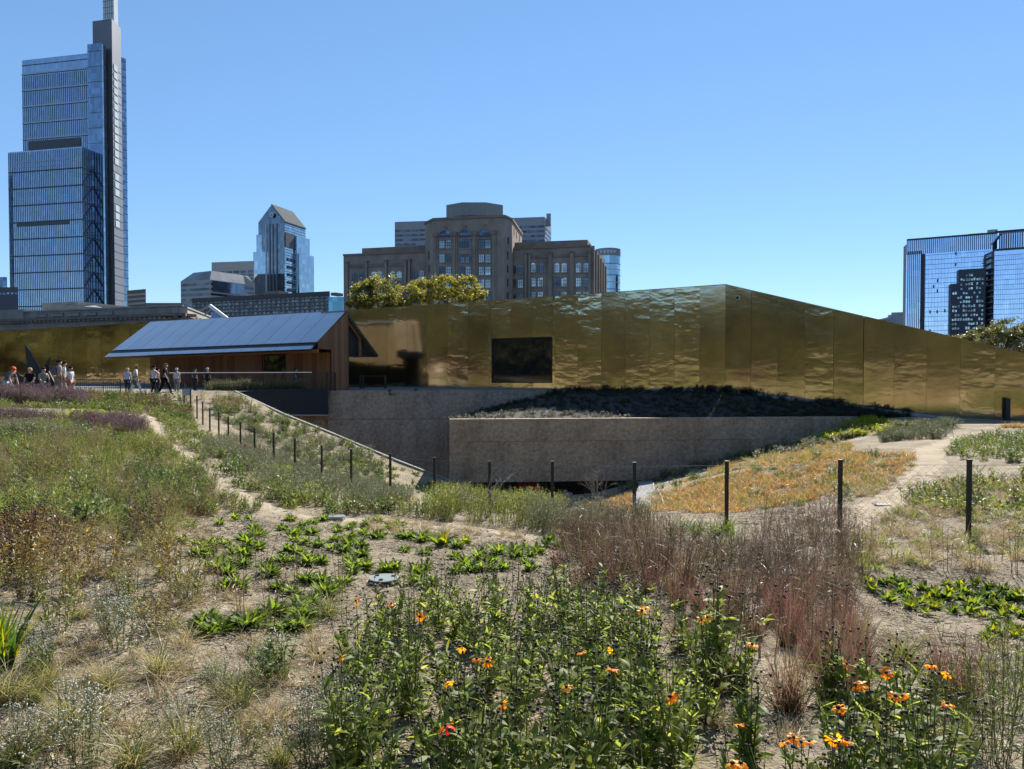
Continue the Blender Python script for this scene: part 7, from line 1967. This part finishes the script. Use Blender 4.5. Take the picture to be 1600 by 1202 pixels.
def person(u, d, vtop, face_deg, label, skin='light', top=('white', (0.7, 0.7, 0.68)), bottom=('navy', (0.03, 0.035, 0.05)), hair=('brown', (0.04, 0.025, 0.018)), long_hair=False, cap=None,
           pose='stand', shorts=False, sleeves=True, ground=None, h=1.72, dress=False):
    gp = P(u, 600, d); gz = ground if ground is not None else EYE - 1.47
    if vtop is not None and pose in ('stand', 'walk'):
        h = max(1.45, min(1.95, ZV(vtop, d) - gz))
    t = empty('person', (gp[0], gp[1], gz)); tag(t, label, 'person')
    k = h / 1.72; fa = R(face_deg)                     # 0 = facing the viewer, 90 = facing right, 180 = facing away
    fx, fy = math.sin(fa), -math.cos(fa); rx, ry = -fy, fx
    def W(x, y, z): return Vector(((x * rx + y * fx) * k, (x * ry + y * fy) * k, z * k))   # x side, y forward
    lean = {'stand': 0.03, 'walk': 0.05, 'sit': 0.10, 'bend': 0.62}[pose]
    hip = 0.93
    if pose == 'sit': hip = 0.50
    if pose == 'bend': hip = 0.82
    def up(z, x=0.0, y=0.0):                            # point on the leaning torso, z measured from the hip
        s_, c_ = math.sin(lean), math.cos(lean)
        return (x, y * c_ + z * s_, hip + z * c_ - y * s_)
    pel, waist, chest, neck, chin, crownp = up(0), up(0.17), up(0.38), up(0.53), up(0.60, 0, 0.02), up(0.75, 0, 0.03)
    if pose == 'bend':
        chin, crownp = up(0.60, 0, 0.03), up(0.73, 0, 0.08)
    J = {}; names = []
    def add(n, p, r_): J[n] = (W(*p), r_); names.append(n)
    add('pel', pel, (0.135, 0.105)); add('waist', waist, (0.125, 0.095)); add('chest', chest, (0.150, 0.108)); add('neck', neck, 0.055); add('chin', chin, 0.062); add('head', up(0.66, 0, 0.035), 0.088); add('crown', crownp, 0.062)
    E = [('pel', 'waist'), ('waist', 'chest'), ('chest', 'neck'), ('neck', 'chin'), ('chin', 'head'), ('head', 'crown')]
    for sd, nm in ((-1, 'l'), (1, 'r')):
        stride = 0.0
        if pose == 'walk': stride = 0.26 * sd
        sh = up(0.46, 0.185 * sd)
        if pose == 'sit': el, wr, hd, ft_ = up(0.22, 0.23 * sd, 0.10), up(0.05, 0.16 * sd, 0.30), up(0.03, 0.12 * sd, 0.37), up(0.02, 0.10 * sd, 0.44)
        elif pose == 'bend': el, wr, hd, ft_ = (0.2 * sd, 0.42, 0.82), (0.16 * sd, 0.52, 0.58), (0.15 * sd, 0.54, 0.50), (0.15 * sd, 0.55, 0.42)
        else:
            sw = -stride * 0.7
            el, wr, hd, ft_ = up(0.18, 0.235 * sd, -0.02 + sw * 0.5), up(-0.05, 0.245 * sd, 0.06 + sw), up(-0.13, 0.24 * sd, 0.08 + sw), up(-0.20, 0.235 * sd, 0.09 + sw)
        add('sh' + nm, sh, 0.062); add('el' + nm, el, 0.043); add('wr' + nm, wr, 0.028); add('hd' + nm, hd, (0.038, 0.020))
        E.extend([('chest', 'sh' + nm), ('sh' + nm, 'el' + nm), ('el' + nm, 'wr' + nm), ('wr' + nm, 'hd' + nm)])
        hv, fv = Vector(hd), Vector(ft_); wv_ = Vector(wr)
        axis = (fv - hv).normalized(); side = Vector((0, 1, 0)) if abs(axis.y) < 0.8 else Vector((0, 0, 1))
        for q, (off, ln) in enumerate(((-0.026, 0.066), (-0.009, 0.078), (0.009, 0.074), (0.026, 0.056))):
            a_ = hv + axis * 0.03 + side * off; b_ = a_ + axis * ln + Vector((-sd * 0.012, 0, 0))
            add('f%d%s' % (q, nm), a_, 0.0095); add('g%d%s' % (q, nm), b_, 0.0075); E.extend([('hd' + nm, 'f%d%s' % (q, nm)), ('f%d%s' % (q, nm), 'g%d%s' % (q, nm))])
        a_ = wv_ + (hv - wv_) * 0.6 + side * 0.035; add('t' + nm, a_, 0.011); add('tt' + nm, a_ + side * 0.02 + axis * 0.035, 0.009); E.extend([('hd' + nm, 't' + nm), ('t' + nm, 'tt' + nm)])
        hpz = (0.09 * sd, pel[1], pel[2] - 0.05)
        if pose == 'sit': kn, an, toe = (0.13 * sd, 0.40, 0.50), (0.13 * sd, 0.36, 0.09), (0.14 * sd, 0.52, 0.03)
        elif pose == 'bend': kn, an, toe = (0.12 * sd, 0.10, 0.46), (0.12 * sd, -0.08, 0.08), (0.12 * sd, 0.10, 0.03)
        else:
            kn = (0.10 * sd, 0.04 + stride * 0.62, 0.49); an = (0.10 * sd, -0.02 + stride * 1.15, 0.085 + (0.05 if stride < 0 else 0)); toe = (0.11 * sd, 0.14 + stride * 1.15, 0.03)
        add('hp' + nm, hpz, 0.088); add('kn' + nm, kn, 0.058); add('an' + nm, an, 0.037); add('toe' + nm, toe, (0.04, 0.025))
        E.extend([('pel', 'hp' + nm), ('hp' + nm, 'kn' + nm), ('kn' + nm, 'an' + nm), ('an' + nm, 'toe' + nm)])
    nz = up(0.655, 0, 0.135); add('nose', nz, 0.012); E.append(('head', 'nose'))
    for sd, nm in ((-1, 'l'), (1, 'r')): add('ear' + nm, up(0.655, 0.09 * sd, 0.02), 0.014); E.append(('head', 'ear' + nm))
    ix = {n_: i for i, n_ in enumerate(names)}
    def make(nm, keep, edges, scale, mat, root=0, rmin=0.0):
        vs = [J[n_][0] for n_ in keep]; loc = {n_: i for i, n_ in enumerate(keep)}
        ra_ = [tuple((x * k * scale + rmin * k) for x in (J[n_][1] if hasattr(J[n_][1], '__len__') else (J[n_][1],) * 2)) for n_ in keep]
        return skinned(nm, vs, [(loc[a], loc[b]) for a, b in edges if a in loc and b in loc], ra_, mat, t, 1, root)
    make('body', names, E, 1.0, SKIN[skin])
    arm = [x + s_ for s_ in 'lr' for x in (('sh', 'el') if sleeves else ('sh',))]
    if sleeves:
        for s_ in 'lr':
            J['el' + s_ + '2'] = (J['sh' + s_][0].lerp(J['el' + s_][0], 0.7), 0.052)
        arm = [x for s_ in 'lr' for x in ('sh' + s_, 'el' + s_ + '2')]
    Eb = E + [('sh' + s_, 'el' + s_ + '2') for s_ in 'lr']
    J['hem'] = (W(*up(-0.06)), (0.15, 0.12)); J['collar'] = (W(*up(0.49)), 0.07)
    make('shirt', ['hem', 'pel', 'waist', 'chest', 'collar'] + arm, [('hem', 'pel'), ('chest', 'collar')] + [e for e in Eb if 'neck' not in e], 1.10, cloth(*top), 1, 0.010)
    if dress:
        J['skirt'] = (W(0, pel[1] + (0.25 if pose == 'sit' else 0), 0.42), (0.22, 0.20)); make('skirt', ['pel', 'skirt'], [('pel', 'skirt')], 1.12, cloth(*bottom), 0, 0.012)
    else:
        legk = [x + s_ for s_ in 'lr' for x in ('hp', 'kn', 'an')]
        if shorts:
            legk = [x + s_ for s_ in 'lr' for x in ('hp', 'kn')]
        make('trousers', ['pel'] + legk, E, 1.14, cloth(*bottom), 0, 0.014)
    for s_ in 'lr':
        make('shoe', ['an' + s_, 'toe' + s_], E, 1.12, cloth('shoe_grey', (0.16, 0.15, 0.14)), 0, 0.010)
    hm = cloth('hair_' + hair[0], hair[1]) if cap is None else cloth('cap_' + cap[0], cap[1])
    c_ = W(*up(0.70, 0, 0.005)); q = QM()
    a_ = np.linspace(0, 2 * math.pi, 13)[:-1]; rows = []
    upv = (J['crown'][0] - J['chin'][0]).normalized(); fw_ = Vector((fx, fy, 0)); fw_ = (fw_ - upv * fw_.dot(upv)).normalized(); rt_ = fw_.cross(upv)
    for ph, rr_ in ((-0.25, 0.112), (0.15, 0.112), (0.5, 0.100), (0.85, 0.075), (1.0, 0.02)):
        hgt = math.sin(ph * math.pi / 2) * 0.105
        rows.append([tuple(c_ + (rt_ * (math.cos(x) * rr_ * 0.92) + fw_ * (math.sin(x) * rr_ - (0.02 if ph < 0.2 else 0)) + upv * (hgt + (0.05 if ph < 0.2 and math.sin(x) > 0.3 else 0))) * k) for x in a_])
    V_ = np.array([p for r_ in rows for p in r_]); Q_ = np.array([(i * 12 + j, i * 12 + (j + 1) % 12, (i + 1) * 12 + (j + 1) % 12, (i + 1) * 12 + j) for i in range(4) for j in range(12)])
    q.add(V_, Q_)
    if long_hair:
        n0 = 8; pts_ = []
        for zz, rr_ in ((0.0, 0.105), (-0.10, 0.11), (-0.22, 0.10), (-0.30, 0.05)):
            for j in range(n0):
                x = math.pi * (1.08 + 0.84 * j / (n0 - 1))
                pts_.append(tuple(c_ + (rt_ * (math.cos(x) * rr_) + fw_ * (math.sin(x) * rr_ - 0.005) + upv * zz) * k))
        q.add(np.array(pts_), np.array([(i * n0 + j, i * n0 + j + 1, (i + 1) * n0 + j + 1, (i + 1) * n0 + j) for i in range(3) for j in range(n0 - 1)]))
    if cap is not None:
        b0 = c_ + (fw_ * 0.09 + upv * 0.03) * k
        pts_ = [b0 + rt_ * (-0.08 * k), b0 + rt_ * (0.08 * k), b0 + (rt_ * 0.06 + fw_ * 0.09 - upv * 0.015) * k, b0 + (rt_ * -0.06 + fw_ * 0.09 - upv * 0.015) * k]
        q.add(np.array([tuple(p) for p in pts_]), np.array([(0, 1, 2, 3)]))
    link('hair' if cap is None else 'cap', q.mesh('hair', hm), t)
    return t, J, W, k, up
def accessory(name, me_or_mb, mat, label, cat, p):
    o = me_or_mb.build(name, mat, origin=p); tag(o, label, cat); return o
GR = EYE - 1.47
white = ('white', (0.72, 0.71, 0.69)); black = ('black', (0.014, 0.014, 0.016)); navy = ('navy', (0.03, 0.035, 0.055)); tanc = ('tan', (0.38, 0.29, 0.21)); sage = ('sage', (0.26, 0.28, 0.21))
hb, hblond, hgrey, hblk = ('brown', (0.05, 0.03, 0.02)), ('blond', (0.55, 0.40, 0.22)), ('grey', (0.55, 0.54, 0.52)), ('black', (0.015, 0.012, 0.01))
person(10, 36.0, None, 78, 'person in slate blue top and orange red cap bending forward at the left edge', top=('slate', (0.12, 0.15, 0.18)), bottom=('pale_blue', (0.45, 0.50, 0.56)), cap=('orange_red', (0.75, 0.13, 0.06)), pose='bend', h=1.75)
person(48, 37.5, None, 8, 'person with long blond hair in black top sitting among the plants', top=black, bottom=black, hair=hblond, long_hair=True, pose='sit', h=1.68, ground=EYE - 1.27)
person(67, 36.5, None, 62, 'person with dark hair in sage dress sitting and leaning to the right', top=sage, bottom=sage, hair=hb, pose='sit', h=1.72, dress=True, sleeves=False, ground=EYE - 1.27)
t1, J1, W1_, k1, up1 = person(92, 36.0, 562.5, 135, 'tall person with backpack and short sleeves standing with back half turned', top=('pale_pink', (0.55, 0.42, 0.38)), bottom=tanc, hair=hb, shorts=True)
person(99.5, 37.2, 565.5, 120, 'person in white tee and tan trousers right behind the backpack wearer', top=white, bottom=tanc, hair=hblk)
person(110, 36.2, 573, 80, 'person with dark hair in white top and salmon trousers looking down to the right', top=white, bottom=('salmon', (0.50, 0.24, 0.20)), hair=hblk, skin='tan')
person(199, 41.5, 579.5, 175, 'person with pale cap and light blue top just behind the walker in white', top=('sky_blue', (0.40, 0.50, 0.66)), bottom=navy, cap=('straw', (0.58, 0.48, 0.33)))
t2, J2, W2_, k2, up2 = person(211.5, 39.5, 570, 110, 'person walking in white tee and white trousers with olive shirt tied at the waist', skin='brown', top=white, bottom=('white_trouser', (0.74, 0.73, 0.71)), hair=('gold_wrap', (0.50, 0.30, 0.07)), pose='walk')
person(240, 40.5, 571.5, 165, 'person in black cap and pale grey sleeveless top with black trousers', top=('pale_grey', (0.50, 0.50, 0.52)), bottom=black, cap=('black', (0.014, 0.014, 0.016)), sleeves=False, pose='walk')
person(246, 42.2, 576, 140, 'person with dark hair half hidden between the black cap and the black tee', top=('pale_pink', (0.55, 0.42, 0.38)), bottom=navy, hair=hblk, sleeves=False)
t3, J3, W3_, k3, up3 = person(258, 39.8, 568.5, 95, 'person with grey brown long hair in black tee carrying a blue bottle', top=black, bottom=black, hair=('ash', (0.22, 0.17, 0.13)), long_hair=True, pose='walk')
person(276, 43.5, 580, 170, 'person with white hair and grey trousers at the end of the railing', top=('grey_white', (0.48, 0.49, 0.52)), bottom=('grey', (0.16, 0.17, 0.20)), hair=hgrey)
person(304.5, 46.5, 578, 150, 'person in dark grey top behind the picket railing nearer the plaza', top=('charcoal', (0.05, 0.055, 0.065)), bottom=navy, hair=hb)
person(324, 47.5, 575, 180, 'person with white hair in black jacket behind the picket railing', top=black, bottom=black, hair=hgrey)
person(462, 50.8, 579, 110, 'person in navy top and blue jeans on the footbridge before the pavilion wall', top=navy, bottom=('denim', (0.10, 0.14, 0.24)), hair=hb)
# things they carry or wear that would come away
def pack(J, W, k, up, t):
    m_ = MB(); base = np.array(t.location)
    c = [W(*up(0.10, sx * 0.14, -0.12 - dy)) for dy in (0, 0.17) for sx in (-1, 1)] + [W(*up(0.50, sx * 0.12, -0.12 - dy * 0.8)) for dy in (0, 0.17) for sx in (-1, 1)]
    c = [base + np.array(x) for x in c]
    m_.hexa([c[2], c[3], c[1], c[0], c[6], c[7], c[5], c[4]])
    o = m_.build('backpack', cloth('slate_blue', (0.12, 0.15, 0.20)), origin=base)
    bv = o.modifiers.new('round', 'BEVEL'); bv.width = 0.06; bv.segments = 3
    tag(o, 'slate blue backpack on the tall person at left', 'backpack')
pack(J1, W1_, k1, up1, t1)
m_ = MB(); base = np.array(t2.location); ring_ = []
for z, rr_ in ((0.12, 0.15), (0.05, 0.175), (-0.18, 0.20), (-0.36, 0.19)):
    ring_.append([base + np.array(W2_(*up2(z, rr_ * math.cos(x), 0.85 * rr_ * math.sin(x) - 0.02))) for x in np.linspace(math.pi * 0.75, math.pi * 2.25, 12)])
for a, b in zip(ring_[:-1], ring_[1:]):
    for i in range(11): m_.poly([a[i], a[i + 1], b[i + 1], b[i]])
o = m_.build('tied_shirt', cloth('olive', (0.17, 0.17, 0.11)), origin=base, smooth=True); o.modifiers.new('thick', 'SOLIDIFY').thickness = 0.012; tag(o, 'olive shirt tied round the waist of the walker in white', 'shirt')
m_ = MB(); hp_ = np.array(t3.location) + np.array(J3['hdr'][0]); m_.lathe(hp_ - [0, 0, 0.2], [(0.033, 0), (0.035, 0.02), (0.035, 0.15), (0.015, 0.19), (0.016, 0.22)], 12)
tag(m_.build('water_bottle', surface('blue_bottle', (0.10, 0.30, 0.62), rough=0.25), origin=hp_), 'blue water bottle in the hand of the person in the black tee', 'bottle')

# ================================================================== labels that tell look-alikes apart by their place in rows
ORD = ['first', 'second', 'third', 'fourth', 'fifth', 'sixth', 'seventh', 'eighth', 'ninth', 'tenth', 'eleventh', 'twelfth', 'thirteenth', 'fourteenth', 'fifteenth', 'sixteenth', 'seventeenth', 'eighteenth', 'nineteenth', 'twentieth']
def by_rows(group, stem_text, rows):
    obs = [o for o in SC.objects if o.parent is None and o.get('group') == group]
    if len(obs) < 2: return
    pos = sorted(((project(o.location)[1], project(o.location)[0], o) for o in obs), key=lambda q: -q[0])
    n = len(pos); per = math.ceil(n / rows)
    for r in range(math.ceil(n / per)):
        row = sorted(pos[r * per:(r + 1) * per], key=lambda q: q[1])
        for i, (_, _, o) in enumerate(row):
            place = ORD[i] + ' from left' if len(row) > 1 else 'alone'
            o['label'] = stem_text + ', ' + place + (', ' + ORD[r] + ' row back' if rows > 1 else '')
for g_, s_, r_ in (('green rosettes on the open mulch', 'low green rosette on open mulch', 11), ('fuller rosettes below the footpath', 'fuller green rosette below the footpath', 5),
                   ('broad leaved plants at right', 'broad leaved bright green plant at right', 4), ('red brown bunch grasses', 'red brown bunch grass right of the bed', 5),
                   ('silvery bushes', 'small silvery blue bush among brown grasses', 2), ('seed headed plants of the foreground bed', 'seed headed leafy plant in the bed', 11),
                   ('seed headed plants right of the bed', 'seed headed plant on bare mulch at right', 2), ('orange flowers in the middle of the bed', 'plant with orange flower in the bed middle', 2),
                   ('orange flowers in the middle of the bed in pairs', 'plant with paired orange flowers in the bed middle', 1),
                   ('orange flowers at the right end of the bed', 'plant with orange flower at the bed right end', 1), ('orange flowers at the right end of the bed in pairs', 'plant with paired orange flowers at the bed right end', 1),
                   ('orange flowers before the red grasses', 'plant with orange flower before the red grasses', 1), ('orange flowers before the red grasses in pairs', 'plant with paired orange flowers before the red grasses', 1),
                   ('orange flowers at the lower right', 'plant with orange flower at lower right', 2), ('orange flowers at the lower right in pairs', 'plant with paired orange flowers at lower right', 1),
                   ('orange flowers at the bottom right edge', 'plant with orange flower at the bottom right', 1), ('orange flowers at the bottom right edge in pairs', 'plant with clustered orange flowers at bottom right', 1),
                   ('bare seed stalks', 'bare dark seed stalks behind the flower bed', 2), ('dead stalks left', 'thin dead brown stalks between the rosettes', 1), ('dead stalks right', 'thin dead brown stalks behind the broad leaves', 1),
                   ('arching grass tufts left', 'arching straw grass tuft at left', 2), ('white flowered sprays', 'grey green spray with tiny white flowers', 2), ('dry clumps left', 'dry yellow brown clump left of the rosettes', 2),
                   ('olive dry clumps left', 'dry olive leaved clump left of the rosettes', 1), ('yellow topped plants', 'small yellow topped plant', 1), ('trailing plants on the grey wall', 'dark plant trailing over the grey concrete wall top', 1)):
    by_rows(g_, s_, r_)
